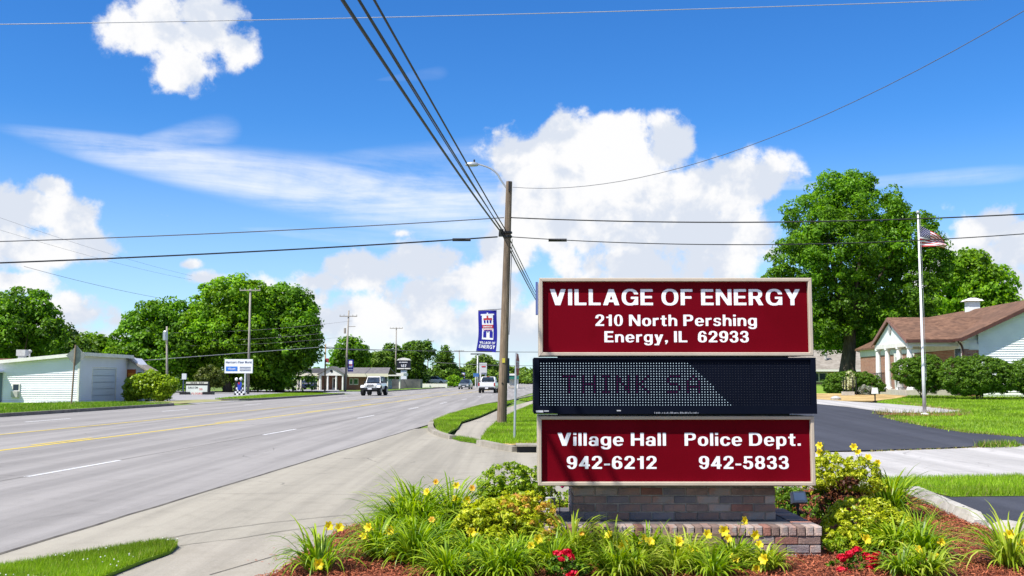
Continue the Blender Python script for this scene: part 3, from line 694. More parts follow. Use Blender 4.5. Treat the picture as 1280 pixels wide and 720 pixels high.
# ---- bricks
BR = [((.30, .14, .105), (.20, .10, .08)), ((.26, .18, .15), (.17, .12, .105)), ((.16, .15, .165), (.22, .18, .18)), ((.38, .27, .225), (.27, .19, .16)),
      ((.46, .35, .295), (.33, .24, .20)), ((.20, .155, .145), (.29, .18, .145)), ((.34, .19, .145), (.40, .28, .235)), ((.14, .13, .145), (.19, .165, .165))]
m_bricks = [mat('brick_%s' % s_, a_, b_, 14, .85, .5, 60, lo=.3, hi=.7, c3=(.30, .26, .24) if i in (3, 4, 6) else None, scale3=9, objvar=.2)
            for i, (s_, (a_, b_)) in enumerate(zip(['red', 'brown', 'slate', 'pinkish', 'pale', 'dark', 'mottled', 'black'], BR))]
m_mortar = mat('mortar', (.24, .22, .19), (.34, .31, .27), 20, .95, .4, 60)
BC = {}
def brick_mesh(sx, sy, sz, ax, mi):
    """brick with a chamfered outward face; ax = outward direction ('-y','+x','-x','+z'), varied a little"""
    key = (round(sx, 3), round(sy, 3), round(sz, 3), ax, mi, random.randrange(3))
    if key in BC: return BC[key]
    c = .005; j = lambda: random.uniform(-.0018, .0018)
    vs = []
    hx, hy, hz = sx / 2, sy / 2, sz / 2
    for yy, ins in ((hy, 0), (-hy + c, 0), (-hy, c)):
        for a_, b_ in ((-1, -1), (1, -1), (1, 1), (-1, 1)):
            vs.append((a_ * (hx - ins) + j(), yy + j(), b_ * (hz - ins) + j()))
    fs = [(0, 1, 2, 3)[::-1]][:1]
    fs = [(3, 2, 1, 0), (8, 9, 10, 11)] + [(4 * r + i, 4 * r + (i + 1) % 4, 4 * r + 4 + (i + 1) % 4, 4 * r + 4 + i)[::-1] for r in (0, 1) for i in range(4)]
    rot = {'-y': Matrix.Identity(3), '+x': Matrix.Rotation(R(90), 3, 'Z'), '-x': Matrix.Rotation(R(-90), 3, 'Z')}[ax]
    me = bpy.data.meshes.new('brick'); me.from_pydata([tuple(rot @ Vector(v)) for v in vs], [], [f[::-1] for f in fs]); me.materials.append(m_bricks[mi]); me.update()
    BC[key] = me; return me
def put_brick(parent, loc, dims, ax='-y', wts=None):
    mi = random.choices(range(8), wts or [2, 3, 3, 2, 1, 3, 2, 3])[0]
    me = brick_mesh(*dims, ax, mi)
    o = bpy.data.objects.new('brick', me); C.objects.link(o); o.parent = parent; o.location = Vector(loc) - base_of(parent); return o

SY = 8.98                                    # face plane of the sign cabinets
sx0, sx1 = Q(673, 560, SY).x, Q(1018.5, 560, SY).x; scx = (sx0 + sx1) / 2
ms = thing('monument_sign', 'maroon and tan village sign with a dark message board on a brick base', 'sign', (scx, 9.5, 0))
# brick plinth
px0, px1, py0, py1, pz = Q(678, 660, 8.8).x, Q(1027, 680, 8.8).x, 8.8, 10.15, .30
mb = MB(); mb.b2(px0 + .012, px1 - .012, py0 + .012, py1, -.1, .222); mb.b2(px0 + .02, px1 - .02, py0 + .02, py1, .222, .288)
pl = obj('plinth', mb, m_mortar, ms)
ch = .0745; bw = .203
pitch = (px1 - px0) / 12.0
for r in range(3):
    z = .037 + r * ch - .0
    off = 0 if r % 2 == 0 else pitch / 2
    edges = [px0] + [px0 + off + k * pitch for k in range(0 if off else 1, 13) if px0 + .01 < px0 + off + k * pitch < px1 - .01] + [px1]
    for a_, b_ in zip(edges[:-1], edges[1:]):
        if b_ - a_ > .04: put_brick(pl, ((a_ + b_) / 2 + random.uniform(-.002, .002), py0 + .035 + random.uniform(-.002, .002), z), (b_ - a_ - .009, .07, ch - .010), '-y', [3, 4, 1, 3, 2, 2, 3, 1])
    for k in range(6):
        y = py0 + .075 + .1 + k * .212 - (.05 if r % 2 else 0)
        put_brick(pl, (px1 - .035, y + .02, z), (.203, .07, ch - .010), '+x'); put_brick(pl, (px0 + .035, y + .02, z), (.203, .07, ch - .010), '-x')
# rowlock cap course, stood on edge
npn = 33; wcap = (px1 - px0 + .02) / npn
for k in range(npn):
    x = px0 - .01 + (k + .5) * wcap
    o = put_brick(pl, (x, py0 + .085 + random.uniform(-.003, .003), .2655), (wcap - .009, .19, .078), '-y', [3, 4, .5, 3, 3, 2, 3, .5])
for k in range(14):
    y = py0 + .19 + (k + .5) * .0735
    if y > py1: break
    put_brick(pl, (px1 - .085, y, .2655), (.0645, .19, .078), '+x', [1, 2, 3, 1, .5, 3, 1, 3]); put_brick(pl, (px0 + .085, y, .2655), (.0645, .19, .078), '-x')
mb = MB(); mb.b2(px0 + .19, px1 - .19, py0 + .19, py1 - .02, .26, .30); obj('shaded_plinth_top', mb, mat('plinth_top_shade', (.07, .068, .075), (.12, .11, .11), 8, .8, .3, 30), pl)  # top of the plinth, the sign's shadow put into its dark colour
# column
cx0, cx1, cy0, cy1 = Q(716, 630, 9.22).x, Q(970, 630, 9.22).x, 9.22, 9.95
mb = MB(); mb.b2(cx0 + .012, cx1 - .012, cy0 + .012, cy1 - .012, .27, 2.3)
col_o = obj('column', mb, m_mortar, ms)
pitch = (cx1 - cx0) / 9.0
for r in range(4):
    z = .30 + .037 + r * .0745
    off = pitch / 2 if r % 2 == 0 else 0
    edges = [cx0] + [cx0 + off + k * pitch for k in range(0, 10) if cx0 + .01 < cx0 + off + k * pitch < cx1 - .01] + [cx1]
    for a_, b_ in zip(edges[:-1], edges[1:]):
        put_brick(col_o, ((a_ + b_) / 2 + random.uniform(-.002, .002), cy0 + .035 + random.uniform(-.003, .003), z), (b_ - a_ - .010, .07, .0645), '-y', [3, 3, 4, 1, .6, 3, 2, 3])
    for k in range(3):
        put_brick(col_o, (cx1 - .035, cy0 + .18 + k * .213, z), (.203, .07, .0645), '+x'); put_brick(col_o, (cx0 + .035, cy0 + .18 + k * .213, z), (.203, .07, .0645), '-x')
# bronze plaque on the plinth
m_plq = mat('plaque_bronze', (.20, .14, .09), (.28, .2, .13), 12, .5, metal=.2); m_plq2 = mat('plaque_letters', (.38, .29, .2), None)
qx0, qx1 = Q(803, 670, 8.78).x, Q(901, 670, 8.78).x
mb = MB(); mb.b2(qx0, qx1, 8.765, 8.82, .06, .252)
plq = obj('plaque', mb, m_plq, ms, label='bronze plaque with small raised lines of lettering')
mb = MB()
for i in range(6):
    z = .228 - i * .026; half = (.28, .22, .30, .26, .3, .2)[i]
    x = (qx0 + qx1) / 2 - half
    while x < (qx0 + qx1) / 2 + half:
        l = random.uniform(.012, .05); mb.b2(x, min(x + l, (qx0 + qx1) / 2 + half), 8.762, 8.766, z - .004, z + .005); x += l + .012
obj('lettering', mb, m_plq2, plq)

# cabinets
m_frame = mat('tan_frame', (.42, .355, .28), (.47, .40, .32), 3, .45, .05, 60)
m_mar = mat('maroon_face', (.128, .0008, .006), (.115, .0007, .005), 2, .6, spec=.04, c3=(.136, .001, .007), scale3=1.5)
m_let = mat('white_vinyl', (.86, .86, .88), (.80, .80, .84), 5, .5)
def cabinet(pxa, pxb, pya, pyb, lines, what):
    x0 = Q(pxa, (pya + pyb) / 2, SY).x; x1 = Q(pxb, (pya + pyb) / 2, SY).x; z1 = Q(846, pya, SY).z; z0 = Q(846, pyb, SY).z
    fw_ = .033; dp = .05
    mb = MB(); mb.b2(x0 + .005, x1 - .005, SY + dp + .004, SY + .62, z0 + .005, z1 - .005)
    cab = obj('cabinet', mb, m_frame, ms, label=what)
    # mitred frame bars
    mb = MB()
    O = [(x0, z0), (x1, z0), (x1, z1), (x0, z1)]; I = [(x0 + fw_, z0 + fw_), (x1 - fw_, z0 + fw_), (x1 - fw_, z1 - fw_), (x0 + fw_, z1 - fw_)]
    for i in range(4):
        j = (i + 1) % 4; b = .006
        def lerp(a, c, t): return (a[0] + (c[0] - a[0]) * t, a[1] + (c[1] - a[1]) * t)
        g = .0012
        prof = [(0, dp + .003), (0, b), (.16, 0), (.84, 0), (1, b), (1, dp + .003)]
        vs = []
        for e in (i, j):
            for (t, yy) in prof:
                q = lerp(O[e], I[e], t); vs.append((q[0], SY + yy, q[1]))
        n_ = len(prof)
        # pull the ends apart a hair so that the mitre reads
        dxy = Vector((O[j][0] - O[i][0], 0, O[j][1] - O[i][1])).normalized() * g
        vs = [tuple(Vector(v) + dxy) for v in vs[:n_]] + [tuple(Vector(v) - dxy) for v in vs[n_:]]
        fs = [(k, k + 1, n_ + k + 1, n_ + k) for k in range(n_ - 1)] + [tuple(range(n_))[::-1], tuple(range(n_, 2 * n_))]
        mb.add(vs, fs)
    obj('frame', mb, m_frame, cab)
    mb = MB(); mb.b2(x0 + fw_ - .004, x1 - fw_ + .004, SY + .046, SY + .0525, z0 + fw_ - .004, z1 - fw_ + .004)
    obj('face_panel', mb, m_mar, cab)
    for (t, a, b_, ya, yb, bold) in lines:
        zb = Q(846, yb, SY + .05).z
        letters(t, Q(a, 400, SY + .05).x, Q(b_, 400, SY + .05).x, zb, Q(846, ya, SY + .05).z - zb, SY + .0450, m_let, cab, res=40)
    return x0, x1, z0, z1
cabinet(674, 1016, 347.3, 445, [('VILLAGE OF ENERGY', 687, 1001, 361.3, 381.8, 0), ('210 North Pershing', 744, 946, 393.2, 407.6, 0), ('Energy, IL  62933', 755, 935.5, 413.8, 428, 0)], 'upper maroon cabinet with the village name and address')
cabinet(672.5, 1019, 520, 607.3, [('Village Hall', 696, 830.5, 540.8, 557.3, 0), ('942-6212', 707, 818.5, 570, 586.2, 0), ('Police Dept.', 853, 997, 540.8, 557.3, 0), ('942-5833', 870, 981.5, 570, 586.2, 0)], 'lower maroon cabinet with the telephone numbers')
# steel core between the cabinets
mb = MB(); mb.b2(Q(700, 480, SY).x, Q(990, 480, SY).x, SY + .1, SY + .5, .62, 2.4); obj('core', mb, mat('core_steel', (.05, .05, .055), None), ms)
# LED board
LYp = SY - .035; m_lamp0 = mat('label_pale', (.5, .52, .55), None)
m_led = mat('led_case', (.003, .005, .012), (.004, .006, .014), 3, .8, spec=.04); m_ledface = mat('led_face', (.006, .009, .018), None, rough=.7)
lx0, lx1 = Q(667.5, 480, LYp).x, Q(1020.5, 480, LYp).x; lz1, lz0 = Q(846, 447, LYp).z, Q(846, 517.3, LYp).z
mb = MB(); t_ = .022
mb.b2(lx0, lx1, LYp + .02, SY + .56, lz0, lz1)
led = obj('message_board', mb, m_led, ms, label='dark electronic message board with rows of lamps')
mb = MB(); mb.b2(lx0, lx1, LYp, LYp + .019, lz1 - .016, lz1); mb.b2(lx0, lx1, LYp, LYp + .019, lz0, lz0 + .075); mb.b2(lx0, lx0 + .045, LYp, LYp + .019, lz0 + .0755, lz1 - .0165); mb.b2(lx1 - .045, lx1, LYp, LYp + .019, lz0 + .0755, lz1 - .0165)
obj('bezel', mb, m_led, led)
NC, NR = 96, 17
ax0, ax1 = Q(674.5, 480, LYp).x, Q(1014, 480, LYp).x; az1, az0 = Q(846, 452.5, LYp).z, Q(846, 508, LYp).z
m_on = emit('led_lit', (.66, .86, 1.0), .80); m_pur = emit('led_purple', (.30, .03, .20), .55); m_off = mat('led_off', (.012, .014, .022), None, rough=.6)
# bitmap of the words, 7 rows
font = {'T': ['11111', '00100', '00100', '00100', '00100', '00100', '00100'], 'H': ['10001', '10001', '10001', '11111', '10001', '10001', '10001'],
        'I': ['111', '010', '010', '010', '010', '010', '111'], 'N': ['10001', '11001', '11001', '10101', '10011', '10011', '10001'],
        'K': ['10001', '10010', '10100', '11000', '10100', '10010', '10001'], 'S': ['01111', '10000', '10000', '01110', '00001', '00001', '11110'],
        'A': ['00100', '01010', '10001', '10001', '11111', '10001', '10001'], ' ': ['00'] * 7}
pur = set(); cxl = 8
for chh in 'THINK SA':
    g = font[chh]
    for r, row in enumerate(g):
        for c_, v_ in enumerate(row):
            if v_ == '1': pur.add((cxl + c_, 5 + r)); 
    cxl += len(g[0]) + 2
mbs = {0: MB(), 1: MB(), 2: MB()}
sx_ = (ax1 - ax0) / NC; sz_ = (az1 - az0) / NR
for r in range(NR):
    for c_ in range(NC):
        x = ax0 + (c_ + .5) * sx_; z = az1 - (r + .5) * sz_
        lim = 53 + r * .95
        st_ = 0 if c_ < lim - .5 else 2
        if (c_, r) in pur and c_ < lim + 3: st_ = 1
        q = .0043 if st_ < 2 else .0040
        mbs[st_].add([(x - q, LYp + .016, z), (x, LYp + .016, z - q), (x + q, LYp + .016, z), (x, LYp + .016, z + q), (x, LYp + .012, z)], [(0, 1, 4), (1, 2, 4), (2, 3, 4), (3, 0, 4)])
obj('lit_lamp_grid', mbs[0], m_on, led, kind='stuff'); obj('purple_lamp_grid', mbs[1], m_pur, led, kind='stuff'); obj('dark_lamp_grid', mbs[2], m_off, led, kind='stuff')
mb = MB(); mb.b2(Q(670, 513, LYp).x, Q(679, 513, LYp).x, LYp - .002, LYp, Q(846, 515.5, LYp).z, Q(846, 513, LYp).z); obj('maker_label', mb, m_lamp0, led)
mb = MB(); mb.b2(Q(680, 513, LYp).x, Q(686, 513, LYp).x, LYp - .002, LYp, Q(846, 514.5, LYp).z, Q(846, 513, LYp).z); mb.b2(Q(771, 513, LYp).x, Q(776, 513, LYp).x, LYp - .002, LYp, Q(846, 514, LYp).z, Q(846, 512.5, LYp).z); obj('maker_label', mb, mat('label_grey', (.4, .42, .45), None), led)
mb = MB()
for k in range(28):
    x = Q(818 + k * 2, 514, LYp).x; mb.b2(x, x + random.uniform(.004, .011), LYp - .0015, LYp, Q(846, 517, LYp).z, Q(846, 515.4 + random.uniform(-.6, .6), LYp).z)
obj('fine_print', mb, mat('print_grey', (.22, .24, .28), None), led)
mb = MB(); mb.b2(Q(670.5, 350, SY).x, Q(673.3, 350, SY).x, SY + .25, SY + .32, Q(846, 391, SY).z, Q(846, 349, SY).z); obj('side_bracket', mb, mat('bracket_blue', (.08, .12, .3), None), ms)

# ============================================================ FOLIAGE TOOLS
def unit(v): return v / np.maximum(np.linalg.norm(v, axis=-1, keepdims=True), 1e-9)
def leaf_quads(Cn, N, a, b, fold=.0):
    """rhombic leaves at centres Cn with normals N, half length a and half width b"""
    n = len(Cn); r = unit(rng.normal(size=(n, 3))); u = unit(np.cross(N, r)); v = np.cross(N, u)
    a = np.asarray(a).reshape(-1, 1); b = np.asarray(b).reshape(-1, 1)
    V = np.stack([Cn - u * a, Cn - v * b + N * fold * b, Cn + u * a, Cn + v * b + N * fold * b], 1).reshape(-1, 3)
    return V
def puffs(lobes, n, rmin=.55):
    """cluster centres spread through ellipsoids, most of them near the surface"""
    vol = np.array([(l[3] * l[4] * l[5]) ** (2 / 3) for l in lobes]); k = rng.choice(len(lobes), n, p=vol / vol.sum())
    L = np.array(lobes)[k]; d = unit(rng.normal(size=(n, 3))); rr = rng.uniform(rmin, 1.0, (n, 1)) ** .6 * np.where(rng.random((n, 1)) < .3, rng.uniform(1.0, 1.16, (n, 1)), 1.0)
    return L[:, :3] + d * rr * L[:, 3:6], d
def foliage(lobes, npuff, per, pr, a, b, flat=.75, rmin=.55, zmin=None, fold=.3):
    Pc, dd = puffs(lobes, npuff, rmin)
    prr = pr * rng.uniform(.4, 1.35, (npuff, 1, 1))
    d = unit(rng.normal(size=(npuff, per, 3)) + dd[:, None, :] * .55 + np.array([0, 0, .35]))
    pos = Pc[:, None, :] + d * prr * rng.uniform(.55, 1.0, (npuff, per, 1)) * np.array([1, 1, flat])
    N = unit(d + rng.normal(size=d.shape) * .55 + np.array([0, 0, .35])); pos = pos.reshape(-1, 3); N = N.reshape(-1, 3)
    if zmin is not None:
        k = pos[:, 2] > zmin; pos = pos[k]; N = N[k]
    n = len(pos); sc = rng.uniform(.65, 1.3, n)
    return leaf_quads(pos, N, a * sc, b * sc, fold), Pc
def fmesh(name, V, m, parent, label=None):
    V = V - np.array(base_of(parent)); me = npmesh(name, V, np.arange(len(V)).reshape(-1, 4), m)
    o = bpy.data.objects.new(name, me); C.objects.link(o); o.parent = parent
    if label: o['label'] = label
    return o
m_bark = mat('bark', (.055, .042, .032), (.10, .08, .06), 3, .95, .8, 14, stretch=(3, 3, .6)); m_bark_lt = mat('bark_pale', (.16, .135, .11), (.24, .2, .16), 3, .95, .5, 14)
m_leaf = leafmat('leaf_green', (.045, .12, .005), (.115, .27, .010), (.22, .41, .02), .5, .5, .25)
m_leaf_b = leafmat('leaf_bright', (.07, .17, .005), (.18, .36, .011), (.31, .52, .025), .5, .5, .25)
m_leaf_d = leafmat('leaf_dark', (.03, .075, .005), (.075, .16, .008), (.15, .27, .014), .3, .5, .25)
m_leaf_y = leafmat('leaf_olive', (.05, .085, .01), (.11, .15, .02), (.19, .22, .04), .35, .5, .25)
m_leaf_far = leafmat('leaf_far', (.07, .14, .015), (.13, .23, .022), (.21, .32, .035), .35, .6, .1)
def tree(label, base, lobes, npuff=260, per=55, pr=1.1, a=.22, b=.13, m=None, tr=.35, group=None, nlimb=9, name='tree', th=.35, cat='tree', rmin=.55, bark=None, ztop=None):
    base = Vector(base); t = thing(name, label, cat, base, group)
    V, Pc = foliage(lobes, npuff, per, pr, a, b, rmin=rmin, zmin=base.z + .3)
    fmesh('crown', V, m or m_leaf, t)
    L = np.array(lobes); cen = Vector(L[:, :3].mean(0)); top = L[:, 2].max()
    zt = ztop or (base.z + (top - base.z) * .72)
    mb = MB(); n = 7; pts = []; rs = []
    for i in range(n):
        f = i / (n - 1); z = base.z + (zt - base.z) * f
        pts.append(Vector((base.x + (cen.x - base.x) * f ** 1.5 + random.uniform(-.1, .1) * tr * 2 * (i > 0), base.y + (cen.y - base.y) * f ** 1.5, z))); rs.append(tr * (1 - .8 * f) * (1.35 if i == 0 else 1))
    pts[0].z -= .15
    mb.tube(pts, rs, 9)
    o = obj('trunk', mb, bark or m_bark, t, smooth=True)
    for k in range(nlimb):
        f = random.uniform(th, .9); i = int(f * (n - 1)); s_ = pts[i].lerp(pts[min(i + 1, n - 1)], f * (n - 1) - i)
        q = Vector(Pc[random.randrange(len(Pc))])
        if q.z < s_.z: q.z = s_.z + abs(q.z - s_.z) * .4
        md = s_.lerp(q, .5) + Vector((random.uniform(-.3, .3), random.uniform(-.3, .3), -.06 * (q - s_).length))
        r0 = tr * (1 - .75 * f) * .6
        mb = MB(); mb.tube([s_, s_.lerp(md, .5), md, md.lerp(q, .5) + Vector((0, 0, .1)), q], [r0, r0 * .8, r0 * .6, r0 * .4, r0 * .15], 6); obj('limb', mb, bark or m_bark, t, smooth=True)
    return t
def px_lobes(l, Y, jy=1.0, k=1.0):
    out = []
    for i, (px, py, rx, ry) in enumerate(l):
        c = Q(px, py, Y + (random.uniform(-1, 1) * jy)); out.append((c.x, c.y, c.z, rx * Y / FPX * k, max(rx, ry) * Y / FPX * .9 * k, ry * Y / FPX * k))
    return out
def shrub(label, lobes, npuff, per, pr, a, b, m, name='shrub', cat='shrub', base=None, group=None, stems=5, part_name='foliage', rmin=.5, cut=None):
    L = np.array(lobes); bx, by = L[:, 0].mean(), L[:, 1].mean(); bz = float(T(bx, by)) + .03
    if base: bx, by, bz = base
    t = thing(name, label, cat, (bx, by, bz), group)
    V, Pc = foliage(lobes, npuff, per, pr, a, b, rmin=rmin, zmin=bz + .01, fold=.35)
    if cut is not None:
        q = V.reshape(-1, 4, 3); keep = cut(q.mean(1)); V = q[keep].reshape(-1, 3)
    fmesh(part_name, V, m, t)
    for k in range(stems):
        q = Vector(Pc[random.randrange(len(Pc))]); mb = MB(); s_ = Vector((bx + random.uniform(-.15, .15) * L[0, 3], by + random.uniform(-.15, .15) * L[0, 4], bz - .03))
        r0 = .022 * L[:, 5].max() ** .5 + .003
        mb.tube([s_, s_.lerp(q, .5) + Vector((0, 0, .05)), q], [r0, r0 * .7, r0 * .3], 5); obj('stem', mb, m_bark, t)
    return t

# ============================================================ FLOWER BED
m_blade = leafmat('daylily_leaves', (.08, .17, .005), (.22, .36, .012), (.40, .52, .035), .4, .4)
m_blade_p = leafmat('daylily_leaves_pale', (.18, .27, .012), (.32, .43, .03), (.48, .53, .09), .4, .4)
m_scape = mat('scape_green', (.12, .2, .03), None, rough=.6)
m_yf = leafmat('yellow_petals', (.62, .42, .01), (.78, .60, .015), (.85, .72, .05), .35, .5); m_yo = leafmat('orange_petals', (.55, .26, .02), (.7, .38, .03), (.8, .5, .06), .35, .5)
m_red = leafmat('red_petals', (.40, .002, .012), (.62, .005, .03), (.75, .015, .06), .25, .5)
def blades(cx, cy, z0, n, L0, wd, seg=6, rb=.05, spread=1.0, dirb=None):
    V = []; Fc = []
    for _ in range(n):
        an = random.uniform(0, 2 * math.pi) if dirb is None else random.gauss(dirb, .9)
        L_ = L0 * random.uniform(.55, 1.2); lean = random.uniform(.15, 1.3) * spread; droop = random.uniform(.9, 2.3)
        bx = cx + math.cos(an) * random.uniform(0, rb); by = cy + math.sin(an) * random.uniform(0, rb)
        d = Vector((math.cos(an), math.sin(an), 0)); sd_ = Vector((-d.y, d.x, 0)); p = Vector((bx, by, z0)); th = lean * .6; k = len(V); w0 = wd * random.uniform(.7, 1.2)
        tw = random.uniform(-.5, .5)
        for i in range(seg + 1):
            f = i / seg; ww = w0 * (1 - f ** 3.2) * (.75 + .5 * min(1, f * 3)) / 1.2 + .0006
            s2 = sd_ * math.cos(tw * f) + Vector((0, 0, 1)) * math.sin(tw * f)
            V += [p - s2 * ww / 2, p + s2 * ww / 2]
            th += (lean * .5 + droop * 1.9 * f) / seg
            p = p + (d * math.sin(th) + Vector((0, 0, math.cos(th)))) * (L_ / seg)
            if p.z < z0 + .01: p.z = z0 + .01
        for i in range(seg): Fc.append((k + 2 * i, k + 2 * i + 1, k + 2 * i + 3, k + 2 * i + 2))
    return [tuple(v) for v in V], Fc
def lily_mesh(size, m):
    """trumpet of six recurved petals opening along +z"""
    mb = MB()
    for k in range(6):
        an = k * math.pi / 3 + random.uniform(-.1, .1); inner = k % 2; w_ = size * (.78 if inner else .58); Lp = size * random.uniform(.95, 1.1)
        d = Vector((math.cos(an), math.sin(an), 0)); s_ = Vector((-d.y, d.x, 0)); rows = []
        for f, r, z, ww in ((0, .04, 0, .15), (.3, .22, .42, .75), (.65, .55, .78, 1), (.88, .82, .86, .75), (1, .98, .80, .15)):
            c = d * r * Lp + Vector((0, 0, z * size + (.02 * size if inner else 0))); rows.append((c - s_ * w_ * ww / 2 + Vector((0, 0, .06 * size)), c, c + s_ * w_ * ww / 2 + Vector((0, 0, .06 * size))))
        vs = [v for r_ in rows for v in r_]; fs = []
        for i in range(len(rows) - 1):
            for j in range(2): fs.append((3 * i + j, 3 * i + j + 1, 3 * i + j + 4, 3 * i + j + 3))
        mb.add(vs, fs)
    me = bpy.data.meshes.new('flower'); me.from_pydata(mb.v, [], mb.f); me.materials.append(m); me.polygons.foreach_set('use_smooth', [True] * len(me.polygons)); me.update(); return me
LM = [lily_mesh(.040, m_yf) for _ in range(4)]; LMo = [lily_mesh(.034, m_yo) for _ in range(2)]
def daylily(label, px, d, h, n, flowers=(), pale=False, group='clumps of yellow daylilies', wd=.019, buds=2, spread=1.0):
    x = XQ(px, d); z0 = .055; t = thing('daylily', label, 'flower', (x, d, z0), group)
    v, f = blades(x, d, z0, int(n * 1.7), h * 1.55, wd, seg=7, rb=.11, spread=spread); mb = MB(); mb.add(v, f)
    obj('leaves', mb, m_blade_p if pale else m_blade, t)
    for fl in flowers:
        fx, fy = fl[0], fl[1]; orange = len(fl) > 2
        dd = d - random.uniform(.08, .3); p = Q(fx, fy, dd); b_ = Vector((x + (p.x - x) * .25, d, z0))
        mb = MB(); mb.tube([b_, b_.lerp(p, .55) + Vector((0, 0, .04)), p], [.0035, .003, .0025], 5)
        sc = obj('scape', mb, m_scape, t)
        o = bpy.data.objects.new('flower', random.choice(LMo if orange else LM)); C.objects.link(o); o.parent = t; o.location = p - base_of(t)
        dirv = Vector((random.uniform(-.5, .5) + (p.x - x) * .6, random.uniform(-1.1, -.35), random.uniform(.1, .7))); o.rotation_euler = dirv.to_track_quat('Z', 'Y').to_euler(); o.scale = (random.uniform(.9, 1.15),) * 3
        for _ in range(buds):
            q = p + Vector((random.uniform(-.035, .035), random.uniform(-.02, .02), random.uniform(-.03, .03)))
            mb = MB(); mb.tube([p.lerp(b_, .06), q, q + Vector((random.uniform(-.01, .01), 0, .022))], [.002, .0045, .001], 5); obj('bud', mb, m_scape if random.random() < .5 else m_yf, t)
    return t
for px_, d_, h_, n_, pale_, lb_ in (
    (560, 7.9, .22, 120, False, 'bloomless daylily at the bottom edge below the left corner clumps'),
    (618, 7.9, .22, 120, False, 'bloomless daylily at the bottom edge below the yellow shrub'),
    (638, 7.88, .22, 120, False, 'bloomless daylily at the bottom edge just left of the left rose'),
    (768, 7.88, .22, 120, False, 'bloomless daylily at the bottom edge just right of the left rose'),
    (790, 7.9, .22, 120, True, 'pale bloomless daylily at the bottom edge below the plaque'),
    (885, 7.9, .2, 110, False, 'bloomless daylily at the bottom edge right of the plaque'),
    (528, 9.6, .40, 170, False, 'tall bloomless daylily between the two left back clumps'),
    (505, 9.6, .40, 150, False, 'tall bloomless daylily on the concrete side of the left back clumps'),
    (1120, 7.95, .20, 90, False, 'bloomless daylily at the bottom edge right of the right rose bush'),
    (1150, 7.9, .2, 90, True, 'pale bloomless daylily at the bottom edge before the open mulch')):
    daylily(lb_, px_, d_, h_, n_, [], pale_)
daylily('small daylily clump at the left tip of the mulch bed, blooms on tall stalks', 402, 8.15, .30, 70, [(409, 659), (423, 661.5), (397, 705)])
daylily('daylily clump with four yellow blooms surrounded by mulch left of the big clumps', 475, 8.75, .30, 110, [(463, 660), (455, 673), (485, 664), (492.6, 696.6)])
daylily('tall daylily clump at the left back corner of the bed next to the concrete', 520, 10.0, .46, 210, [(493, 625.5), (521.6, 632), (535, 616), (508, 642, 1), (545, 604, 1)])
daylily('tall daylily clump between the left corner clump and the yellow shrub', 566, 10.05, .46, 200, [(559, 631), (571, 608), (583, 625.6), (570, 625), (590, 612, 1)])
daylily('daylily clump below the left corner clump, one bloom over the mulch', 512, 9.3, .33, 150, [(515, 667.5)])
daylily('daylily clump in front of the yellow shrub on its left', 548, 9.0, .25, 190, [(589, 666), (540, 652, 1)])
daylily('low daylily clump at the front left with two blooms near the bottom edge', 520, 8.45, .32, 140, [(552, 708), (542, 701, 1)])
daylily('daylily clump at the front with one bloom just left of the yellow shrub foot', 588, 8.45, .20, 190, [(583, 698)])
daylily('daylily clump in front of the yellow shrub, three blooms beside the left rose', 650, 8.45, .20, 170, [(658, 689.6), (670.5, 676), (664, 684)])
daylily('pale arching daylily clump directly behind the left red rose bush', 715, 8.62, .31, 150, [(726, 668, 1)], pale=True)
daylily('daylily clump left of the bronze plaque with two blooms', 765, 8.5, .26, 170, [(763, 671.6), (751, 712), (779.5, 683)], pale=True)
daylily('daylily clump in front of the left half of the plaque with two touching blooms', 808, 8.4, .24, 190, [(803, 675), (811, 680), (777, 683.5)])
daylily('daylily clump in front of the right half of the plaque', 858, 8.4, .21, 180, [(848.7, 678.7), (865, 688), (872, 696), (882.6, 669)], pale=True)
daylily('daylily clump right of the plaque with the bloom reaching the brick cap', 912, 8.4, .19, 180, [(904, 664), (908.5, 675), (927, 651.7), (941, 669), (918, 700)])
daylily('daylily clump at the right end of the front row with blooms over bare brick', 950, 8.2, .17, 130, [(948, 683), (943.6, 712.6), (921, 716), (958, 700)], pale=True)
daylily('low bloomless daylily foliage at the bottom edge right of the left rose', 690, 8.25, .24, 120, [], wd=.012)
daylily('low daylily foliage with no open bloom at the bottom edge under the plaque', 840, 8.12, .24, 130, [], pale=True, wd=.012)
daylily('tall stalked daylily behind the right end of the plinth with blooms against the pale street', 1108, 11.3, .44, 150, [(1074, 567.5), (1067, 560), (1085, 574), (1097.5, 579), (1095, 590), (1078, 579), (1026, 558), (1024, 567)])
daylily('daylily clump right of the red roses at the right with four blooms', 1145, 8.7, .25, 150, [(1146, 689), (1169, 699), (1122, 702), (1174, 679)])
daylily('bright daylily clump between the yellow shrub and the red roses at the right', 1112, 8.95, .24, 140, [(1130, 681), (1081, 675)])
daylily('small bloomless daylily tuft right of the low yellow shrub, beside the open mulch', 1140, 9.7, .26, 80, [], wd=.011)
daylily('lone daylily clump in the mulch at the far right edge', 1252, 8.35, .36, 110, [(1276, 680), (1262, 669)], pale=True, spread=1.2)

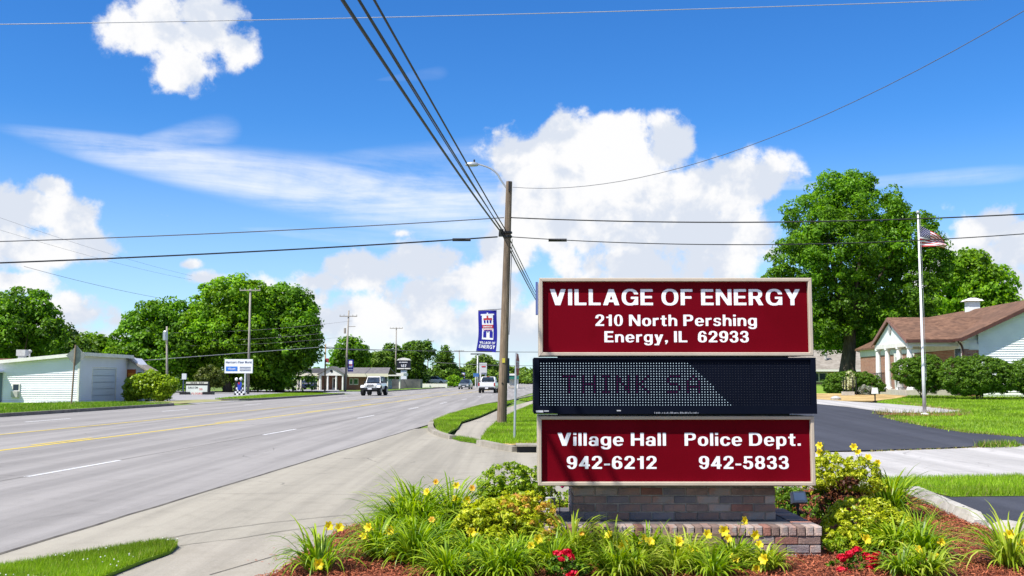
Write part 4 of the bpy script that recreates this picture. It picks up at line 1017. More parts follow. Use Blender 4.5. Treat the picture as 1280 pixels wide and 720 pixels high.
ms_yel = leafmat('spirea_yellow', (.22, .30, .010), (.44, .50, .018), (.66, .66, .05), .4, .4); ms_grn = leafmat('shrub_fresh', (.10, .20, .006), (.25, .38, .014), (.42, .54, .035), .4, .4)
ms_org = leafmat('spirea_orange', (.38, .17, .03), (.60, .38, .06), (.62, .55, .08), .35, .5); ms_dkred = leafmat('barberry_dark', (.04, .012, .008), (.09, .03, .014), (.15, .06, .02), .25, .5)
ms_hedge = leafmat('yew_hedge', (.035, .09, .005), (.085, .18, .009), (.17, .30, .016), .3, .5)
def Lq(px, py, d, rpx, rpy): c = Q(px, py, d); k = d / FPX; return (c.x, c.y, c.z, rpx * k, rpx * k * .85, rpy * k)
shrub('rounded green shrub left of the sign, rear of the yellow shrub', [Lq(634, 604, 10.9, 32, 26), Lq(658, 600, 10.8, 24, 22), Lq(614, 612, 10.9, 18, 20), Lq(640, 626, 10.8, 38, 24), Lq(672, 615, 10.8, 20, 22)], 420, 26, .05, .019, .010, ms_grn, base=(XQ(634, 10.9), 10.9, .055))
t = shrub('yellow leaved shrub with orange tips left of the brick base', [Lq(625, 652, 9.0, 46, 30), Lq(592, 662, 8.95, 26, 26), Lq(660, 646, 9.0, 34, 28), Lq(640, 672, 8.85, 46, 24), Lq(602, 644, 9.05, 26, 18)], 480, 24, .045, .021, .011, ms_yel, base=(XQ(630, 9.3), 9.3, .055))
V, _ = foliage([Lq(652, 630, 9.0, 32, 10), Lq(682, 652, 8.8, 18, 22), Lq(692, 664, 8.7, 9, 16), Lq(620, 630, 9.0, 18, 8)], 60, 22, .035, .020, .010); fmesh('young_shoots', V, ms_org, t, 'orange tipped young leaves')
V, _ = foliage([Lq(625, 690, 8.8, 44, 20), Lq(660, 690, 8.75, 24, 16)], 130, 22, .045, .02, .010, zmin=.07); fmesh('lower_foliage', V, ms_grn, t, 'greener leaves near the ground')
t = shrub('low yellow green shrub at the right end of the brick plinth', [Lq(1078, 650, 9.35, 42, 28), Lq(1048, 664, 9.2, 22, 26), Lq(1112, 660, 9.3, 28, 24), Lq(1084, 680, 9.15, 48, 22)], 420, 26, .042, .022, .009, ms_yel, base=(XQ(1080, 9.3), 9.3, .055))
V, _ = foliage([Lq(1075, 682, 9.1, 44, 18), Lq(1050, 690, 9.0, 22, 14)], 120, 22, .045, .02, .009, zmin=.07); fmesh('lower_foliage', V, ms_grn, t, 'greener leaves near the ground')
t = shrub('tall shrub with yellow top and dark red leaves behind the right end of the sign', [Lq(1040, 590, 11.0, 34, 22), Lq(1076, 597, 11.0, 26, 22), Lq(1020, 596, 11.1, 20, 22)], 300, 26, .05, .020, .010, ms_yel, base=(XQ(1045, 11), 11.0, .055))
V, _ = foliage([Lq(1058, 610, 10.85, 18, 14), Lq(1045, 628, 10.85, 20, 14)], 55, 26, .05, .019, .010, zmin=.07); fmesh('red_foliage', V, ms_dkred, t, 'dark red leaves in the middle')
shrub('dark green shrub behind the sign beside the small flood lamp', [Lq(1010, 635, 11.2, 34, 26), Lq(1045, 645, 11.1, 26, 22), Lq(985, 630, 11.4, 18, 26)], 200, 26, .05, .018, .010, ms_hedge, base=(XQ(1010, 11.2), 11.2, .055))
shrub('small light green plant glimpsed between the brick column and the flood lamp', [Lq(981, 622, 12.0, 14, 20)], 60, 26, .04, .018, .009, ms_grn, base=(XQ(981, 12.0), 12.0, .055))
t = shrub('small green plant with one magenta bloom seen left of the brick column', [Lq(703, 628, 11.6, 20, 15), Lq(690, 632, 11.6, 14, 12)], 80, 26, .04, .018, .009, ms_grn, base=(XQ(703, 11.6), 11.6, .055), cat='plant')
def rose_mesh(r):
    mb = MB()
    for k in range(46):
        d = Vector((random.gauss(0, 1), random.gauss(0, 1), random.gauss(.3, .8))).normalized(); f = random.uniform(.45, 1); c = d * r * f; u = d.cross(Vector((random.random(), random.random(), random.random()))).normalized(); v = d.cross(u)
        s_ = r * random.uniform(.30, .5); mb.add([c - u * s_, c - v * s_ * .9 + d * s_ * .25, c + u * s_, c + v * s_ * .9 + d * s_ * .25, c - d * s_ * .2], [(0, 1, 4), (1, 2, 4), (2, 3, 4), (3, 0, 4)])
    me = bpy.data.meshes.new('bloom'); me.from_pydata(mb.v, [], mb.f); me.materials.append(m_red); return me
RM = [rose_mesh(.038) for _ in range(4)]
def roses(label, lobes, blooms, d):
    t = shrub(label, lobes, 90, 22, .035, .016, .010, ms_hedge, name='rose_bush', cat='rose bush', base=(lobes[0][0], lobes[0][1], .055), stems=4)
    for (x, y, sc) in blooms:
        p = Q(x, y, d + random.uniform(-.03, .03)); o = bpy.data.objects.new('bloom', random.choice(RM)); C.objects.link(o); o.parent = t; o.location = p - base_of(t); o.scale = (sc * 1.15, sc * 1.15, sc * .9); o.rotation_euler = (random.uniform(-.5, .5), random.uniform(-.5, .5), random.uniform(0, 6))
m_mag = mat('magenta_bloom', (.4, .01, .12), None)
mb = MB(); p = Q(703, 608, 11.55); mb.lathe([(.006, -.02), (.022, -.005), (.02, .012), (.008, .02)], p, 7); obj('bloom', mb, m_mag, t)
roses('red rose bush in front of the left half of the plinth with few blooms', [Lq(706, 712, 7.85, 24, 15), Lq(722, 722, 7.85, 20, 14)], [(697, 692, .9), (708, 691, 1), (714, 696, .75), (702, 699, .6), (717, 716, .95), (711, 720, .7)], 7.72)
roses('red rose bush at the right end of the plinth with the large cluster of blooms', [Lq(1070, 706, 8.25, 32, 18), Lq(1092, 716, 8.25, 22, 14)], [(1053, 697, 1), (1062, 692, .9), (1071, 688, 1), (1084, 696, 1), (1093, 702, 1.1), (1088, 710, .9), (1052, 713, 1.05), (1060, 717, .9), (1096, 693, .7), (1075, 719, .7)], 8.1)

# flood lamps
m_lamp = mat('lamp_grey', (.42, .42, .40), (.34, .33, .31), 6, .5); m_lens = mat('lamp_glass', (.45, .52, .58), None, rough=.15, spec=.6); m_black = mat('black_metal', (.012, .012, .013), None, rough=.5)
c = Q(998, 622, 10.4); t = thing('flood_lamp', 'small grey box flood lamp on the ground right of the brick column', 'lamp', (c.x, c.y, .05))
mb = MB(); mb.tube([(c.x, c.y + .03, .03), (c.x, c.y + .03, c.z - .03)], .012, 6); obj('stake', mb, m_black, t)
mb = MB(); mb.box(c, (.155, .07, .115), rz=.12, rx=-.35, taper=.9); obj('housing', mb, m_lamp, t)
mb = MB(); mb.box(c + Vector((0, -.036, .014)), (.12, .008, .08), rz=.12, rx=-.35); obj('lens', mb, m_lens, t)
c = Q(688, 632, 9.75); t = thing('can_lamp', 'ribbed grey can shaped lamp left of the brick column', 'lamp', (c.x, c.y, .05))
mb = MB(); mb.lathe([(.03, -.075), (.046, -.07)] + [(.046 if i % 2 else .051, -.065 + i * .014) for i in range(10)] + [(.05, .075), (.04, .08)], c, 14); obj('housing', mb, m_lamp, t)
mb = MB(); mb.tube([(c.x, c.y, .03), (c.x, c.y, c.z - .07)], .012, 6); obj('stake', mb, m_black, t)
mb = MB(); mb.tube([c + Vector((.0, 0, .08)), c + Vector((.015, 0, .16)), c + Vector((.05, .02, .14)), c + Vector((.09, .05, .06)), (c.x + .10, c.y + .06, .06)], .005, 5); obj('cable', mb, m_black, t)
# parking stops
m_stop = mat('stop_concrete', (.36, .34, .30), (.46, .44, .40), 6, .9, .4, 40, c3=(.28, .26, .23), scale3=2)
def stop(label, pa, pb):
    a = Vector((*pa, 0)); b_ = Vector((*pb, 0)); d = (b_ - a); L_ = d.length; d.normalize(); n_ = Vector((-d.y, d.x, 0)); c = (a + b_) / 2
    t = thing('parking_stop', label, 'parking stop', c, 'concrete parking stops along the bed'); mb = MB()
    prof = [(-.09, 0), (-.09, .05), (-.055, .145), (.055, .145), (.09, .05), (.09, 0)]; vs = []; ends = [(-L_ / 2, .55), (-L_ / 2 + .16, 1), (L_ / 2 - .16, 1), (L_ / 2, .55)]
    for e, k in ends:
        for (w_, z) in prof: vs.append(c + d * e + n_ * w_ + Vector((0, 0, z * k + .02)))
    m_ = len(prof); fs = [(i * m_ + j, (i + 1) * m_ + j, (i + 1) * m_ + (j + 1) % m_, i * m_ + (j + 1) % m_) for i in range(3) for j in range(m_)] + [tuple(range(m_)), tuple(range(4 * m_ - 1, 3 * m_ - 1, -1))]
    mb.add(vs, fs); obj('block', mb, m_stop, t)
    for e in (-L_ * .32, L_ * .3):
        mb = MB(); mb.lathe([(.014, 0), (.014, .004)], c + d * e + Vector((0, 0, .164)), 8); obj('pin_hole', mb, m_black, t)
stop('concrete parking stop in full view between mulch and black parking lot', G(1140, 622)[:2], G(1226, 662)[:2])
stop('concrete parking stop cut off by the right edge of the picture', G(1243, 668)[:2], (G(1243, 668).x + .55, G(1243, 668).y - 2.3))
# storm drain in the far kerb
a, b_ = G(645, 566), G(700, 568.5); t = thing('storm_drain', 'dark storm drain opening in the kerb left of the sign', 'drain', (a.x, a.y, 0)); mb = MB()
mb.b2(a.x, b_.x, a.y - .02, a.y + .5, .135, .175); obj('lid', mb, m_kerb, t); mb = MB(); mb.b2(a.x + .02, b_.x - .02, a.y + .06, a.y + .45, 0, .134); obj('opening', mb, m_black, t)

# ============================================================ UTILITY POLE, BANNER, WIRES
m_pole = mat('pole_wood', (.15, .105, .07), (.24, .18, .125), 6, .9, .6, 20, stretch=(4, 4, .35), c3=(.10, .075, .055), scale3=1.2)
m_pole_g = mat('pole_wood_grey', (.24, .215, .19), (.34, .31, .275), 6, .9, .4, 20, stretch=(4, 4, .35)); m_galv = mat('galvanised', (.42, .44, .46), (.5, .52, .54), 5, .4, metal=.6)
m_wire = mat('wire_black', (.015, .015, .017), None, rough=.5); m_wire_g = mat('wire_grey', (.10, .10, .11), None, rough=.5); m_wire_l = mat('wire_light', (.30, .31, .33), None, rough=.5)
PB = G(627, 531); PT = Q(636.5, 227, PB.y); PYd = PB.y
t = thing('utility_pole', 'weathered wooden utility pole with street lamp and blue banner on the corner lawn', 'utility pole', (PB.x, PB.y, 0))
main_pole = t
mb = MB(); mb.tube([(PB.x, PB.y, -.1)] + [Vector((PB.x, PB.y, 0)).lerp(PT, f) for f in (.1, .3, .5, .7, .9, 1)], [.172, .163, .15, .138, .126, .114, .108], 14); pl_ = obj('pole', mb, m_pole, t, smooth=False)
def onp(py): f = (531 - py) / (531 - 227); return Vector((PB.x, PB.y, 0)).lerp(PT, f)
mb = MB()
for py in (292, 297): mb = MB(); mb.lathe([(.135, -.05), (.165, -.03), (.165, .03), (.135, .05)], onp(py), 12); obj('clamp', mb, m_black, t)
mb = MB()
mb.box(onp(294) + Vector((-.22, 0, .05)), (.2, .2, .25), taper=.8); obj('splice_box', mb, m_black, t)
mb = MB(); mb.box(onp(234) + Vector((.02, -.13, 0)), (.08, .06, .35)); obj('top_bracket', mb, m_black, t)
mb = MB(); pa = onp(237) + Vector((-.05, 0, 0)); hd = Q(590, 204.5, PYd)
pts = [pa, pa + Vector((-.25, 0, .35)), Q(622, 217, PYd), Q(612, 209.5, PYd), Q(601, 206, PYd), hd + Vector((.2, 0, -.02))]
arm = obj('lamp_arm', mb.tube(smooth_line(pts, 2), .03, 8), m_galv, t, smooth=True)
mb = MB(); mb.lathe([(.02, -.11), (.08, -.09), (.10, -.03), (.075, .03), (.03, .06)], hd + Vector((0, 0, 0)), 12, sx=2.6); lh = obj('lamp_head', mb, m_galv, t, smooth=True)
mb = MB(); mb.lathe([(.03, 0), (.035, .08), (.02, .1)], hd + Vector((.08, 0, .05)), 8); obj('photocell', mb, m_black, lh)
mb = MB(); q = onp(330) + Vector((.15, -.02, 0)); mb.tube(smooth_line([onp(300) + Vector((.17, 0, 0)), Q(638, 360, PYd), Q(637.5, 400, PYd), onp(420) + Vector((.16, 0, 0))], 2), .012, 5); obj('cable_loop', mb, m_wire, t)
mb = MB(); mb.b2(onp(470).x + .10, onp(470).x + .22, PYd - .03, PYd + .12, onp(480).z, onp(449).z); obj('meter_conduit', mb, mat('conduit_dark', (.03, .05, .08), None), t)
mb = MB(); mb.box(onp(452) + Vector((0, -.166, 0)), (.10, .012, .16)); mb.v = mb.v; obj('marker_tag', mb, mat('tag_yellow', (.5, .42, .05), None), t)
mb = MB(); mb.box(onp(480) + Vector((-.02, -.172, 0)), (.05, .012, .05)); obj('knot', mb, m_black, t)
# banner
bt = thing('street_banner', 'blue village banner hanging from the wooden utility pole', 'banner', onp(410))
m_blue = mat('banner_blue', (.008, .008, .23), (.012, .012, .28), 2, .6); m_bw = mat('banner_white', (.72, .72, .76), None, rough=.6); m_br = mat('banner_red', (.42, .02, .03), None, rough=.6)
bl, br_, btop, bbot = Q(598.5, 388, PYd).x, Q(621.5, 388, PYd).x, Q(600, 388.5, PYd).z, Q(600, 438.5, PYd).z
def banner_pt(p, yb=PYd):
    """bends the flat banner into a gentle wave and lets it hang askew"""
    f = (p[2] - bbot) / (btop - bbot); g = (p[0] - bl) / (br_ - bl)
    return (p[0] - (1 - f) ** 2 * .09 * (1 - g * .5) + .02 * math.sin(f * 5), p[1] + .05 * math.sin(g * 4 + f * 3.5), p[2] + .035 * (g - .2) * (f * 2 - 1) * -1 * (-1) + (-.03 * g if f < .5 else 0) * (1 - f))
mb = MB(); NX, NZ = 8, 14; vs = []
for off in (0, .006):
    for i in range(NX + 1):
        for j in range(NZ + 1): q = banner_pt((bl + (br_ - bl) * i / NX, PYd, bbot + (btop - bbot) * j / NZ)); vs.append((q[0], q[1] + off, q[2]))
n_ = (NX + 1) * (NZ + 1); fs = []
for i in range(NX):
    for j in range(NZ): a = i * (NZ + 1) + j; fs.append((a, a + NZ + 1, a + NZ + 2, a + 1)); fs.append((n_ + a, n_ + a + 1, n_ + a + NZ + 2, n_ + a + NZ + 1))
bo = obj('cloth', mb.add(vs, fs), m_blue, bt, smooth=True)
bw_ = br_ - bl; bh = btop - bbot
def brect(mb, x0, x1, z0, z1, off=-.008, nx=2):
    """x and z as fractions of the banner"""
    for i in range(nx):
        a0 = x0 + (x1 - x0) * i / nx; a1 = x0 + (x1 - x0) * (i + 1) / nx
        mb.add([banner_pt((bl + bw_ * a, PYd + off, bbot + bh * z)) for a, z in ((a0, z0), (a1, z0), (a1, z1), (a0, z1))], [(0, 1, 2, 3)])
wm, rm, dm = MB(), MB(), MB()
[brect(wm, .20, .80, .29 + .61 * q / 6, .29 + .61 * (q + 1) / 6, -.012, 8) for q in range(6)]; brect(wm, .14, .86, .88, .915, -.013, 8); brect(wm, .46, .54, .915, .945, -.013, 1)
brect(rm, .20, .80, .56, .645, -.018, 8); brect(rm, .28, .74, .765, .81, -.016, 4); brect(rm, .455, .54, .79, .87, -.017, 1); brect(rm, .30, .34, .73, .77, -.016, 1); brect(rm, .68, .72, .73, .77, -.016, 1); brect(rm, .24, .76, .515, .53, -.016, 3)
for a in (.30, .455, .61): brect(dm, a, a + .09, .685, .755, -.018, 1)
brect(dm, .26, .42, .34, .49, -.019, 2); brect(dm, .60, .76, .34, .49, -.019, 2); brect(dm, .30, .72, .495, .51, -.019, 4); brect(dm, .47, .53, .46, .49, -.016, 1)
em = obj('emblem', wm, m_bw, bt, label='white two storey building front', kind='stuff'); obj('emblem_red', rm, m_br, em, kind='stuff'); obj('emblem_openings', dm, m_blue, em, kind='stuff')
ax = lambda p: banner_pt(p)
letters('VILLAGE OF', bl + bw_ * .10, bl + bw_ * .92, bbot + bh * .185, bh * .058, PYd - .012, m_bw, bt, ax, True, 14)
letters('ENERGY', bl + bw_ * .10, bl + bw_ * .93, bbot + bh * .075, bh * .085, PYd - .012, m_bw, bt, ax, True, 14)
letters('ENERGY', bl + bw_ * .25, bl + bw_ * .75, bbot + bh * .58, bh * .04, PYd - .022, m_bw, bt, ax, True, 10)
mb = MB(); mb.tube([(bl - .02, PYd, btop + .01), (onp(388).x, PYd, onp(388).z + .01)], .012, 6); mb.tube([(bl - .09, PYd, bbot - .01), (onp(439).x, PYd, onp(440).z - .03)], .012, 6); obj('bracket', mb, m_black, bt)

def wire(label, p0, p1, r, sag, m=None, n=24, name='power_line', group='overhead lines', extra=None):
    p0, p1 = Vector(p0), Vector(p1); pts = []
    for i in range(n + 1):
        f = i / n; q = p0.lerp(p1, f); q.z -= sag * 4 * f * (1 - f); pts.append(q)
    o = obj(name, MB().tube(pts, r, 5), m or m_wire, loc=p0); tag(o, label, 'wire', group); return o, pts
roadv = Vector((SL, 1, 0)).normalized()
def along(px, py, dist_back, dist_fwd, r, sag, label, m=None, dz=0):
    a = Q(px, py, PYd - .15); b0 = a - roadv * dist_back; b0.z += dz; b0.x -= .62
    wire(label, b0, a, r, sag, m); f0 = a + roadv * dist_fwd; f0.z += .2; wire(label.replace('towards the viewer', 'away behind it'), a, f0, r, sag * .8, m)
along(627, 291, 38, 52, .028, .25, 'thickest bundled cable running from the pole towards the viewer, leftmost of the bundle')
along(628, 289, 38, 52, .018, .05, 'cable running from the pole towards the viewer close beside the thickest one', dz=.1)
along(629, 288, 38, 52, .012, .30, 'thin cable in the middle of the bundle running from the pole towards the viewer', dz=.35)
along(631, 286, 38, 52, .020, .10, 'cable running from the pole towards the viewer, alone on the right of the bundle', dz=.42)
wire('cable from the pole across the road to the left, upper of the two', Q(630, 272, PYd), Q(-160, 306, PYd - 2), .018, .12, m_wire_g)
wire('cable from the pole across the road to the left, lower and thicker of the two', Q(622, 296, PYd), Q(-160, 334, PYd - 4), .026, .10)
wire('upper cable from the pole to the right in front of the big tree', Q(638, 272, PYd), Q(1420, 259, 30), .022, .30)
wire('lower cable from the pole to the right in front of the big tree', Q(638, 296, PYd), Q(1420, 280, 31), .016, .45)
wire('pale thin wire across the top of the sky', Q(-120, 32, 22), Q(1400, -7, 22), .010, .10, m_wire_l)
wire('thin service wire rising from the pole top to the upper right corner', Q(641, 234, PYd), Q(1400, -60, 18), .009, 1.35, m_wire_g)
for (px, py) in ((577, 300), (697, 300.5)):
    c = Q(px, py, PYd - .2); o = obj('splice_case', MB().tube([c - Vector((.32, 0, -.01)), c + Vector((.32, 0, .01))], [.055, .055], 8), m_wire, loc=c); tag(o, 'black splice case on the lower cable just %s of the pole' % ('left' if px < 640 else 'right'), 'splice case')
# stop sign seen edge on
B0 = G(643, 551); t = thing('stop_sign', 'stop sign seen almost edge on beside the utility pole', 'road sign', B0); tp = Q(645.3, 441, B0.y)
mb = MB(); mb.tube([B0 + Vector((0, 0, -.05)), tp], .03, 8); obj('post', mb, m_galv, t)
c = Q(645.3, 456, B0.y); nrm = Vector((math.cos(R(-9)), math.sin(R(-9)), 0)); sidev = Vector((-nrm.y, nrm.x, 0)); m_sr = mat('stop_red', (.38, .02, .025), (.28, .03, .03), 4, .5); m_sb = mat('sign_back', (.33, .27, .25), (.24, .19, .18), 5, .5, metal=.2)
rr = .31; oc = [c + nrm * .035 + sidev * rr * math.cos(R(22.5 + 45 * k)) + Vector((0, 0, rr * math.sin(R(22.5 + 45 * k)))) for k in range(8)]
plt = obj('plate', MB().prism(oc, nrm * .004), m_sb, t)
oc2 = [p + nrm * .005 + (p - (c + nrm * .035)) * -.05 for p in oc]; obj('red_face', MB().prism(oc2, nrm * .001), m_sr, plt)
letters('STOP', -.22, .22, -.1, .2, 0, m_bw, plt, lambda p: tuple(c + nrm * .0425 - sidev * -p[0] + Vector((0, 0, p[2]))), True, 12)

# ============================================================ RIGHT SIDE: HOUSE, FLAGPOLE, TREES
m_shing = shingle_mat('roof_shingles', (.095, .046, .025), (.205, .108, .064), (.075, .04, .025), (5, 9, 9)); m_shing2 = shingle_mat('roof_shingles_tan', (.20, .175, .145), (.30, .27, .23), (.17, .15, .12), (4, 4, 4))
m_brk = brickwall_mat('house_brick', (.24, .08, .045), (.36, .15, .09), (.32, .29, .25)); m_side = mat('white_siding', (.74, .77, .76), (.68, .71, .71), 2, .6)
m_trim = mat('white_trim', (.72, .70, .66), (.64, .62, .58), 3, .6); m_fascia = mat('brown_fascia', (.06, .025, .02), (.085, .035, .028), 4, .5); m_win = mat('window_glass', (.012, .018, .03), (.03, .045, .07), 1.5, .12, spec=.28)
m_col = mat('column_white', (.74, .73, .70), (.68, .67, .64), 3, .55); m_step = mat('porch_concrete', (.40, .37, .31), (.48, .44, .38), 4, .9)
YAW = R(-4.0); U_ = Vector((math.sin(-YAW), math.cos(YAW), 0)); P_ = Vector((math.cos(YAW), math.sin(YAW), 0)); E0 = Vector((21.4, 47.6, 0))
def hp(s_, t_, z): return E0 + P_ * s_ + U_ * t_ + Vector((0, 0, z))
def hbox(mb, s0, s1, t0, t1, z0, z1): return mb.add([hp(s_, t_, z) for z in (z0, z1) for s_, t_ in ((s0, t0), (s1, t0), (s1, t1), (s0, t1))], [(3, 2, 1, 0), (4, 5, 6, 7), (0, 1, 5, 4), (1, 2, 6, 5), (2, 3, 7, 6), (3, 0, 4, 7)])
GZ = .62
ho = thing('house', 'brick and white sided house with brown shingle roof and a columned portico', 'house', hp(4, 8, GZ))
ZE, SR, PIT = 3.55, 4.2, .475
# walls
mb = MB(); hbox(mb, .3, 8.1, .3, 18, GZ - .3, ZE - .1); obj('inner_wall', mb, m_trim, ho)
mb = MB(); hbox(mb, .24, .5, .24, 18, GZ - .3, 3.02); hbox(mb, .5, .95, .24, .5, GZ - .3, 2.98); obj('brick_wall', mb, m_brk, ho)
mb = MB(); hbox(mb, .22, .5, .22, 18, 3.03, ZE - .06); hbox(mb, .51, .95, .225, .5, 2.99, ZE - .3); obj('frieze', mb, m_trim, ho)
# siding boards on the gable end, one joined part
mb = MB(); z = GZ + .0
while z < ZE + PIT * SR - .1:
    z1 = z + .115; lim = lambda zz: max(.95, (zz - ZE) / PIT + .12) if zz > ZE - .3 else .95
    a0, a1 = lim(z), lim(z1); b0, b1 = 2 * SR - lim(z) + (.15 if z < ZE else 0), 2 * SR - lim(z1) + (.15 if z1 < ZE else 0)
    if z < ZE - .3: b0 = b1 = 8.1
    if a1 < b1: mb.add([hp(a0, .215, z), hp(b0, .215, z), hp(b1, .25, z1), hp(a1, .25, z1), hp(a0, .25, z), hp(b0, .25, z)], [(0, 1, 2, 3), (4, 5, 1, 0)])
    z = z1
obj('siding', mb, m_side, ho, kind='stuff')
mb = MB(); mb.add([hp(.5, .4, ZE - .3), hp(7.9, .4, ZE - .3), hp(7.9, .4, ZE), hp(SR, .4, ZE + PIT * SR - .25), hp(.5, .4, ZE)], [(0, 1, 2, 3, 4)]); obj('gable_sheathing', mb, m_side, ho)
# main roof slabs
def slab(mb, pts, th=.14): return mb.prism(pts, (0, 0, -th))
roof = obj('roof', slab(slab(MB(), [hp(-.02, -.25, ZE), hp(SR, -.25, ZE + PIT * SR), hp(SR, 18.3, ZE + PIT * SR), hp(-.02, 18.3, ZE)], .12), [hp(SR + .001, -.25, ZE + PIT * SR - .001), hp(2 * SR, -.25, ZE), hp(2 * SR, 18.3, ZE), hp(SR + .001, 18.3, ZE + PIT * SR - .001)], .12), m_shing, ho)
mb = MB(); mb.prism([hp(-.03, -.262, ZE - .02), hp(SR, -.262, ZE + PIT * SR - .02), hp(SR, -.262, ZE + PIT * SR - .20), hp(-.03, -.262, ZE - .20)], U_ * .04); mb.prism([hp(SR, -.262, ZE + PIT * SR - .02), hp(2 * SR, -.262, ZE - .02), hp(2 * SR, -.262, ZE - .20), hp(SR, -.262, ZE + PIT * SR - .20)], U_ * .04)
hbox(mb, -.10, -.03, -.26, 1.0, ZE - .16, ZE - .03); obj('rake_board', mb, m_fascia, ho)
mb = MB(); hbox(mb, -.0, .24, -.2, .9, ZE - .2, ZE - .16); obj('soffit', mb, m_trim, ho)
mb = MB(); mb.tube([hp(-.05, .12, ZE - .12), hp(.12, .12, ZE - .35), hp(.17, .14, ZE - .5), hp(.17, .14, GZ)], .05, 6); obj('downspout', mb, m_fascia, ho)
cp = hp(SR, 9.3, ZE + PIT * SR - .15); mb = MB(); mb.box(cp + Vector((0, 0, .3)), (.62, .62, .6), rz=YAW); cu_ = obj('cupola', mb, m_side, ho)
mb = MB(); mb.box(cp + Vector((0, 0, .66)), (.95, .95, .10), rz=YAW, taper=.8); mb.box(cp + Vector((0, 0, .75)), (.7, .7, .10), rz=YAW, taper=.4); obj('cupola_cap', mb, m_trim, cu_)
# windows and door on the brick front (facing -s)
def hwin(t0, t1, z0, z1, name='window', pane=None):
    mb = MB(); hbox(mb, .19, .238, t0, t1, z0, z1); w_ = obj(name, mb, m_trim, ho)
    tm = (z0 + z1) / 2
    for za, zb in ((z0 + .07, tm - .03), (tm + .03, z1 - .07)):
        mb = MB(); hbox(mb, .182, .189, t0 + .08, t1 - .08, za, zb); obj('pane', mb, m_win, w_)
hwin(.35, 1.25, 1.75, 3.12); hwin(7.3, 8.5, 1.9, 3.0)
mb = MB(); hbox(mb, .16, .238, 9.4, 10.7, 1.0, 3.1); dr = obj('door', mb, m_trim, ho); mb = MB(); hbox(mb, .15, .159, 9.75, 10.35, 1.25, 2.85); obj('pane', mb, m_win, dr)
mb = MB(); hbox(mb, .17, .238, 4.6, 5.8, 2.1, 2.95); obj('shutter', mb, mat('beige_shutter', (.42, .36, .22), None), ho)
mb = MB(); hbox(mb, .02, .10, .02, .22, GZ, 3.0)
# portico
TC, HW, SP, PE, PP = 3.55, 2.95, -2.3, 3.52, .42
mb = MB()
rp = lambda s_, k, z=0: hp(s_, TC + k * HW, PE + PP * HW * (1 - abs(k)) + z)
send = 3.2
slab(mb, [rp(SP, -1), hp(.0, TC - HW, PE), hp(send, TC, PE + PP * HW), rp(SP, 0)], .10); slab(mb, [rp(SP, 0, -.001), hp(send, TC + .001, PE + PP * HW - .001), hp(.0, TC + HW, PE), rp(SP, 1)], .10)
pr = obj('portico_roof', mb, m_shing, ho)
mb = MB(); mb.prism([rp(SP - .02, -1, -.02), rp(SP - .02, 0, -.02), rp(SP - .02, 0, -.20), rp(SP - .02, -1, -.20)], P_ * .05); mb.prism([rp(SP - .02, 0, -.02), rp(SP - .02, 1, -.02), rp(SP - .02, 1, -.20), rp(SP - .02, 0, -.20)], P_ * .05)
obj('rake_board', mb, mat('rake_reddish', (.26, .13, .10), (.20, .10, .08), 5, .6), ho)
mb = MB(); hbox(mb, SP, .0, TC - HW - .04, TC - HW + .03, PE - .17, PE - .03); obj('gutter', mb, m_fascia, ho)
mb = MB(); mb.prism([hp(SP + .15, TC - HW + .2, PE - .12), hp(SP + .15, TC, PE + PP * HW - .18), hp(SP + .15, TC + HW - .2, PE - .12)], P_ * .1)
gb = obj('pediment', mb, m_side, ho)
q = hp(SP + .13, TC, PE + .62); mb = MB(); oc = [q + U_ * .2 * math.cos(R(45 * k)) + Vector((0, 0, .26 * math.sin(R(45 * k)))) for k in range(8)]; mb.prism(oc, -P_ * .03); obj('gable_vent', mb, mat('vent_grey', (.30, .30, .29), None), gb)
mb = MB(); hbox(mb, SP + .12, SP + .38, TC - HW + .2, TC + HW - .2, PE - .34, PE - .12); hbox(mb, SP + .38, .2, TC - HW + .2, TC - HW + .42, PE - .34, PE - .12); hbox(mb, SP + .38, .2, TC + HW - .42, TC + HW - .2, PE - .34, PE - .12); obj('beam', mb, m_trim, ho)
mb = MB(); hbox(mb, SP + .39, .2, TC - HW + .43, TC + HW - .43, PE - .2, PE - .16); obj('ceiling', mb, m_trim, ho)
FZ = 1.06
mb = MB(); hbox(mb, SP - .05, .2, TC - HW + .1, TC + HW - .1, .4, FZ); obj('porch_floor', mb, m_step, ho)
for k in range(3):
    mb = MB(); hbox(mb, SP - .05 - .35 * (k + 1), SP - .051 - .35 * k, TC + .2, TC + 2.6, .4, FZ - .13 * (k + 1)); obj('step', mb, m_step, ho)
for t_ in (TC - 2.6, TC - .95, TC + .95, TC + 2.6):
    q = hp(SP + .25, t_, FZ); mb = MB(); mb.lathe([(.2, 0), (.2, .08), (.155, .12), (.145, .2), (.14, 1.1), (.12, PE - .34 - FZ - .14), (.16, PE - .34 - FZ - .08), (.17, PE - .34 - FZ)], q, 14); obj('column', mb, m_col, ho, smooth=False)
mb = MB(); a_, b_ = hp(SP + .1, TC + .2, FZ), hp(SP + .1, TC - .9, FZ)
for (a_, b_) in ((hp(SP + .1, TC + 2.5, FZ), hp(SP + .1, TC + 1.1, FZ)), (hp(SP + .1, TC - .8, FZ), hp(SP + .1, TC - 2.5, FZ)), (hp(SP - 1.1, TC + 2.7, FZ - .4), hp(SP + .1, TC + 2.7, FZ))):
    mb = MB(); up = Vector((0, 0, .85)); mb.tube([a_ + up, b_ + up], .022, 5); mb.tube([a_ + up * .12, b_ + up * .12], .015, 5)
    for k in range(11): q = a_.lerp(b_, k / 10); mb.tube([q, q + up], .012, 4)
    obj('railing', mb, m_black, ho)
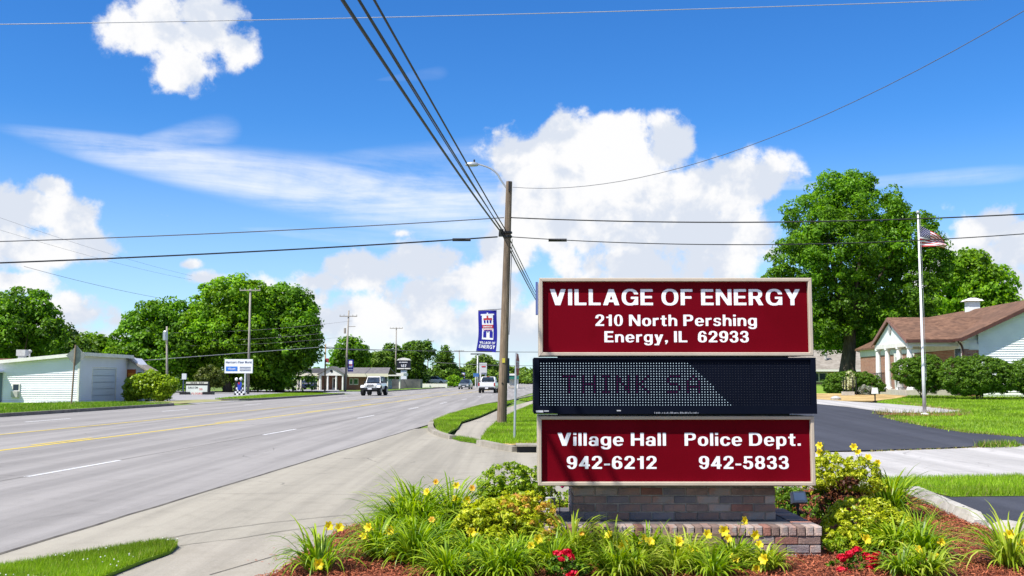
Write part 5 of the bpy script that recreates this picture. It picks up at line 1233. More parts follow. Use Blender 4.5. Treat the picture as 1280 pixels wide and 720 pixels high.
# neighbour house
h2 = thing('house', 'low house with tan shingle roof seen behind the big tree', 'house', (27, 82, 1.1)); zt = 1.12
mb = MB(); mb.b2(18, 36, 80.6, 88, zt - .2, 2.45); obj('wall', mb, mat('tan_wall', (.30, .22, .12), (.36, .27, .16), 1, .8), h2)
mb = MB(); mb.prism([(17.5, 80, 2.38), (36.5, 80, 2.38), (36.5, 84.4, 4.05), (17.5, 84.4, 4.05)], (0, 0, -.12)); mb.prism([(17.5, 84.401, 4.049), (36.5, 84.401, 4.049), (36.5, 88.5, 2.38), (17.5, 88.5, 2.38)], (0, 0, -.12)); obj('roof', mb, m_shing2, h2)
mb = MB(); mb.b2(17.5, 36.5, 79.95, 79.99, 2.2, 2.37); obj('fascia', mb, m_trim, h2)
for pxa in (1027,):
    x = XQ(pxa, 80.5); mb = MB(); mb.b2(x - .9, x + .5, 80.52, 80.59, 1.35, 2.12); w_ = obj('window', mb, m_trim, h2)
    for i in (0, 1): mb = MB(); mb.b2(x - .8 + i * .65, x - .25 + i * .65, 80.48, 80.51, 1.42, 2.05); obj('pane', mb, m_win, w_)
q = Q(1032, 445, 82); mb = MB(); mb.tube([q - Vector((0, 0, .3)), q + Vector((0, 0, .45))], .12, 8); mb.box(q + Vector((0, 0, .5)), (.34, .34, .08)); obj('vent_pipe', mb, m_lamp, h2)
q = Q(1103, 446, 82); mb = MB(); mb.tube([q - Vector((0, 0, .3)), q + Vector((0, 0, .4))], .1, 8); obj('vent_pipe', mb, m_lamp, h2)
mb = MB(); mb.b2(24.3, 25.8, 78.5, 78.9, 1.12, 1.6); o = obj('car_port_bin', mb, mat('dark_bin', (.03, .05, .08), None), loc=(25, 78.7, 1.12)); bpy.data.objects.remove(o)
# hedges
def hedge(label, l, Y, m=ms_hedge, np_=900, kind='hedge', ry=.9, a=.034, b=.018, pr=.13):
    lob = [Lq(px, py, Y, rx, ryy) for (px, py, rx, ryy) in l]; lob = [(c_[0], c_[1], c_[2], c_[3], c_[4] * ry, c_[5]) for c_ in lob]
    x = sum(c_[0] for c_ in lob) / len(lob)
    return shrub(label, lob, np_, 60, pr, a, b, m, name='clipped_shrub', cat='shrub', base=(x, Y, float(T(x, Y)) + .02), rmin=.86, group='clipped evergreen shrubs by the house', stems=7)
hedge('mushroom shaped clipped shrub in front of the portico columns', [(1140, 464, 24, 15), (1158, 461, 20, 17), (1150, 470, 22, 14), (1160, 480, 15, 10)], 46)
hedge('wide clipped hedge below the gable wall, largest by the house', [(1200, 470, 24, 22), (1225, 468, 28, 22), (1248, 470, 22, 19), (1215, 478, 26, 14)], 44.8, np_=1500)
hedge('clipped shrub cut off by the right edge of the picture beside the big hedge', [(1285, 470, 22, 20), (1300, 475, 24, 20)], 46)
hedge('rounded clipped shrub under the big tree left of the portico', [(1045, 481, 15, 13), (1060, 479, 18, 14), (1080, 480, 15, 13), (1092, 483, 12, 12)], 52)
m_cream = leafmat('cream_blossom', (.42, .42, .18), (.55, .55, .32), (.65, .65, .45), .3, .5); m_sil = leafmat('silver_leaves', (.16, .2, .13), (.3, .32, .26), (.45, .42, .36), .3, .5)
shrub('slender pale yellow flowering shrub before the rounded clipped shrub', [Lq(1063, 474, 50, 4, 9), Lq(1060, 480, 50, 5, 6)], 50, 20, .14, .04, .025, m_cream, name='flowering_shrub', base=(XQ(1063, 50), 50, .8))
shrub('small silvery bush left of the portico steps', [Lq(1082, 488, 49.5, 9, 6)], 60, 24, .12, .035, .02, m_sil, name='silvery_bush', base=(XQ(1082, 49.5), 49.5, .78))
# low wall, small posts, garden bits near the portico
a_ = GT(1070, 497); mb = MB(); mb.b2(XQ(1052, 49), XQ(1066, 49), 48.8, 49.1, .6, .98); o = obj('garden_wall', mb, m_step, loc=(XQ(1059, 49), 49, .7)); tag(o, 'short low concrete wall by the dark garden gate', 'garden wall')
t = thing('garden_gate', 'small dark metal gate between shrub and low concrete wall', 'gate', (XQ(1055, 49.3), 49.3, .75))
for px in (1054, 1057.5, 1066, 1070):
    mb = MB(); x = XQ(px, 49.3); mb.tube([(x, 49.3, .7), (x, 49.3, 1.7)], .03, 5); obj('bar', mb, m_black, t)
q = GT(1094, 503); t = thing('path_lamp', 'small white box lamp on a short stake by the front path', 'lamp', q); mb = MB(); mb.tube([q, q + Vector((0, 0, .35))], .03, 6); obj('stake', mb, m_black, t); mb = MB(); mb.box(q + Vector((0, 0, .5)), (.24, .2, .26), taper=.75); obj('housing', mb, m_trim, t)
q = GT(1045, 501); mb = MB(); mb.lathe([(.2, 0), (.24, .12), (.12, .2), (.02, .22)], q, 9); o = obj('garden_stone', mb, m_lamp, loc=q); tag(o, 'small pale stone on the straw near the rounded shrub', 'stone')
# flagpole
FB = GT(1156, 520); fz = FB.z
ring = [(FB.x + 1.45 * math.cos(a_) * 1.0 - .1, FB.y + .9 * math.sin(a_)) for a_ in np.linspace(0, 2 * math.pi, 20)[:-1]]
sheet('flagpole_mulch_ring', ring, .06, m_mulch, .4)
edge_grass('ring_weeds', ring, 420, .16, .16, .02, [m_dry, m_grass], .06)
t = thing('flagpole', 'tall white flagpole in a mulch ring on the lawn', 'flagpole', FB); FT = Q(1147.5, 268, FB.y)
mb = MB(); mb.tube([FB, FB.lerp(FT, .24), FB.lerp(FT, .245), FT], [.062, .056, .046, .03], 12); obj('pole', mb, mat('pole_white', (.66, .66, .68), (.58, .58, .60), 6, .35), t, smooth=True)
mb = MB(); mb.lathe([(.0, -.07), (.05, -.05), (.07, 0), (.05, .05), (.0, .07)], FT + Vector((0, 0, .07)), 10); obj('finial', mb, m_galv, t, smooth=True)
mb = MB(); mb.lathe([(.16, 0), (.16, .03), (.08, .07)], FB + Vector((0, 0, .03)), 12); obj('base_collar', mb, m_trim, t)
mb = MB(); mb.tube([FT + Vector((.07, -.02, 0)), FB + Vector((.09, -.02, 1.2))], .006, 4); obj('halyard', mb, m_wire_l, t)
# flag: furled down from the pole, thirteen stripes and a canton
m_fr = mat('flag_red', (.34, .012, .02), None, rough=.7); m_fw = mat('flag_white', (.62, .60, .62), None, rough=.7); m_fb = mat('flag_blue', (.010, .012, .07), None, rough=.7)
fl = thing('flag', 'american flag drooping from the white flagpole', 'flag', Q(1148.5, 290, FB.y))
tl, bl2, tr_, br2 = Q(1148.6, 281, FB.y), Q(1149.6, 308.5, FB.y), Q(1182, 302, FB.y), Q(1182, 310, FB.y)
def fpt(u, v):
    """u along the fly, v down the hoist"""
    top = tl.lerp(tr_, u) + Vector((0, 0, .05 * math.sin(u * 3.1))); bot = bl2.lerp(br2, u) + Vector((0, 0, .03 * math.sin(u * 3.1)))
    p = top.lerp(bot, v); k = .03 + .08 * u
    return p + Vector((.02 * math.sin(v * 9 + u * 5), k * math.sin(v * 7.5 + u * 6.5), 0))
def flag_part(name, cells, m, off=0):
    mb = MB()
    for (u0, u1, v0, v1) in cells:
        nu = max(1, int((u1 - u0) * 16))
        for i in range(nu):
            a_, b_ = u0 + (u1 - u0) * i / nu, u0 + (u1 - u0) * (i + 1) / nu
            mb.add([fpt(a_, v1) + Vector((0, off, 0)), fpt(b_, v1) + Vector((0, off, 0)), fpt(b_, v0) + Vector((0, off, 0)), fpt(a_, v0) + Vector((0, off, 0))], [(0, 1, 2, 3)])
    return obj(name, mb, m, fl)
for i in range(13):
    flag_part('stripe', [(.42 if i < 7 else 0, 1, i / 13, (i + 1) / 13)], m_fw if i % 2 else m_fr)
ct = flag_part('canton', [(0, .42, k / 14 * 1.0, (k + 1) / 14) for k in range(0, 7)] + [(0, .42, .5, 7 / 13)], m_fb)
mb = MB()
for r in range(9):
    for c_ in range(6 if r % 2 == 0 else 5):
        p = fpt((.035 + c_ * .07 + (0 if r % 2 == 0 else .035)), (.03 + r * .058)) + Vector((0, -.012, 0)); s5 = .019
        pts = [p + Vector((math.cos(R(90 + 36 * k)) * s5 * (1 if k % 2 == 0 else .4), 0, math.sin(R(90 + 36 * k)) * s5 * (1 if k % 2 == 0 else .4))) for k in range(10)]; mb.add(pts, [tuple(range(10))[::-1]])
obj('stars', mb, m_fw, ct, kind='stuff')
# trees on the right
T68 = float(T(22.4, 68))
big = [(1050, 245, 44, 30), (1085, 262, 50, 36), (1015, 275, 40, 32), (1000, 330, 36, 36), (1050, 310, 52, 50), (1100, 310, 50, 44), (1140, 305, 38, 38), (1165, 330, 24, 26), (1000, 375, 34, 34), (980, 350, 24, 16), (1045, 375, 48, 40), (1095, 375, 48, 40), (1140, 370, 34, 32), (1020, 410, 36, 26), (1070, 420, 36, 22), (1110, 412, 30, 22), (1065, 235, 24, 16)]
tree('very large broad maple filling the sky behind the flagpole', (22.9, 68, T68), px_lobes(big, 68, 1.5), 1500, 90, .62, .098, .062, m_leaf, .62, nlimb=16, th=.28, rmin=.35, name='maple_tree', ztop=8.2)
tree('rounded tree standing behind the house roof at the right', (XQ(1212, 92), 92, 1.12), px_lobes([(1212, 345, 26, 30), (1235, 365, 28, 36), (1190, 365, 26, 30), (1212, 390, 50, 34), (1160, 395, 24, 24), (1250, 395, 20, 26)], 92, 2), 620, 60, .8, .17, .11, m_leaf_b, .4, name='maple_tree')
tree('dark tree in the shade behind the trunk of the big maple', (XQ(1110, 100), 100, 1.12), px_lobes([(1050, 405, 40, 30), (1100, 405, 44, 34), (1145, 400, 30, 32), (1030, 425, 30, 18), (1085, 430, 40, 18)], 100, 2), 520, 60, 1.0, .2, .13, m_leaf_d, .4, name='maple_tree')  # the shade on this tree is put into its dark leaf colour

# ============================================================ LEFT SIDE
m_siding = mat('shed_siding', (.78, .78, .83), (.72, .72, .77), .8, .6, c3=(.74, .74, .79), scale3=.4); m_roofw = mat('white_metal_roof', (.66, .67, .66), (.55, .56, .56), 1.2, .5)
sh = thing('workshop', 'low white sided workshop with grey garage door across the road', 'building', (-30, 69, 0)); BY, BX = 66.0, -28.6
def sh_z(x): return 3.25 + (x - BX) * .095
mb = MB(); mb.prism([(-42, BY + .06, -.2), (BX - .06, BY + .06, -.2), (BX - .06, BY + .06, sh_z(BX) - .1), (-42, BY + .06, sh_z(-42) - .1)], (0, 8.0, 0)); obj('wall', mb, m_siding, sh)
mb = MB(); z = .05
while z < 3.2:
    x0 = -42 if z < 1.9 else max(-42, BX + (z + .14 - 3.25) / .095)
    mb.add([(x0, BY - .0, z), (BX, BY - .0, z), (BX, BY + .055, z + .14), (x0, BY + .055, z + .14), (x0, BY + .055, z), (BX, BY + .055, z)], [(0, 1, 2, 3), (4, 5, 1, 0)])
    zz = min(z + .14, 3.12)
    for (ya, yb) in ((BY, BY + 2.1), (BY + 6.3, BY + 8.06)) if z < 2.2 else ((BY, BY + 8.06),):
        mb.add([(BX + .0, ya, z), (BX + .0, yb, z), (BX - .045, yb, zz), (BX - .045, ya, zz)], [(0, 1, 2, 3)])
    z += .14
obj('siding', mb, m_siding, sh, kind='stuff')
mb = MB(); mb.b2(BX - .09, BX + .03, BY - .03, BY + .08, 0, 3.1); mb.b2(BX - .02, BX + .03, BY + 7.98, BY + 8.1, 0, 3.1); obj('corner_trim', mb, m_trim, sh)
mb = MB(); mb.prism([(-42.4, BY - .34, sh_z(-42.4) + .06), (BX + .35, BY - .34, sh_z(BX + .35) + .06), (BX + .35, BY - .34, sh_z(BX + .35) - .12), (-42.4, BY - .34, sh_z(-42.4) - .12)], (0, 8.7, 0)); obj('roof', mb, m_roofw, sh)
mb = MB(); mb.prism([(-42.4, BY - .37, sh_z(-42.4) + .07), (BX + .38, BY - .37, sh_z(BX + .38) + .07), (BX + .38, BY - .37, sh_z(BX + .38) - .15), (-42.4, BY - .37, sh_z(-42.4) - .15)], (0, .025, 0)); mb.b2(BX + .36, BX + .39, BY - .33, BY + 8.4, 3.12, 3.36); obj('fascia', mb, m_trim, sh)
mb = MB(); mb.b2(BX - .06, BX - .01, BY + 2.1, BY + 6.3, 2.3, 2.42); mb.b2(BX - .06, BX - .01, BY + 2.1, BY + 2.22, 0, 2.3); mb.b2(BX - .06, BX - .01, BY + 6.18, BY + 6.3, 0, 2.3); obj('door_frame', mb, m_trim, sh)
m_gd = mat('garage_door_grey', (.56, .60, .66), (.52, .56, .62), 1, .5); mb = MB(); mb.b2(BX - .10, BX - .06, BY + 2.22, BY + 6.18, .0, 2.3); gd = obj('garage_door', mb, m_gd, sh)
for k in range(5): mb = MB(); mb.b2(BX - .06, BX - .045, BY + 2.24, BY + 6.16, .02 + k * .455, .45 + k * .455); obj('panel', mb, m_gd, gd)
wx0, wx1 = XQ(16, BY), XQ(25.5, BY); mb = MB(); mb.b2(wx0, wx1, BY - .05, BY - .001, .35, 1.3); w_ = obj('window', mb, m_trim, sh)
mb = MB(); mb.b2(wx0 + .07, wx1 - .07, BY - .06, BY - .051, .86, 1.24); obj('pane', mb, m_win, w_); mb = MB(); mb.b2(wx0 + .04, wx1 - .04, BY - .25, BY - .052, .40, .80); obj('air_conditioner', mb, m_lamp, w_)
mb = MB(); mb.b2(-36.0, XQ(3, BY), BY - .04, BY - .002, .0, 2.0); obj('door', mb, mat('door_blue_grey', (.12, .16, .22), None), sh)
mb = MB(); mb.b2(-36.5, XQ(5, BY), BY - 1.1, BY - .05, 2.02, 2.08); obj('door_canopy', mb, m_roofw, sh)
# annex with low gable and orange sign
ax0, ax1, ay = BX - .4, XQ(179, 74.4), 74.4
mb = MB(); mb.prism([(-36, ay, 0), (ax1, ay, 0), (ax1, ay, 2.35), (-28.2, ay, 3.15), (-36, ay, 3.0)], (0, 1.6, 0)); obj('annex_wall', mb, m_siding, sh)
mb = MB(); mb.prism([(-28.9, ay - .4, 3.32), (ax1 + .5, ay - .4, 2.22), (ax1 + .5, ay - .4, 2.10), (-28.9, ay - .4, 3.20)], (0, 2.1, 0)); mb.prism([(-37, ay - .4, 3.1), (-28.901, ay - .4, 3.32), (-28.901, ay - .4, 3.20), (-37, ay - .4, 2.98)], (0, 2.1, 0)); obj('annex_roof', mb, m_shing2, sh)
mb = MB(); x = XQ(163.5, ay); mb.b2(x - .38, x + .36, ay - .06, ay - .005, 1.62, 2.32); og = obj('orange_sign', mb, mat('sign_rust', (.36, .07, .015), (.42, .12, .02), 6, .6), sh); mb = MB()
letters('OPEN', x - .2, x + .2, 1.85, .18, ay - .068, mat('sign_amber', (.8, .42, .03), None), og, None, True, 10); 
mb = MB(); x = XQ(174, ay); mb.b2(x - .15, x + .2, ay - .03, ay - .005, 1.5, 2.1); obj('window', mb, m_win, sh)
q = Q(28, 441, 69); mb = MB(); mb.box(q, (.62, .5, .42)); mb.box(q - Vector((0, 0, .3)), (.4, .4, .2)); o = obj('roof_vent', mb, m_lamp, sh)
mb = MB(); q = Q(37, 444, 70); mb.tube([q - Vector((0, 0, .6)), q + Vector((0, 0, .3))], .06, 6); mb.lathe([(.12, 0), (.16, .1), (.05, .2)], q + Vector((0, 0, .2)), 8); obj('vent_pipe', mb, m_lamp, sh)
mb = MB(); q = Q(15, 447, 69); mb.b2(-41, XQ(34, 70), 70, 72, 2.2, 3.02); obj('rear_roof_box', mb, mat('rusty_flashing', (.22, .10, .07), None), sh)
# back of diamond sign
DB = G(89, 507.5); DB.z = .05; t = thing('warning_sign', 'blank grey back of a diamond road sign on a leaning post before the white workshop', 'road sign', DB); dt = Q(94.6, 431, DB.y)
mb = MB(); mb.tube([DB, dt], .05, 7); obj('post', mb, mat('post_rusty', (.20, .13, .09), (.28, .2, .14), 3, .7), t)
c = Q(94.4, 444.5, DB.y); dv = (dt - DB).normalized(); rr = 12.8 * DB.y / FPX; mb = MB(); X_ = Vector((1, .35, 0)).normalized(); yo = Vector((0, .07, 0))
mb.prism([c + yo + dv * rr, c + yo + X_ * rr * .88, c + yo - dv * rr, c + yo - X_ * rr * .88], (0, .006, 0)); obj('plate', mb, mat('sign_back_grey', (.30, .31, .30), (.24, .25, .25), 4, .5), t)
# bushes
for i, (l, px, py, rx, ry_) in enumerate((('bright bush against the annex wall under the orange sign', 171, 484, 13, 15), ('tallest bright bush in the middle beside the workshop', 186, 481, 13, 17), ('bright bush on the right beside the workshop driveway', 205, 485, 12, 13))):
    shrub(l, [Lq(px, py, 72, rx, ry_), Lq(px - 5, py + 6, 72, rx * .8, ry_ * .7), Lq(px + 6, py - 4, 72, rx * .7, ry_ * .7)], 170, 40, .28, .085, .06, ms_grn, name='bush', cat='bush', base=(XQ(px, 72), 72, 0), group='bushes beside the white workshop')
# poles
def upole(label, px, pyb, pyt, arm=None, pxt=None, m=None, r=.15, group='utility poles along the left side of the road', name='utility_pole', ins=True, extra=None, d=None):
    B_ = G(px, pyb); 
    if d: B_ = Vector((XQ(px, d), d, 0))
    Tp = Q(pxt if pxt else px, pyt, B_.y); t = thing(name, label, 'utility pole' if name == 'utility_pole' else 'lamp post', B_, group)
    mb = MB(); mb.tube([B_, Tp], [r, r * .65], 8); obj('pole', mb, m or m_pole_g, t, smooth=True)
    if arm:
        for (pya, w_) in arm:
            f = (pyb - pya) / (pyb - pyt) if not d else (pya - 484) / (pyt - 484); c = B_.lerp(Tp, min(f, .99)); k = B_.y / FPX * w_
            mb = MB(); mb.box(c + Vector((0, -r * .8, 0)), (2 * k, .10, .12)); obj('crossarm', mb, m or m_pole_g, t)
            if ins:
                for s_ in (-.95, -.5, .5, .95): mb = MB(); mb.lathe([(.035, 0), (.05, .08), (.03, .18)], c + Vector((k * s_, -r * .8, .06)), 6); obj('insulator', mb, m_lamp, t)
    return t, B_, Tp
upole('pole with one crossarm right of the prayer sign before the big trees', 310, 492.5, 361, [(363, 13)], 313)
t, B_, Tp = upole('short pole with a transformer can in front of the left tree group', 209.5, 488, 408, None, 208.5, m_pole_g, .13, d=98); c = B_.lerp(Tp, .86); mb = MB(); mb.lathe([(.2, -.45), (.24, -.4), (.24, .4), (.16, .5)], c + Vector((-.02, -.38, 0)), 10); obj('transformer', mb, m_galv, t)
t, B_, Tp = upole('tall pole with crossarm and small blue banner before the brick bank', 431.5, 489.5, 388, [(395.5, 11)], 436); c = B_.lerp(Tp, .78)
mb = MB(); c2 = B_.lerp(Tp, .80); mb.box(c2 + Vector((.5, 0, .0)), (.9, .08, .08)); mb.tube([c2 + Vector((-.4, 0, -.2)), c2 + Vector((-.4, 0, -.9))], .14, 6); obj('side_bracket', mb, m_pole_g, t)
def small_banner(label, px0, px1, py0, py1, Y, thing_=None):
    a_, b_ = Q(px0, py0, Y), Q(px1, py1, Y); t2 = thing('street_banner', label, 'banner', a_); w_ = b_.x - a_.x; h_ = a_.z - b_.z
    mb = MB(); mb.b2(a_.x, b_.x, Y - .01, Y + .01, b_.z, a_.z); obj('cloth', mb, m_blue, t2); mb = MB(); mb.b2(a_.x + w_ * .2, b_.x - w_ * .2, Y - .02, Y - .012, b_.z + h_ * .62, b_.z + h_ * .9); mb.b2(a_.x + w_ * .2, b_.x - w_ * .2, Y - .02, Y - .012, b_.z + h_ * .34, b_.z + h_ * .5)
    mb.b2(a_.x + w_ * .12, b_.x - w_ * .12, Y - .02, Y - .012, b_.z + h_ * .12, b_.z + h_ * .22); obj('print', mb, m_bw, t2, kind='stuff'); mb = MB(); mb.b2(a_.x + w_ * .2, b_.x - w_ * .2, Y - .026, Y - .021, b_.z + h_ * .5, b_.z + h_ * .60); obj('red_print', mb, m_br, t2)
small_banner('small blue village banner on the tall pole before the bank', 434.8, 441.5, 449.5, 464.5, B_.y)
t, B_, Tp = upole('thin short pole with lamp arm left of the bank gable', 406, 489, 430, None, 407, mat('pole_tan', (.32, .22, .13), None), .12)
mb = MB(); c = Tp; mb.tube([c + Vector((0, 0, -.45)), c + Vector((.6, 0, -.4)), c + Vector((1.2, 0, -.5))], .045, 6); obj('lamp_arm', mb, m_black, t)
mb = MB(); mb.b2(Tp.x + .05, Tp.x + .45, B_.y - .1, B_.y + .1, Q(0, 453, B_.y).z, Q(0, 448, B_.y).z); obj('red_marker', mb, mat('marker_red', (.35, .04, .06), None), t)
upole('pole with crossarm left of the white capped pylon sign', 494, 484.8, 409, [(410.5, 8)], 495.5)
upole('pole with crossarm right of the white capped pylon sign', 534, 483.2, 425, [(426.5, 7)], 535.5)
upole('farthest pole with crossarm behind the grey car', 575.5, 482, 437.5, [(438.5, 6)], 574, r=.2)
m_lp = mat('lamp_post_pale', (.55, .57, .58), None, rough=.4)
for i, (px, py, l) in enumerate(((540, 458.5, 'leftmost thin white lamp post before the far trees'), (549.5, 460, 'second thin white lamp post from the left before the far trees'), (562.5, 463, 'third thin white lamp post from the left before the far trees'), (569.5, 466, 'shortest thin white lamp post beside the small round bush'))):
    t, B_, Tp = upole(l, px, 483.3, py, None, None, m_lp, .14, 'thin white lamp posts of the far car park', 'lamp_post'); mb = MB(); mb.box(Tp, (.9, .3, .12)); obj('lamp_head', mb, m_lp, t)
t, B_, Tp = upole('white lamp post with flat double head beside the grey pylon sign', 597, 483.4, 442.5, None, None, m_lp, .2, None, 'lamp_post'); mb = MB(); mb.box(Tp, (1.5 * 2.0, .4, .22)); obj('lamp_head', mb, m_black, t)
# roadside business sign
Y = 106.; a_, b_ = Q(281, 449, Y), Q(315.5, 466.5, Y); t = thing('business_sign', 'white board sign with a blue panel behind the crossarm pole', 'sign', (a_.x + 1.4, Y, 0)); w_ = b_.x - a_.x; h_ = a_.z - b_.z
mb = MB(); mb.b2(a_.x, b_.x, Y, Y + .2, b_.z, a_.z); bd = obj('board', mb, mat('sign_white', (.74, .76, .78), None), t)
mb = MB(); mb.b2(a_.x + w_ * .05, a_.x + w_ * .46, Y - .02, Y - .002, b_.z + h_ * .16, b_.z + h_ * .48); obj('blue_panel', mb, mat('sign_blue', (.03, .16, .55), None), bd)
m_txt = mat('print_navy', (.03, .05, .14), None)
letters('Harrison\'s Floor World', a_.x + w_ * .04, b_.x - w_ * .04, b_.z + h_ * .70, h_ * .17, Y - .012, m_txt, bd, None, True, 9)
letters('Olson', a_.x + w_ * .13, a_.x + w_ * .39, b_.z + h_ * .26, h_ * .13, Y - .03, m_bw, bd, None, True, 9)
mb = MB()
for k in range(3): mb.b2(a_.x + w_ * .54, b_.x - w_ * .06, Y - .02, Y - .002, b_.z + h_ * (.17 + .12 * k), b_.z + h_ * (.21 + .12 * k))
obj('small_print', mb, m_txt, bd, kind='stuff')
for px in (306.5,): x = XQ(px, Y + .1); mb = MB(); mb.tube([(x, Y + .1, 0), (x, Y + .1, b_.z)], .1, 8); obj('post', mb, m_lp, t)
# changeable letter board
Y = 103.; a_, b_ = Q(232, 477, Y), Q(260, 496, Y); w_ = b_.x - a_.x; t = thing('letter_board', 'portable white letter board sign on skids near the driveway', 'sign', ((a_.x + b_.x) / 2, Y, 0)); zt_, zb_ = a_.z, Q(0, 494.5, Y).z; h_ = zt_ - zb_
mb = MB(); mb.b2(a_.x, b_.x, Y, Y + .3, zb_, zt_); bd = obj('case', mb, m_black, t); mb = MB(); mb.b2(a_.x + .08, b_.x - .08, Y - .02, Y - .002, zb_ + .04, zb_ + h_ * .72); obj('letter_panel', mb, mat('panel_pale', (.58, .62, .56), None), bd); mb = MB(); mb.b2(a_.x + .05, b_.x - .05, Y - .02, Y - .002, zt_ - h_ * .16, zt_ - .03); obj('header', mb, mat('header_pale', (.5, .5, .42), None), bd)
m_rt = mat('letters_red', (.5, .1, .1), None)
letters('SALE ON', a_.x + w_ * .12, a_.x + w_ * .55, zb_ + h_ * .5, h_ * .14, Y - .03, m_black, bd, None, True, 8); letters('30', a_.x + w_ * .6, a_.x + w_ * .75, zb_ + h_ * .38, h_ * .15, Y - .03, m_rt, bd, None, True, 8); letters('FLOORS', a_.x + w_ * .28, a_.x + w_ * .75, zb_ + h_ * .08, h_ * .14, Y - .03, m_rt, bd, None, True, 8)
mb = MB(); [mb.b2(a_.x + w_ * (.22 + .075 * q), a_.x + w_ * (.27 + .075 * q), Y - .03, Y - .021, zt_ - h_ * .13, zt_ - h_ * .06) for q in range(8) if q != 4]; obj('small_print', mb, m_black, bd, kind='stuff')
for x in (a_.x, b_.x): mb = MB(); mb.b2(x - .5, x + .5, Y - .3, Y + .6, 0, .28); obj('skid', mb, m_black, t)
mb = MB(); q = Q(229.5, 470, Y); mb.tube([(q.x, Y, 0), (q.x, Y, q.z)], .06, 6); obj('post', mb, mat('post_blue', (.05, .08, .14), None), t); mb = MB(); mb.b2(q.x - .15, q.x + .3, Y - .1, Y + .1, q.z - .35, q.z + .25); obj('post_box', mb, m_lp, t)
# racing cut out figure
Y = 100.; q0, q1 = Q(292.5, 496, Y), Q(306.5, 472, Y); W2 = q1.x - q0.x; H2 = q1.z; x0 = q0.x; t = thing('figure_cutout', 'checkered cut out sign with two white heads and blue bodies at the kerb', 'sign', (x0 + W2 / 2, Y, 0)); m_ck = mat('cutout_white', (.72, .72, .74), None); m_cb = mat('cutout_blue', (.02, .05, .38), None)
for r in range(4):
    n_ = 5; half0 = .5 - r * .055
    for c_ in range(n_):
        xa = x0 + W2 * (.5 - half0 + 2 * half0 * c_ / n_); xb = x0 + W2 * (.5 - half0 + 2 * half0 * (c_ + 1) / n_); mb = MB(); mb.b2(xa, xb, Y, Y + .12, H2 * r * .11, H2 * (r + 1) * .11); obj('check', mb, m_ck if (r + c_) % 2 else m_black, t)
mb = MB(); mb.prism([(x0 + W2 * .34, Y, H2 * .30), (x0 + W2 * .60, Y, H2 * .30), (x0 + W2 * .72, Y, H2 * .62), (x0 + W2 * .66, Y, H2 * .78), (x0 + W2 * .3, Y, H2 * .66)], (0, -.08, 0)); obj('blue_body', mb, m_cb, t)
mb = MB(); mb.prism([(x0 + W2 * .0, Y + .05, 0), (x0 + W2 * .22, Y + .05, 0), (x0 + W2 * .36, Y + .05, H2 * .8), (x0 + W2 * .05, Y + .05, H2 * .82)], (0, .06, 0)); obj('black_body', mb, m_black, t)
for (hx, hz) in ((.2, .90), (.62, .92)): mb = MB(); mb.lathe([(.02, -.17), (.14, -.1), (.17, .02), (.12, .14), (.02, .19)], (x0 + W2 * hx, Y - .02, H2 * hz), 9); obj('head', mb, m_ck, t, smooth=True)
mb = MB(); mb.b2(x0 + W2 * .38, x0 + W2 * .52, Y - .1, Y - .085, H2 * .62, H2 * .74); obj('red_patch', mb, m_br, t)

# trees on the left and far
def ptree(label, px, Y, lob, npf, per, pr, a_, b_, m, tr=.4, **k): return tree(label, (XQ(px, Y), Y, 0), px_lobes(lob, Y, 2), npf, per, pr, a_, b_, m, tr, **k)
G1 = 'trees behind the workshop and forecourt'
ptree('dark airy tree at the left edge behind the workshop', 30, 100, [(30, 385, 34, 22), (10, 410, 34, 28), (50, 408, 26, 24), (25, 432, 44, 20), (66, 425, 16, 18), (-30, 400, 40, 34)], 520, 50, .9, .17, .11, m_leaf, .4, group=G1, th=.2, rmin=.4)
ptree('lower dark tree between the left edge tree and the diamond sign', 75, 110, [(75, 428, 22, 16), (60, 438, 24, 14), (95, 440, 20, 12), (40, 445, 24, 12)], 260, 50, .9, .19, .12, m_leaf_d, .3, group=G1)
ptree('small round tree seen just right of the diamond sign', 118, 120, [(112, 436, 20, 16), (132, 440, 16, 14), (150, 448, 16, 14)], 220, 50, .9, .2, .13, m_leaf_b, .3, group=G1)
ptree('mid height green tree left of the tallest trees, behind the transformer pole', 190, 120, [(192, 402, 26, 24), (170, 425, 28, 26), (215, 400, 24, 22), (200, 440, 44, 28), (165, 455, 24, 20), (230, 425, 22, 30)], 620, 55, 1.0, .2, .13, m_leaf, .4, group=G1)
ptree('tallest tree of the row across the road, left of the crossarm pole', 285, 122, [(292, 368, 30, 22), (268, 385, 28, 26), (310, 385, 30, 30), (255, 415, 28, 30), (290, 420, 44, 36), (270, 450, 44, 30), (320, 440, 30, 34), (240, 445, 20, 26)], 1000, 58, 1.05, .2, .13, m_leaf_b, .5, group=G1)
ptree('broad tree at the right end of the row across the road', 350, 126, [(352, 378, 28, 22), (372, 395, 24, 28), (335, 390, 26, 26), (382, 425, 18, 30), (355, 425, 36, 36), (368, 440, 24, 22), (335, 455, 30, 26), (340, 472, 20, 12)], 900, 58, 1.05, .2, .13, m_leaf, .5, group=G1)
ptree('small olive leaved tree behind the letter board', 262, 112, [(262, 470, 14, 10), (252, 475, 10, 8), (273, 474, 9, 8)], 120, 50, .5, .12, .08, m_leaf_y, .15, group=None, name='small_tree')
G2 = 'trees beyond the bank and car park'
ptree('round tree rising behind the bank roof', 437, 175, [(437, 438, 15, 14), (428, 448, 12, 12), (447, 446, 12, 12), (438, 458, 18, 12)], 260, 44, 1.1, .26, .17, m_leaf, .4, group=G2)
ptree('pale loose tree right of the tree behind the bank', 462, 185, [(462, 452, 12, 9), (475, 450, 10, 9), (455, 460, 12, 10)], 150, 40, 1.1, .26, .17, m_leaf_far, .35, group=G2)
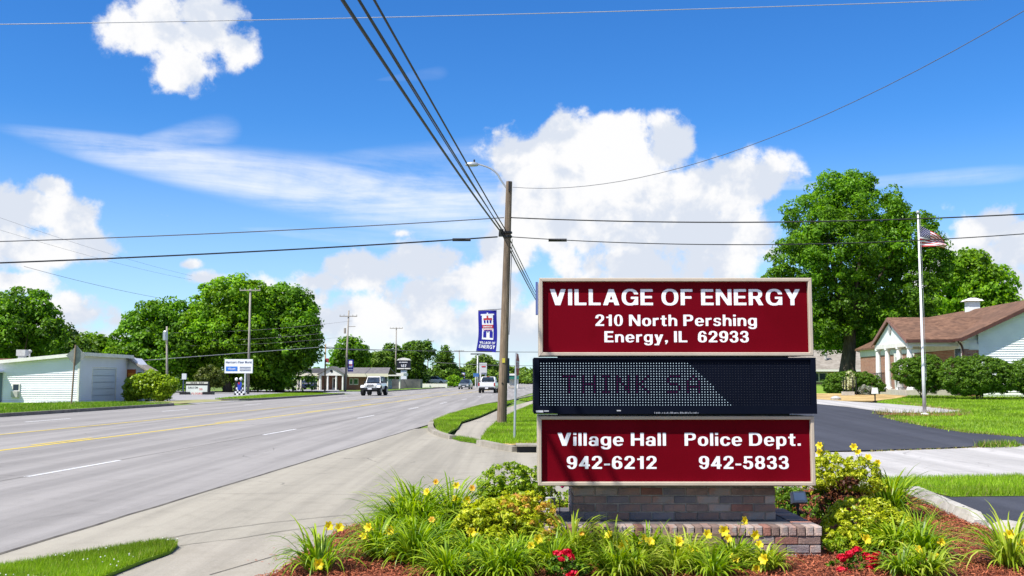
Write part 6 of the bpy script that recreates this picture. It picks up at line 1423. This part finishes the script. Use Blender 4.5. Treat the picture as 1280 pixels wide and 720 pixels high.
ptree('dark tree directly left of the white capped pylon sign', 492, 195, [(490, 445, 12, 13), (500, 452, 12, 14), (484, 456, 12, 12), (495, 468, 16, 14)], 260, 44, 1.1, .26, .17, m_leaf_d, .4, group=G2)
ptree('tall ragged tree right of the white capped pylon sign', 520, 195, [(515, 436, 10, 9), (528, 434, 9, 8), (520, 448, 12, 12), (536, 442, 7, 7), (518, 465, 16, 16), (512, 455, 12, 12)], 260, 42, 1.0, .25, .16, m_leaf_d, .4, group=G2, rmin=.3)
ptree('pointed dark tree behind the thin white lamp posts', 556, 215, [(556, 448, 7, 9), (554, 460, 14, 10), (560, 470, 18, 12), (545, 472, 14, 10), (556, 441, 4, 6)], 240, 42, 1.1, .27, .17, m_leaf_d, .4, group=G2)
ptree('light green tree between grey pylon sign and the wooden pole', 605, 240, [(603, 452, 9, 9), (594, 462, 10, 10), (612, 460, 10, 10), (604, 472, 16, 12)], 200, 42, 1.2, .3, .2, m_leaf_far, .4, group=G2)
ptree('low light green tree behind the grey car', 584, 240, [(584, 470, 10, 8), (575, 474, 10, 8), (590, 474, 8, 8)], 150, 42, 1.1, .3, .2, m_leaf_far, .3, group=G2)
ptree('small round bush tree by the shortest white lamp post', 568, 205, [(568, 477, 8, 6)], 70, 40, .7, .2, .13, m_leaf_b, .2, group=G2)
ptree('far low tree at the end of the road right of the stop sign', 660, 330, [(655, 474, 9, 6), (668, 473, 12, 7), (682, 474, 12, 7)], 160, 40, 1.8, .5, .3, m_leaf_far, .4, group=G2)
ptree('pale green tree low between the pylon and the lamp posts', 532, 230, [(532, 472, 12, 8), (540, 476, 10, 6)], 110, 42, 1.2, .3, .2, m_leaf_far, .3, group=G2)
# a far wood along the horizon that reads as one mass
lob = []
for x in np.arange(-620, 700, 9):
    y = 430 + random.uniform(-18, 18)
    if -12 < x - SL * y + 14 < 13: continue
    h_ = random.uniform(2.4, 4.6); lob.append((x, y, h_ * .75, random.uniform(6, 10), 5, h_))
V, _ = foliage(lob, 5200, 16, 1.5, .8, .55, zmin=.1); me = npmesh('far_wood', V, np.arange(len(V)).reshape(-1, 4), m_leaf_far); o = bpy.data.objects.new('far_wood', me); C.objects.link(o); o['kind'] = 'stuff'
lob = [(x, 142 + random.uniform(-3, 3), 1.6, 3.2, 2, 2.2 + random.uniform(-.5, 1)) for x in np.arange(-120, -46, 3.2)]
lob += [(x, 132 + random.uniform(-3, 3), 1.6, 3.2, 2, 2.6 + random.uniform(-.5, 1)) for x in np.arange(-62, -27, 3.0)]
V, _ = foliage(lob, 900, 34, .8, .22, .15, zmin=.1); me = npmesh('undergrowth', V, np.arange(len(V)).reshape(-1, 4), m_leaf_d); o = bpy.data.objects.new('undergrowth', me); C.objects.link(o); o['kind'] = 'stuff'

# ---- bank across the road
Y = 150.
bk = thing('bank_building', 'low brick building with grey roof, white gable entrance and columned canopy', 'building', (XQ(440, Y), Y, 0)); k_ = Y / FPX
def zx(py, YY=Y): return Q(640, py, YY).z
m_bbrick = brickwall_mat('bank_brick', (.20, .07, .045), (.27, .11, .075), (.24, .17, .13)); m_groof = shingle_mat('grey_shingles', (.115, .11, .11), (.17, .16, .155), (.10, .09, .09), (3, 3, 3)); m_ytrim = mat('cream_trim', (.60, .56, .45), None)
xw0, xw1 = XQ(400, Y), XQ(462, Y)
mb = MB(); mb.b2(xw0, xw1, Y, Y + 9, 0, zx(467)); obj('wall', mb, m_bbrick, bk)
xr0, xr1 = XQ(420, Y), XQ(486, Y); mb = MB(); mb.prism([(xr0, Y - .8, zx(467)), (xr1, Y - .8, zx(467)), (XQ(483, Y), Y + 4.5, zx(459)), (xr0, Y + 4.5, zx(459))], (0, 0, -.12)); mb.prism([(xr0, Y + 4.501, zx(459)), (XQ(483, Y), Y + 4.501, zx(459)), (xr1, Y + 10, zx(467)), (xr0, Y + 10, zx(467))], (0, 0, -.12)); obj('roof', mb, m_groof, bk)
mb = MB(); mb.b2(XQ(432, Y), xr1, Y - .86, Y - .81, zx(471), zx(467)); obj('fascia', mb, m_ytrim, bk)
# drive-through canopy on the left
xc0, xc1 = XQ(371, Y), XQ(404, Y); mb = MB(); mb.prism([(xc0, Y - 1, zx(467)), (xc1, Y - 1, zx(467)), (xc1, Y + 3, zx(460)), (xc0 + 1.2, Y + 3, zx(460))], (0, 0, -.15)); obj('canopy_roof', mb, mat('dark_shingles', (.045, .043, .045), (.07, .068, .07), 2, .9), bk)
mb = MB(); mb.b2(xc0, xc1, Y - 1.06, Y - 1.01, zx(470), zx(466.5)); obj('canopy_fascia', mb, m_ytrim, bk)
for px in (373.5, 377.5, 394, 399, 402.5): x = XQ(px, Y); mb = MB(); mb.tube([(x, Y - .7, 0), (x, Y - .7, zx(470))], .14 if px != 394 else .08, 8); obj('column', mb, m_ytrim if px != 394 else m_black, bk)
mb = MB(); mb.b2(xc0 + 1, xc1 + 2, Y + 14, Y + 20, 0, zx(468)); obj('rear_wall', mb, m_trim, bk)
# entrance gable
xg0, xg1 = XQ(402, Y), XQ(432.5, Y); xm = XQ(417, Y); mb = MB(); mb.prism([(xg0, Y - 1.9, zx(468)), (xm, Y - 1.9, zx(459.3)), (xg1, Y - 1.9, zx(468)), (xg1, Y - 1.9, zx(469.5)), (xg0, Y - 1.9, zx(469.5))], (0, .3, 0)); gg = obj('gable', mb, m_trim, bk)
mb = MB(); mb.prism([(xg0 - .3, Y - 2.1, zx(467.6)), (xm, Y - 2.1, zx(458)), (xm, Y - 2.1, zx(459.3)), (xg0 - .3, Y - 2.1, zx(468.8))], (0, 5, 0)); mb.prism([(xm, Y - 2.1, zx(458)), (xg1 + .3, Y - 2.1, zx(467.6)), (xg1 + .3, Y - 2.1, zx(468.8)), (xm, Y - 2.1, zx(459.3))], (0, 5, 0)); obj('gable_roof', mb, m_groof, bk)
mb = MB(); q = Vector((xm, Y - 1.93, zx(464))); mb.prism([q + Vector((.2 * math.cos(R(45 * k)), 0, .2 * math.sin(R(45 * k)))) for k in range(8)], (0, -.03, 0)); obj('round_vent', mb, m_black, gg)
for px in (403, 412.3, 422.8, 431): x = XQ(px, Y); mb = MB(); mb.tube([(x, Y - 1.7, 0), (x, Y - 1.7, zx(469.5))], .14, 8); obj('column', mb, m_col, bk)
mb = MB(); mb.b2(XQ(415.5, Y), XQ(421, Y), Y - .06, Y - .005, 0, zx(472)); dr = obj('door', mb, m_trim, bk); mb = MB(); mb.b2(XQ(417, Y), XQ(419.6, Y), Y - .08, Y - .065, .3, zx(474)); obj('pane', mb, m_win, dr)
for (pa_, pb_) in ((437, 441), (442, 448)): mb = MB(); mb.b2(XQ(pa_, Y), XQ(pb_, Y), Y - .06, Y - .005, zx(481), zx(473)); w_ = obj('window', mb, m_trim, bk); mb = MB(); mb.b2(XQ(pa_ + .6, Y), XQ(pb_ - .6, Y), Y - .08, Y - .065, zx(480), zx(474)); obj('pane', mb, mat('green_reflection_glass', (.10, .22, .05), (.05, .10, .06), 2, .1), w_)  # reflected green is painted into the pane colour
# service station canopy and shop behind the jeep
Y = 165.; sv = thing('service_station', 'white flat canopy and shop between the bank and the capped pylon sign', 'building', (XQ(495, Y), Y, 0))
mb = MB(); mb.b2(XQ(478, Y), XQ(506, Y), Y - 2, Y + 5, zx(470, Y), zx(466.5, Y)); obj('canopy', mb, m_trim, sv)
for px in (481, 486, 501): x = XQ(px, Y); mb = MB(); mb.tube([(x, Y - 1.5, 0), (x, Y - 1.5, zx(470, Y))], .12, 6); obj('column', mb, m_trim, sv)
mb = MB(); mb.b2(XQ(476, Y), XQ(520, Y), Y + 8, Y + 12, 0, zx(474, Y + 8)); obj('shop_wall', mb, mat('shop_dark', (.05, .055, .06), (.12, .12, .12), .6, .6), sv)
mb = MB(); mb.b2(XQ(484, Y), XQ(489.5, Y), Y - .8, Y + .4, 0, 1.6); obj('pump', mb, mat('pump_blue_grey', (.30, .38, .46), None), sv)
Y = 190.; o = obj('low_white_wall', MB().b2(XQ(505, Y), XQ(559, Y), Y, Y + .4, 0, zx(479.5, Y)), m_trim, loc=(XQ(530, Y), Y, 0)); tag(o, 'low white wall along the far car park right of the pylon sign', 'wall')
# pylon sign with white cap
Y = 178.; t = thing('pylon_sign', 'pylon sign with black panel and white rounded cap by the far corner', 'sign', (XQ(504.5, Y), Y, 0))
mb = MB(); mb.b2(XQ(500.8, Y), XQ(508, Y), Y, Y + 1, 0, zx(463, Y)); obj('pillar', mb, mat('pylon_white', (.66, .70, .74), None), t)
mb = MB(); mb.b2(XQ(496.3, Y), XQ(512.5, Y), Y - .2, Y + 1.2, zx(460, Y), zx(450.5, Y)); pn = obj('panel', mb, mat('pylon_black', (.008, .01, .022), None), t)
mb = MB(); mb.prism([(XQ(495.6, Y), Y - .3, zx(450.4, Y)), (XQ(513.2, Y), Y - .3, zx(450.4, Y)), (XQ(511, Y), Y - .3, zx(448.4, Y)), (XQ(505.5, Y), Y - .3, zx(447.2, Y)), (XQ(503.5, Y), Y - .3, zx(447.2, Y)), (XQ(498, Y), Y - .3, zx(448.4, Y))], (0, 1.6, 0)); obj('cap', mb, m_trim, t)
mb = MB(); mb.b2(XQ(496.2, Y), XQ(512.6, Y), Y - .25, Y + 1.2, zx(461.4, Y), zx(460.1, Y)); obj('ledge', mb, m_trim, t)
mb = MB(); [mb.b2(XQ(499 + q * 1.32, Y), XQ(499.9 + q * 1.32, Y), Y - .23, Y - .205, zx(453.5, Y), zx(452.3, Y)) for q in range(8)]; obj('small_print', mb, m_bw, pn, kind='stuff'); letters('187', XQ(501, Y), XQ(508, Y), zx(459, Y), .5, Y - .22, m_bw, pn, None, True, 8)
shrub('low round shrubs around the foot of the capped pylon sign', [Lq(504, 482, 176, 9, 3), Lq(500, 483, 176, 6, 3)], 60, 40, .35, .14, .09, m_leaf, base=(XQ(504, 176), 176, 0))
# grey pylon and blue sign
Y = 215.; t = thing('pylon_sign', 'tall pale grey pylon sign behind the white pickup', 'sign', (XQ(603, Y), Y, 0)); mb = MB(); mb.b2(XQ(599, Y), XQ(608.5, Y), Y, Y + .8, zx(468, Y), zx(453.5, Y)); pn = obj('panel', mb, mat('pylon_grey', (.50, .50, .53), None), t)
mb = MB(); mb.b2(XQ(602, Y), XQ(607, Y), Y - .05, Y - .01, zx(459, Y), zx(457.5, Y)); obj('red_print', mb, m_br, pn)
for px in (600.5, 607): mb = MB(); mb.b2(XQ(px, Y) - .15, XQ(px, Y) + .15, Y, Y + .4, 0, zx(468, Y)); obj('post', mb, m_lp, t)
Y = 195.; t = thing('blue_sign', 'small blue road sign on a white post between grey car and pickup', 'sign', (XQ(594, Y), Y, 0)); mb = MB(); mb.b2(XQ(591.5, Y), XQ(598.5, Y), Y, Y + .15, zx(471, Y), zx(466.5, Y)); obj('panel', mb, mat('sign_blue_dull', (.04, .13, .33), None), t); mb = MB(); mb.tube([(XQ(594.5, Y), Y, 0), (XQ(594.5, Y), Y, zx(471, Y))], .1, 6); obj('post', mb, m_lp, t)
small_banner('tiny blue village banner low on the farthest crossarm pole', 576.5, 581.5, 465.5, 473, 230)
# green canopy station at the road end
Y = 175.; t = thing('green_canopy', 'white and green filling station canopy seen right of the wooden pole', 'building', (XQ(642, Y), Y, 0)); mb = MB(); mb.b2(XQ(633, Y), XQ(648.5, Y), Y, Y + 10, zx(474, Y), zx(469.5, Y)); obj('canopy', mb, mat('canopy_green', (.02, .14, .11), None), t); mb = MB(); mb.b2(XQ(634, Y), XQ(644, Y), Y - .1, Y + 8, zx(469.4, Y), zx(467, Y)); obj('sign_band', mb, m_trim, t)
mb = MB(); mb.b2(XQ(634, Y), XQ(648, Y), Y + 2, Y + 9, zx(482, Y), zx(474, Y)); obj('booth', mb, m_trim, t)
for px in (634.5, 647): x = XQ(px, Y); mb = MB(); mb.tube([(x, Y + .5, 0), (x, Y + .5, zx(474, Y))], .15, 6); obj('column', mb, m_trim, t)

# ---- vehicles (x to the right, nose towards -y, origin on the ground)
m_carw = mat('paint_white', (.70, .70, .70), None, rough=.25, coat=.6); m_cargrey = mat('paint_grey', (.16, .18, .19), None, rough=.25, coat=.6, metal=.3); m_tyre = mat('tyre', (.012, .012, .012), None, rough=.85); m_rim = mat('rim_metal', (.35, .35, .36), None, rough=.3, metal=.7); m_dark = mat('dark_trim', (.015, .015, .017), None, rough=.5); m_tail = mat('tail_lamp', (.35, .01, .01), None, rough=.3); m_head = mat('head_lamp', (.6, .6, .58), None, rough=.15); m_plate = mat('number_plate', (.6, .6, .62), None)
def loft(mb, secs):
    """secs: list of (y, [(x, z) half outline from bottom centre to top centre]) mirrored in x"""
    rings = []
    for (y, hl) in secs: rings.append([(x, y, z) for x, z in hl] + [(-x, y, z) for x, z in reversed(hl)])
    n = len(rings[0]); vs = [v for r_ in rings for v in r_]; fs = [(i * n + j, i * n + (j + 1) % n, (i + 1) * n + (j + 1) % n, (i + 1) * n + j) for i in range(len(rings) - 1) for j in range(n)]
    fs += [tuple(range(n))[::-1], tuple(range((len(rings) - 1) * n, len(rings) * n))]; return mb.add(vs, fs)
def body_sec(y, w_, z0, z1, r_=.08): return (y, [(w_ * .96, z0), (w_, z0 + r_), (w_, (z0 + z1) / 2), (w_ * .97, z1 - r_), (w_ * .9, z1)])
def wheel(t, x, y, r_, w_, nm='wheel'):
    mb = MB(); mb.tube([(x - w_ / 2, y, r_), (x - w_ * .4, y, r_), (x + w_ * .4, y, r_), (x + w_ / 2, y, r_)], [r_ * .9, r_, r_, r_ * .9], 18); w2 = obj(nm, mb, m_tyre, None); w2.parent = t
    s_ = 1 if x > 0 else -1; mb = MB(); mb.tube([(x + s_ * w_ * .3, y, r_), (x + s_ * w_ * .53, y, r_)], [r_ * .6, r_ * .5], 12); o = obj('rim', mb, m_rim, None); o.parent = w2
def part(nm, mb, m, t, **k): o = obj(nm, mb, m, None, **k); o.parent = t; return o
def vehicle(nm, label, cat, loc, rz, group=None):
    o = bpy.data.objects.new(nm, None); C.objects.link(o); o.location = loc; o.rotation_euler = (0, 0, rz); o['label'] = label; o['category'] = cat
    if group: o['group'] = group
    return o
# off-roader
jl = G(468.5, 494); jl.z = 0
t = vehicle('off_roader', 'white open off-road vehicle with black wheels coming down the road', 'car', (XQ(468.5, 98), 98, 0), R(-5))
mb = MB(); loft(mb, [body_sec(-1.85, .62, .72, 1.08), body_sec(-1.8, .66, .62, 1.15), body_sec(-.6, .74, .6, 1.2), body_sec(-.55, .80, .6, 1.22), body_sec(1.9, .80, .6, 1.2)]); part('body', mb, m_carw, t)
mb = MB()
loft(mb, [(-.62, [(.72, 1.2), (.72, 1.25), (.71, 1.3), (.70, 1.32), (.68, 1.34)]), (-.3, [(.70, 1.2), (.68, 1.5), (.66, 1.7), (.64, 1.78), (.6, 1.8)]), (1.75, [(.72, 1.2), (.69, 1.5), (.66, 1.7), (.64, 1.8), (.6, 1.83)]), (1.85, [(.72, 1.2), (.70, 1.4), (.68, 1.55), (.66, 1.6), (.6, 1.62)])]); part('soft_top', mb, m_dark, t)
mb = MB(); mb.add([(-.62, -.72, 1.28), (.62, -.72, 1.28), (.55, -.42, 1.72), (-.55, -.42, 1.72)], [(0, 1, 2, 3)]); part('windscreen', mb, m_win, t)
mb = MB(); mb.tube([(-.7, -.68, 1.22), (-.61, -.33, 1.79), (.61, -.33, 1.79), (.7, -.68, 1.22)], .05, 6); part('windscreen_frame', mb, m_carw, t)
mb = MB(); mb.b2(-.56, .56, -.2, 1.6, 1.815, 1.86); part('roof_panel', mb, m_carw, t)
for s_ in (-1, 1):
    mb = MB(); mb.add([(s_ * .733, -.35, 1.25), (s_ * .735, .55, 1.25), (s_ * .70, .55, 1.68), (s_ * .70, -.15, 1.68)], [(0, 1, 2, 3)] if s_ > 0 else [(3, 2, 1, 0)]); part('side_window', mb, m_win, t)
    mb = MB(); mb.prism([(s_ * .62, -1.95, .80), (s_ * .62, -1.75, 1.02), (s_ * .62, -1.1, 1.02), (s_ * .62, -.85, .72), (s_ * .62, -.9, .66), (s_ * .62, -1.15, .94), (s_ * .62, -1.7, .94), (s_ * .62, -1.9, .74)], (s_ * .34, 0, 0)); part('fender', mb, m_carw, t)
    mb = MB(); mb.lathe([(.02, -.02), (.13, -.02), (.13, .02), (.02, .03)], (0, 0, 0), 12); mb.v = [(v[0] + s_ * .45, -1.87 - v[2], v[1] + .98) for v in mb.v]; part('headlight', mb, m_head, t)
    wheel(t, s_ * .80, -1.4, .47, .34); wheel(t, s_ * .80, 1.25, .47, .34); mb = MB(); mb.box((s_ * .86, -.45, 1.30), (.2, .08, .16)); part('mirror', mb, m_dark, t)
mb = MB()
for k in range(7): mb.b2(-.29 + k * .09, -.24 + k * .09, -1.865, -1.852, .82, 1.1)
part('grille', mb, m_dark, t, kind='stuff'); mb = MB(); mb.box((0, -2.05, .66), (1.5, .2, .2)); part('bumper', mb, m_dark, t); mb = MB(); mb.b2(-.2, .2, -2.17, -2.155, .6, .74); part('number_plate', mb, m_plate, t)
mb = MB(); mb.b2(-.6, .6, -1.7, 1.8, .42, .6); part('chassis', mb, m_dark, t)
# pickup seen from behind: its nose points away
t = vehicle('pickup_truck', 'white pickup truck driving away in the right lane', 'pickup truck', (XQ(611, 117), 117, 0), math.pi - math.atan(SL) * 1.0)
mb = MB(); loft(mb, [body_sec(-2.8, .80, .6, 1.02), body_sec(-2.7, .92, .5, 1.12), body_sec(-1.2, .97, .5, 1.2), body_sec(-1.15, .97, .5, 1.24), body_sec(2.65, .97, .5, 1.24)]); part('body', mb, m_carw, t)
mb = MB(); loft(mb, [(-1.15, [(.86, 1.2), (.86, 1.24), (.85, 1.26), (.84, 1.27), (.8, 1.28)]), (-.5, [(.88, 1.2), (.84, 1.5), (.78, 1.75), (.74, 1.85), (.6, 1.88)]), (.85, [(.88, 1.2), (.84, 1.5), (.78, 1.75), (.74, 1.85), (.6, 1.88)]), (1.05, [(.88, 1.2), (.85, 1.4), (.82, 1.5), (.78, 1.55), (.6, 1.56)])]); part('cab', mb, m_carw, t)
mb = MB(); mb.add([(.74, 1.07, 1.29), (-.74, 1.07, 1.29), (-.72, 1.07, 1.54), (.72, 1.07, 1.54), (-.64, .89, 1.84), (.64, .89, 1.84)], [(0, 1, 2, 3), (3, 2, 4, 5)]); part('rear_window', mb, m_win, t)
for s_ in (-1, 1):
    mb = MB(); mb.add([(s_ * .885, -.8, 1.27), (s_ * .885, .7, 1.27), (s_ * .80, .7, 1.74), (s_ * .80, -.45, 1.74)], [(0, 1, 2, 3)] if s_ > 0 else [(3, 2, 1, 0)]); part('side_window', mb, m_win, t)
    wheel(t, s_ * .86, -1.85, .40, .26); wheel(t, s_ * .86, 1.75, .40, .26); mb = MB(); mb.box((s_ * .90, 2.66, 1.0), (.14, .05, .36)); part('tail_lamp', mb, m_tail, t); mb = MB(); mb.box((s_ * 1.02, -.75, 1.32), (.2, .1, .2)); part('mirror', mb, m_dark, t)
mb = MB(); mb.b2(-.8, .8, 2.655, 2.67, .75, 1.22); part('tailgate', mb, m_carw, t); mb = MB(); mb.box((0, 2.75, .58), (1.8, .2, .2)); part('bumper', mb, m_dark, t); mb = MB(); mb.b2(-.18, .18, 2.855, 2.87, .5, .66); part('number_plate', mb, m_plate, t)
mb = MB(); mb.b2(-.75, .75, 1.15, 2.6, 1.241, 1.255); part('bed', mb, m_dark, t); mb = MB(); mb.b2(-.7, .7, -2.3, 2.4, .35, .5); part('chassis', mb, m_dark, t); mb = MB(); mb.box((0, .88, 1.9), (.3, .04, .06)); part('brake_lamp', mb, m_tail, t)
# generic car
def car(label, loc, rz, m, group=None):
    t = vehicle('car', label, 'car', loc, rz, group)
    mb = MB(); loft(mb, [body_sec(-2.2, .70, .38, .70), body_sec(-2.1, .84, .28, .80), body_sec(-.9, .90, .25, .98), body_sec(1.8, .90, .28, 1.02), body_sec(2.2, .80, .35, .95)]); part('body', mb, m, t)
    mb = MB(); loft(mb, [(-1.0, [(.8, .95), (.8, .97), (.79, .98), (.78, .99), (.7, 1.0)]), (-.25, [(.80, .95), (.76, 1.2), (.70, 1.45), (.66, 1.52), (.5, 1.55)]), (1.2, [(.80, .95), (.76, 1.2), (.70, 1.45), (.66, 1.54), (.5, 1.57)]), (2.0, [(.8, .95), (.79, 1.0), (.78, 1.06), (.74, 1.08), (.5, 1.10)])]); part('cabin', mb, m_win, t)
    mb = MB(); mb.b2(-.58, .58, -.15, 1.2, 1.575, 1.60); part('roof', mb, m, t)
    for s_ in (-1, 1):
        wheel(t, s_ * .80, -1.35, .33, .22); wheel(t, s_ * .80, 1.35, .33, .22); mb = MB(); mb.box((s_ * .62, -2.17, .66), (.3, .08, .14)); part('headlight', mb, m_head, t)
    mb = MB(); mb.box((0, -2.2, .5), (.9, .06, .18)); part('grille', mb, m_dark, t); mb = MB(); mb.b2(-.2, .2, -2.25, -2.235, .38, .5); part('number_plate', mb, m_plate, t)
    return t
car('grey car coming towards the viewer beyond the white pickup', (XQ(582, 160), 160, 0), R(-6), m_cargrey)
car('dark car parked under the bank canopy', (XQ(389, 158), 158, 0), R(80), mat('paint_dark_blue', (.02, .025, .06), None, rough=.3))
car('white car parked beyond the low white wall by the lamp posts', (XQ(545, 200), 200, .6), R(75), m_carw)
# wires over the left trees and far crossings
wire('lowest and thickest wire over the row of trees', Q(160, 452, 100), Q(399, 434, 118), .030, -.0, m_wire_l)
wire('wire over the row of trees, highest of the four', Q(209, 416, 118), Q(440, 401, 118), .013, .35, m_wire_g); wire('wire over the row of trees, second from the top', Q(209, 425, 118), Q(400, 417, 118), .013, .30, m_wire_g); wire('wire over the row of trees, third from the top', Q(209, 432, 118), Q(440, 420, 118), .011, .35, m_wire_g)
for i, (a_, b_, r_, l) in enumerate((((30, 333), (250, 380), .014, 'single faint wire sloping down to the left group of trees'), ((-40, 258), (240, 345), .009, 'upper of two faint wires sloping over the left clouds'), ((-40, 275), (240, 350), .009, 'lower of two faint wires sloping over the left clouds'))): wire(l, Q(*a_, 70), Q(*b_, 110), r_, .3, m_wire_g, group='faint wires at the left')
wire('high wire across the end of the road behind the wooden pole', Q(395, 435, 150), Q(700, 440, 190), .05, .2, m_wire_g, group='wires across the far road'); wire('low wire across the end of the road behind the wooden pole', Q(530, 452, 190), Q(700, 457, 190), .05, .3, m_wire_g, group='wires across the far road')
wire('wire with a dark amplifier hanging near the bank pole', Q(398, 434, 131), Q(497, 436, 180), .04, .3, m_wire_g, group='wires across the far road')
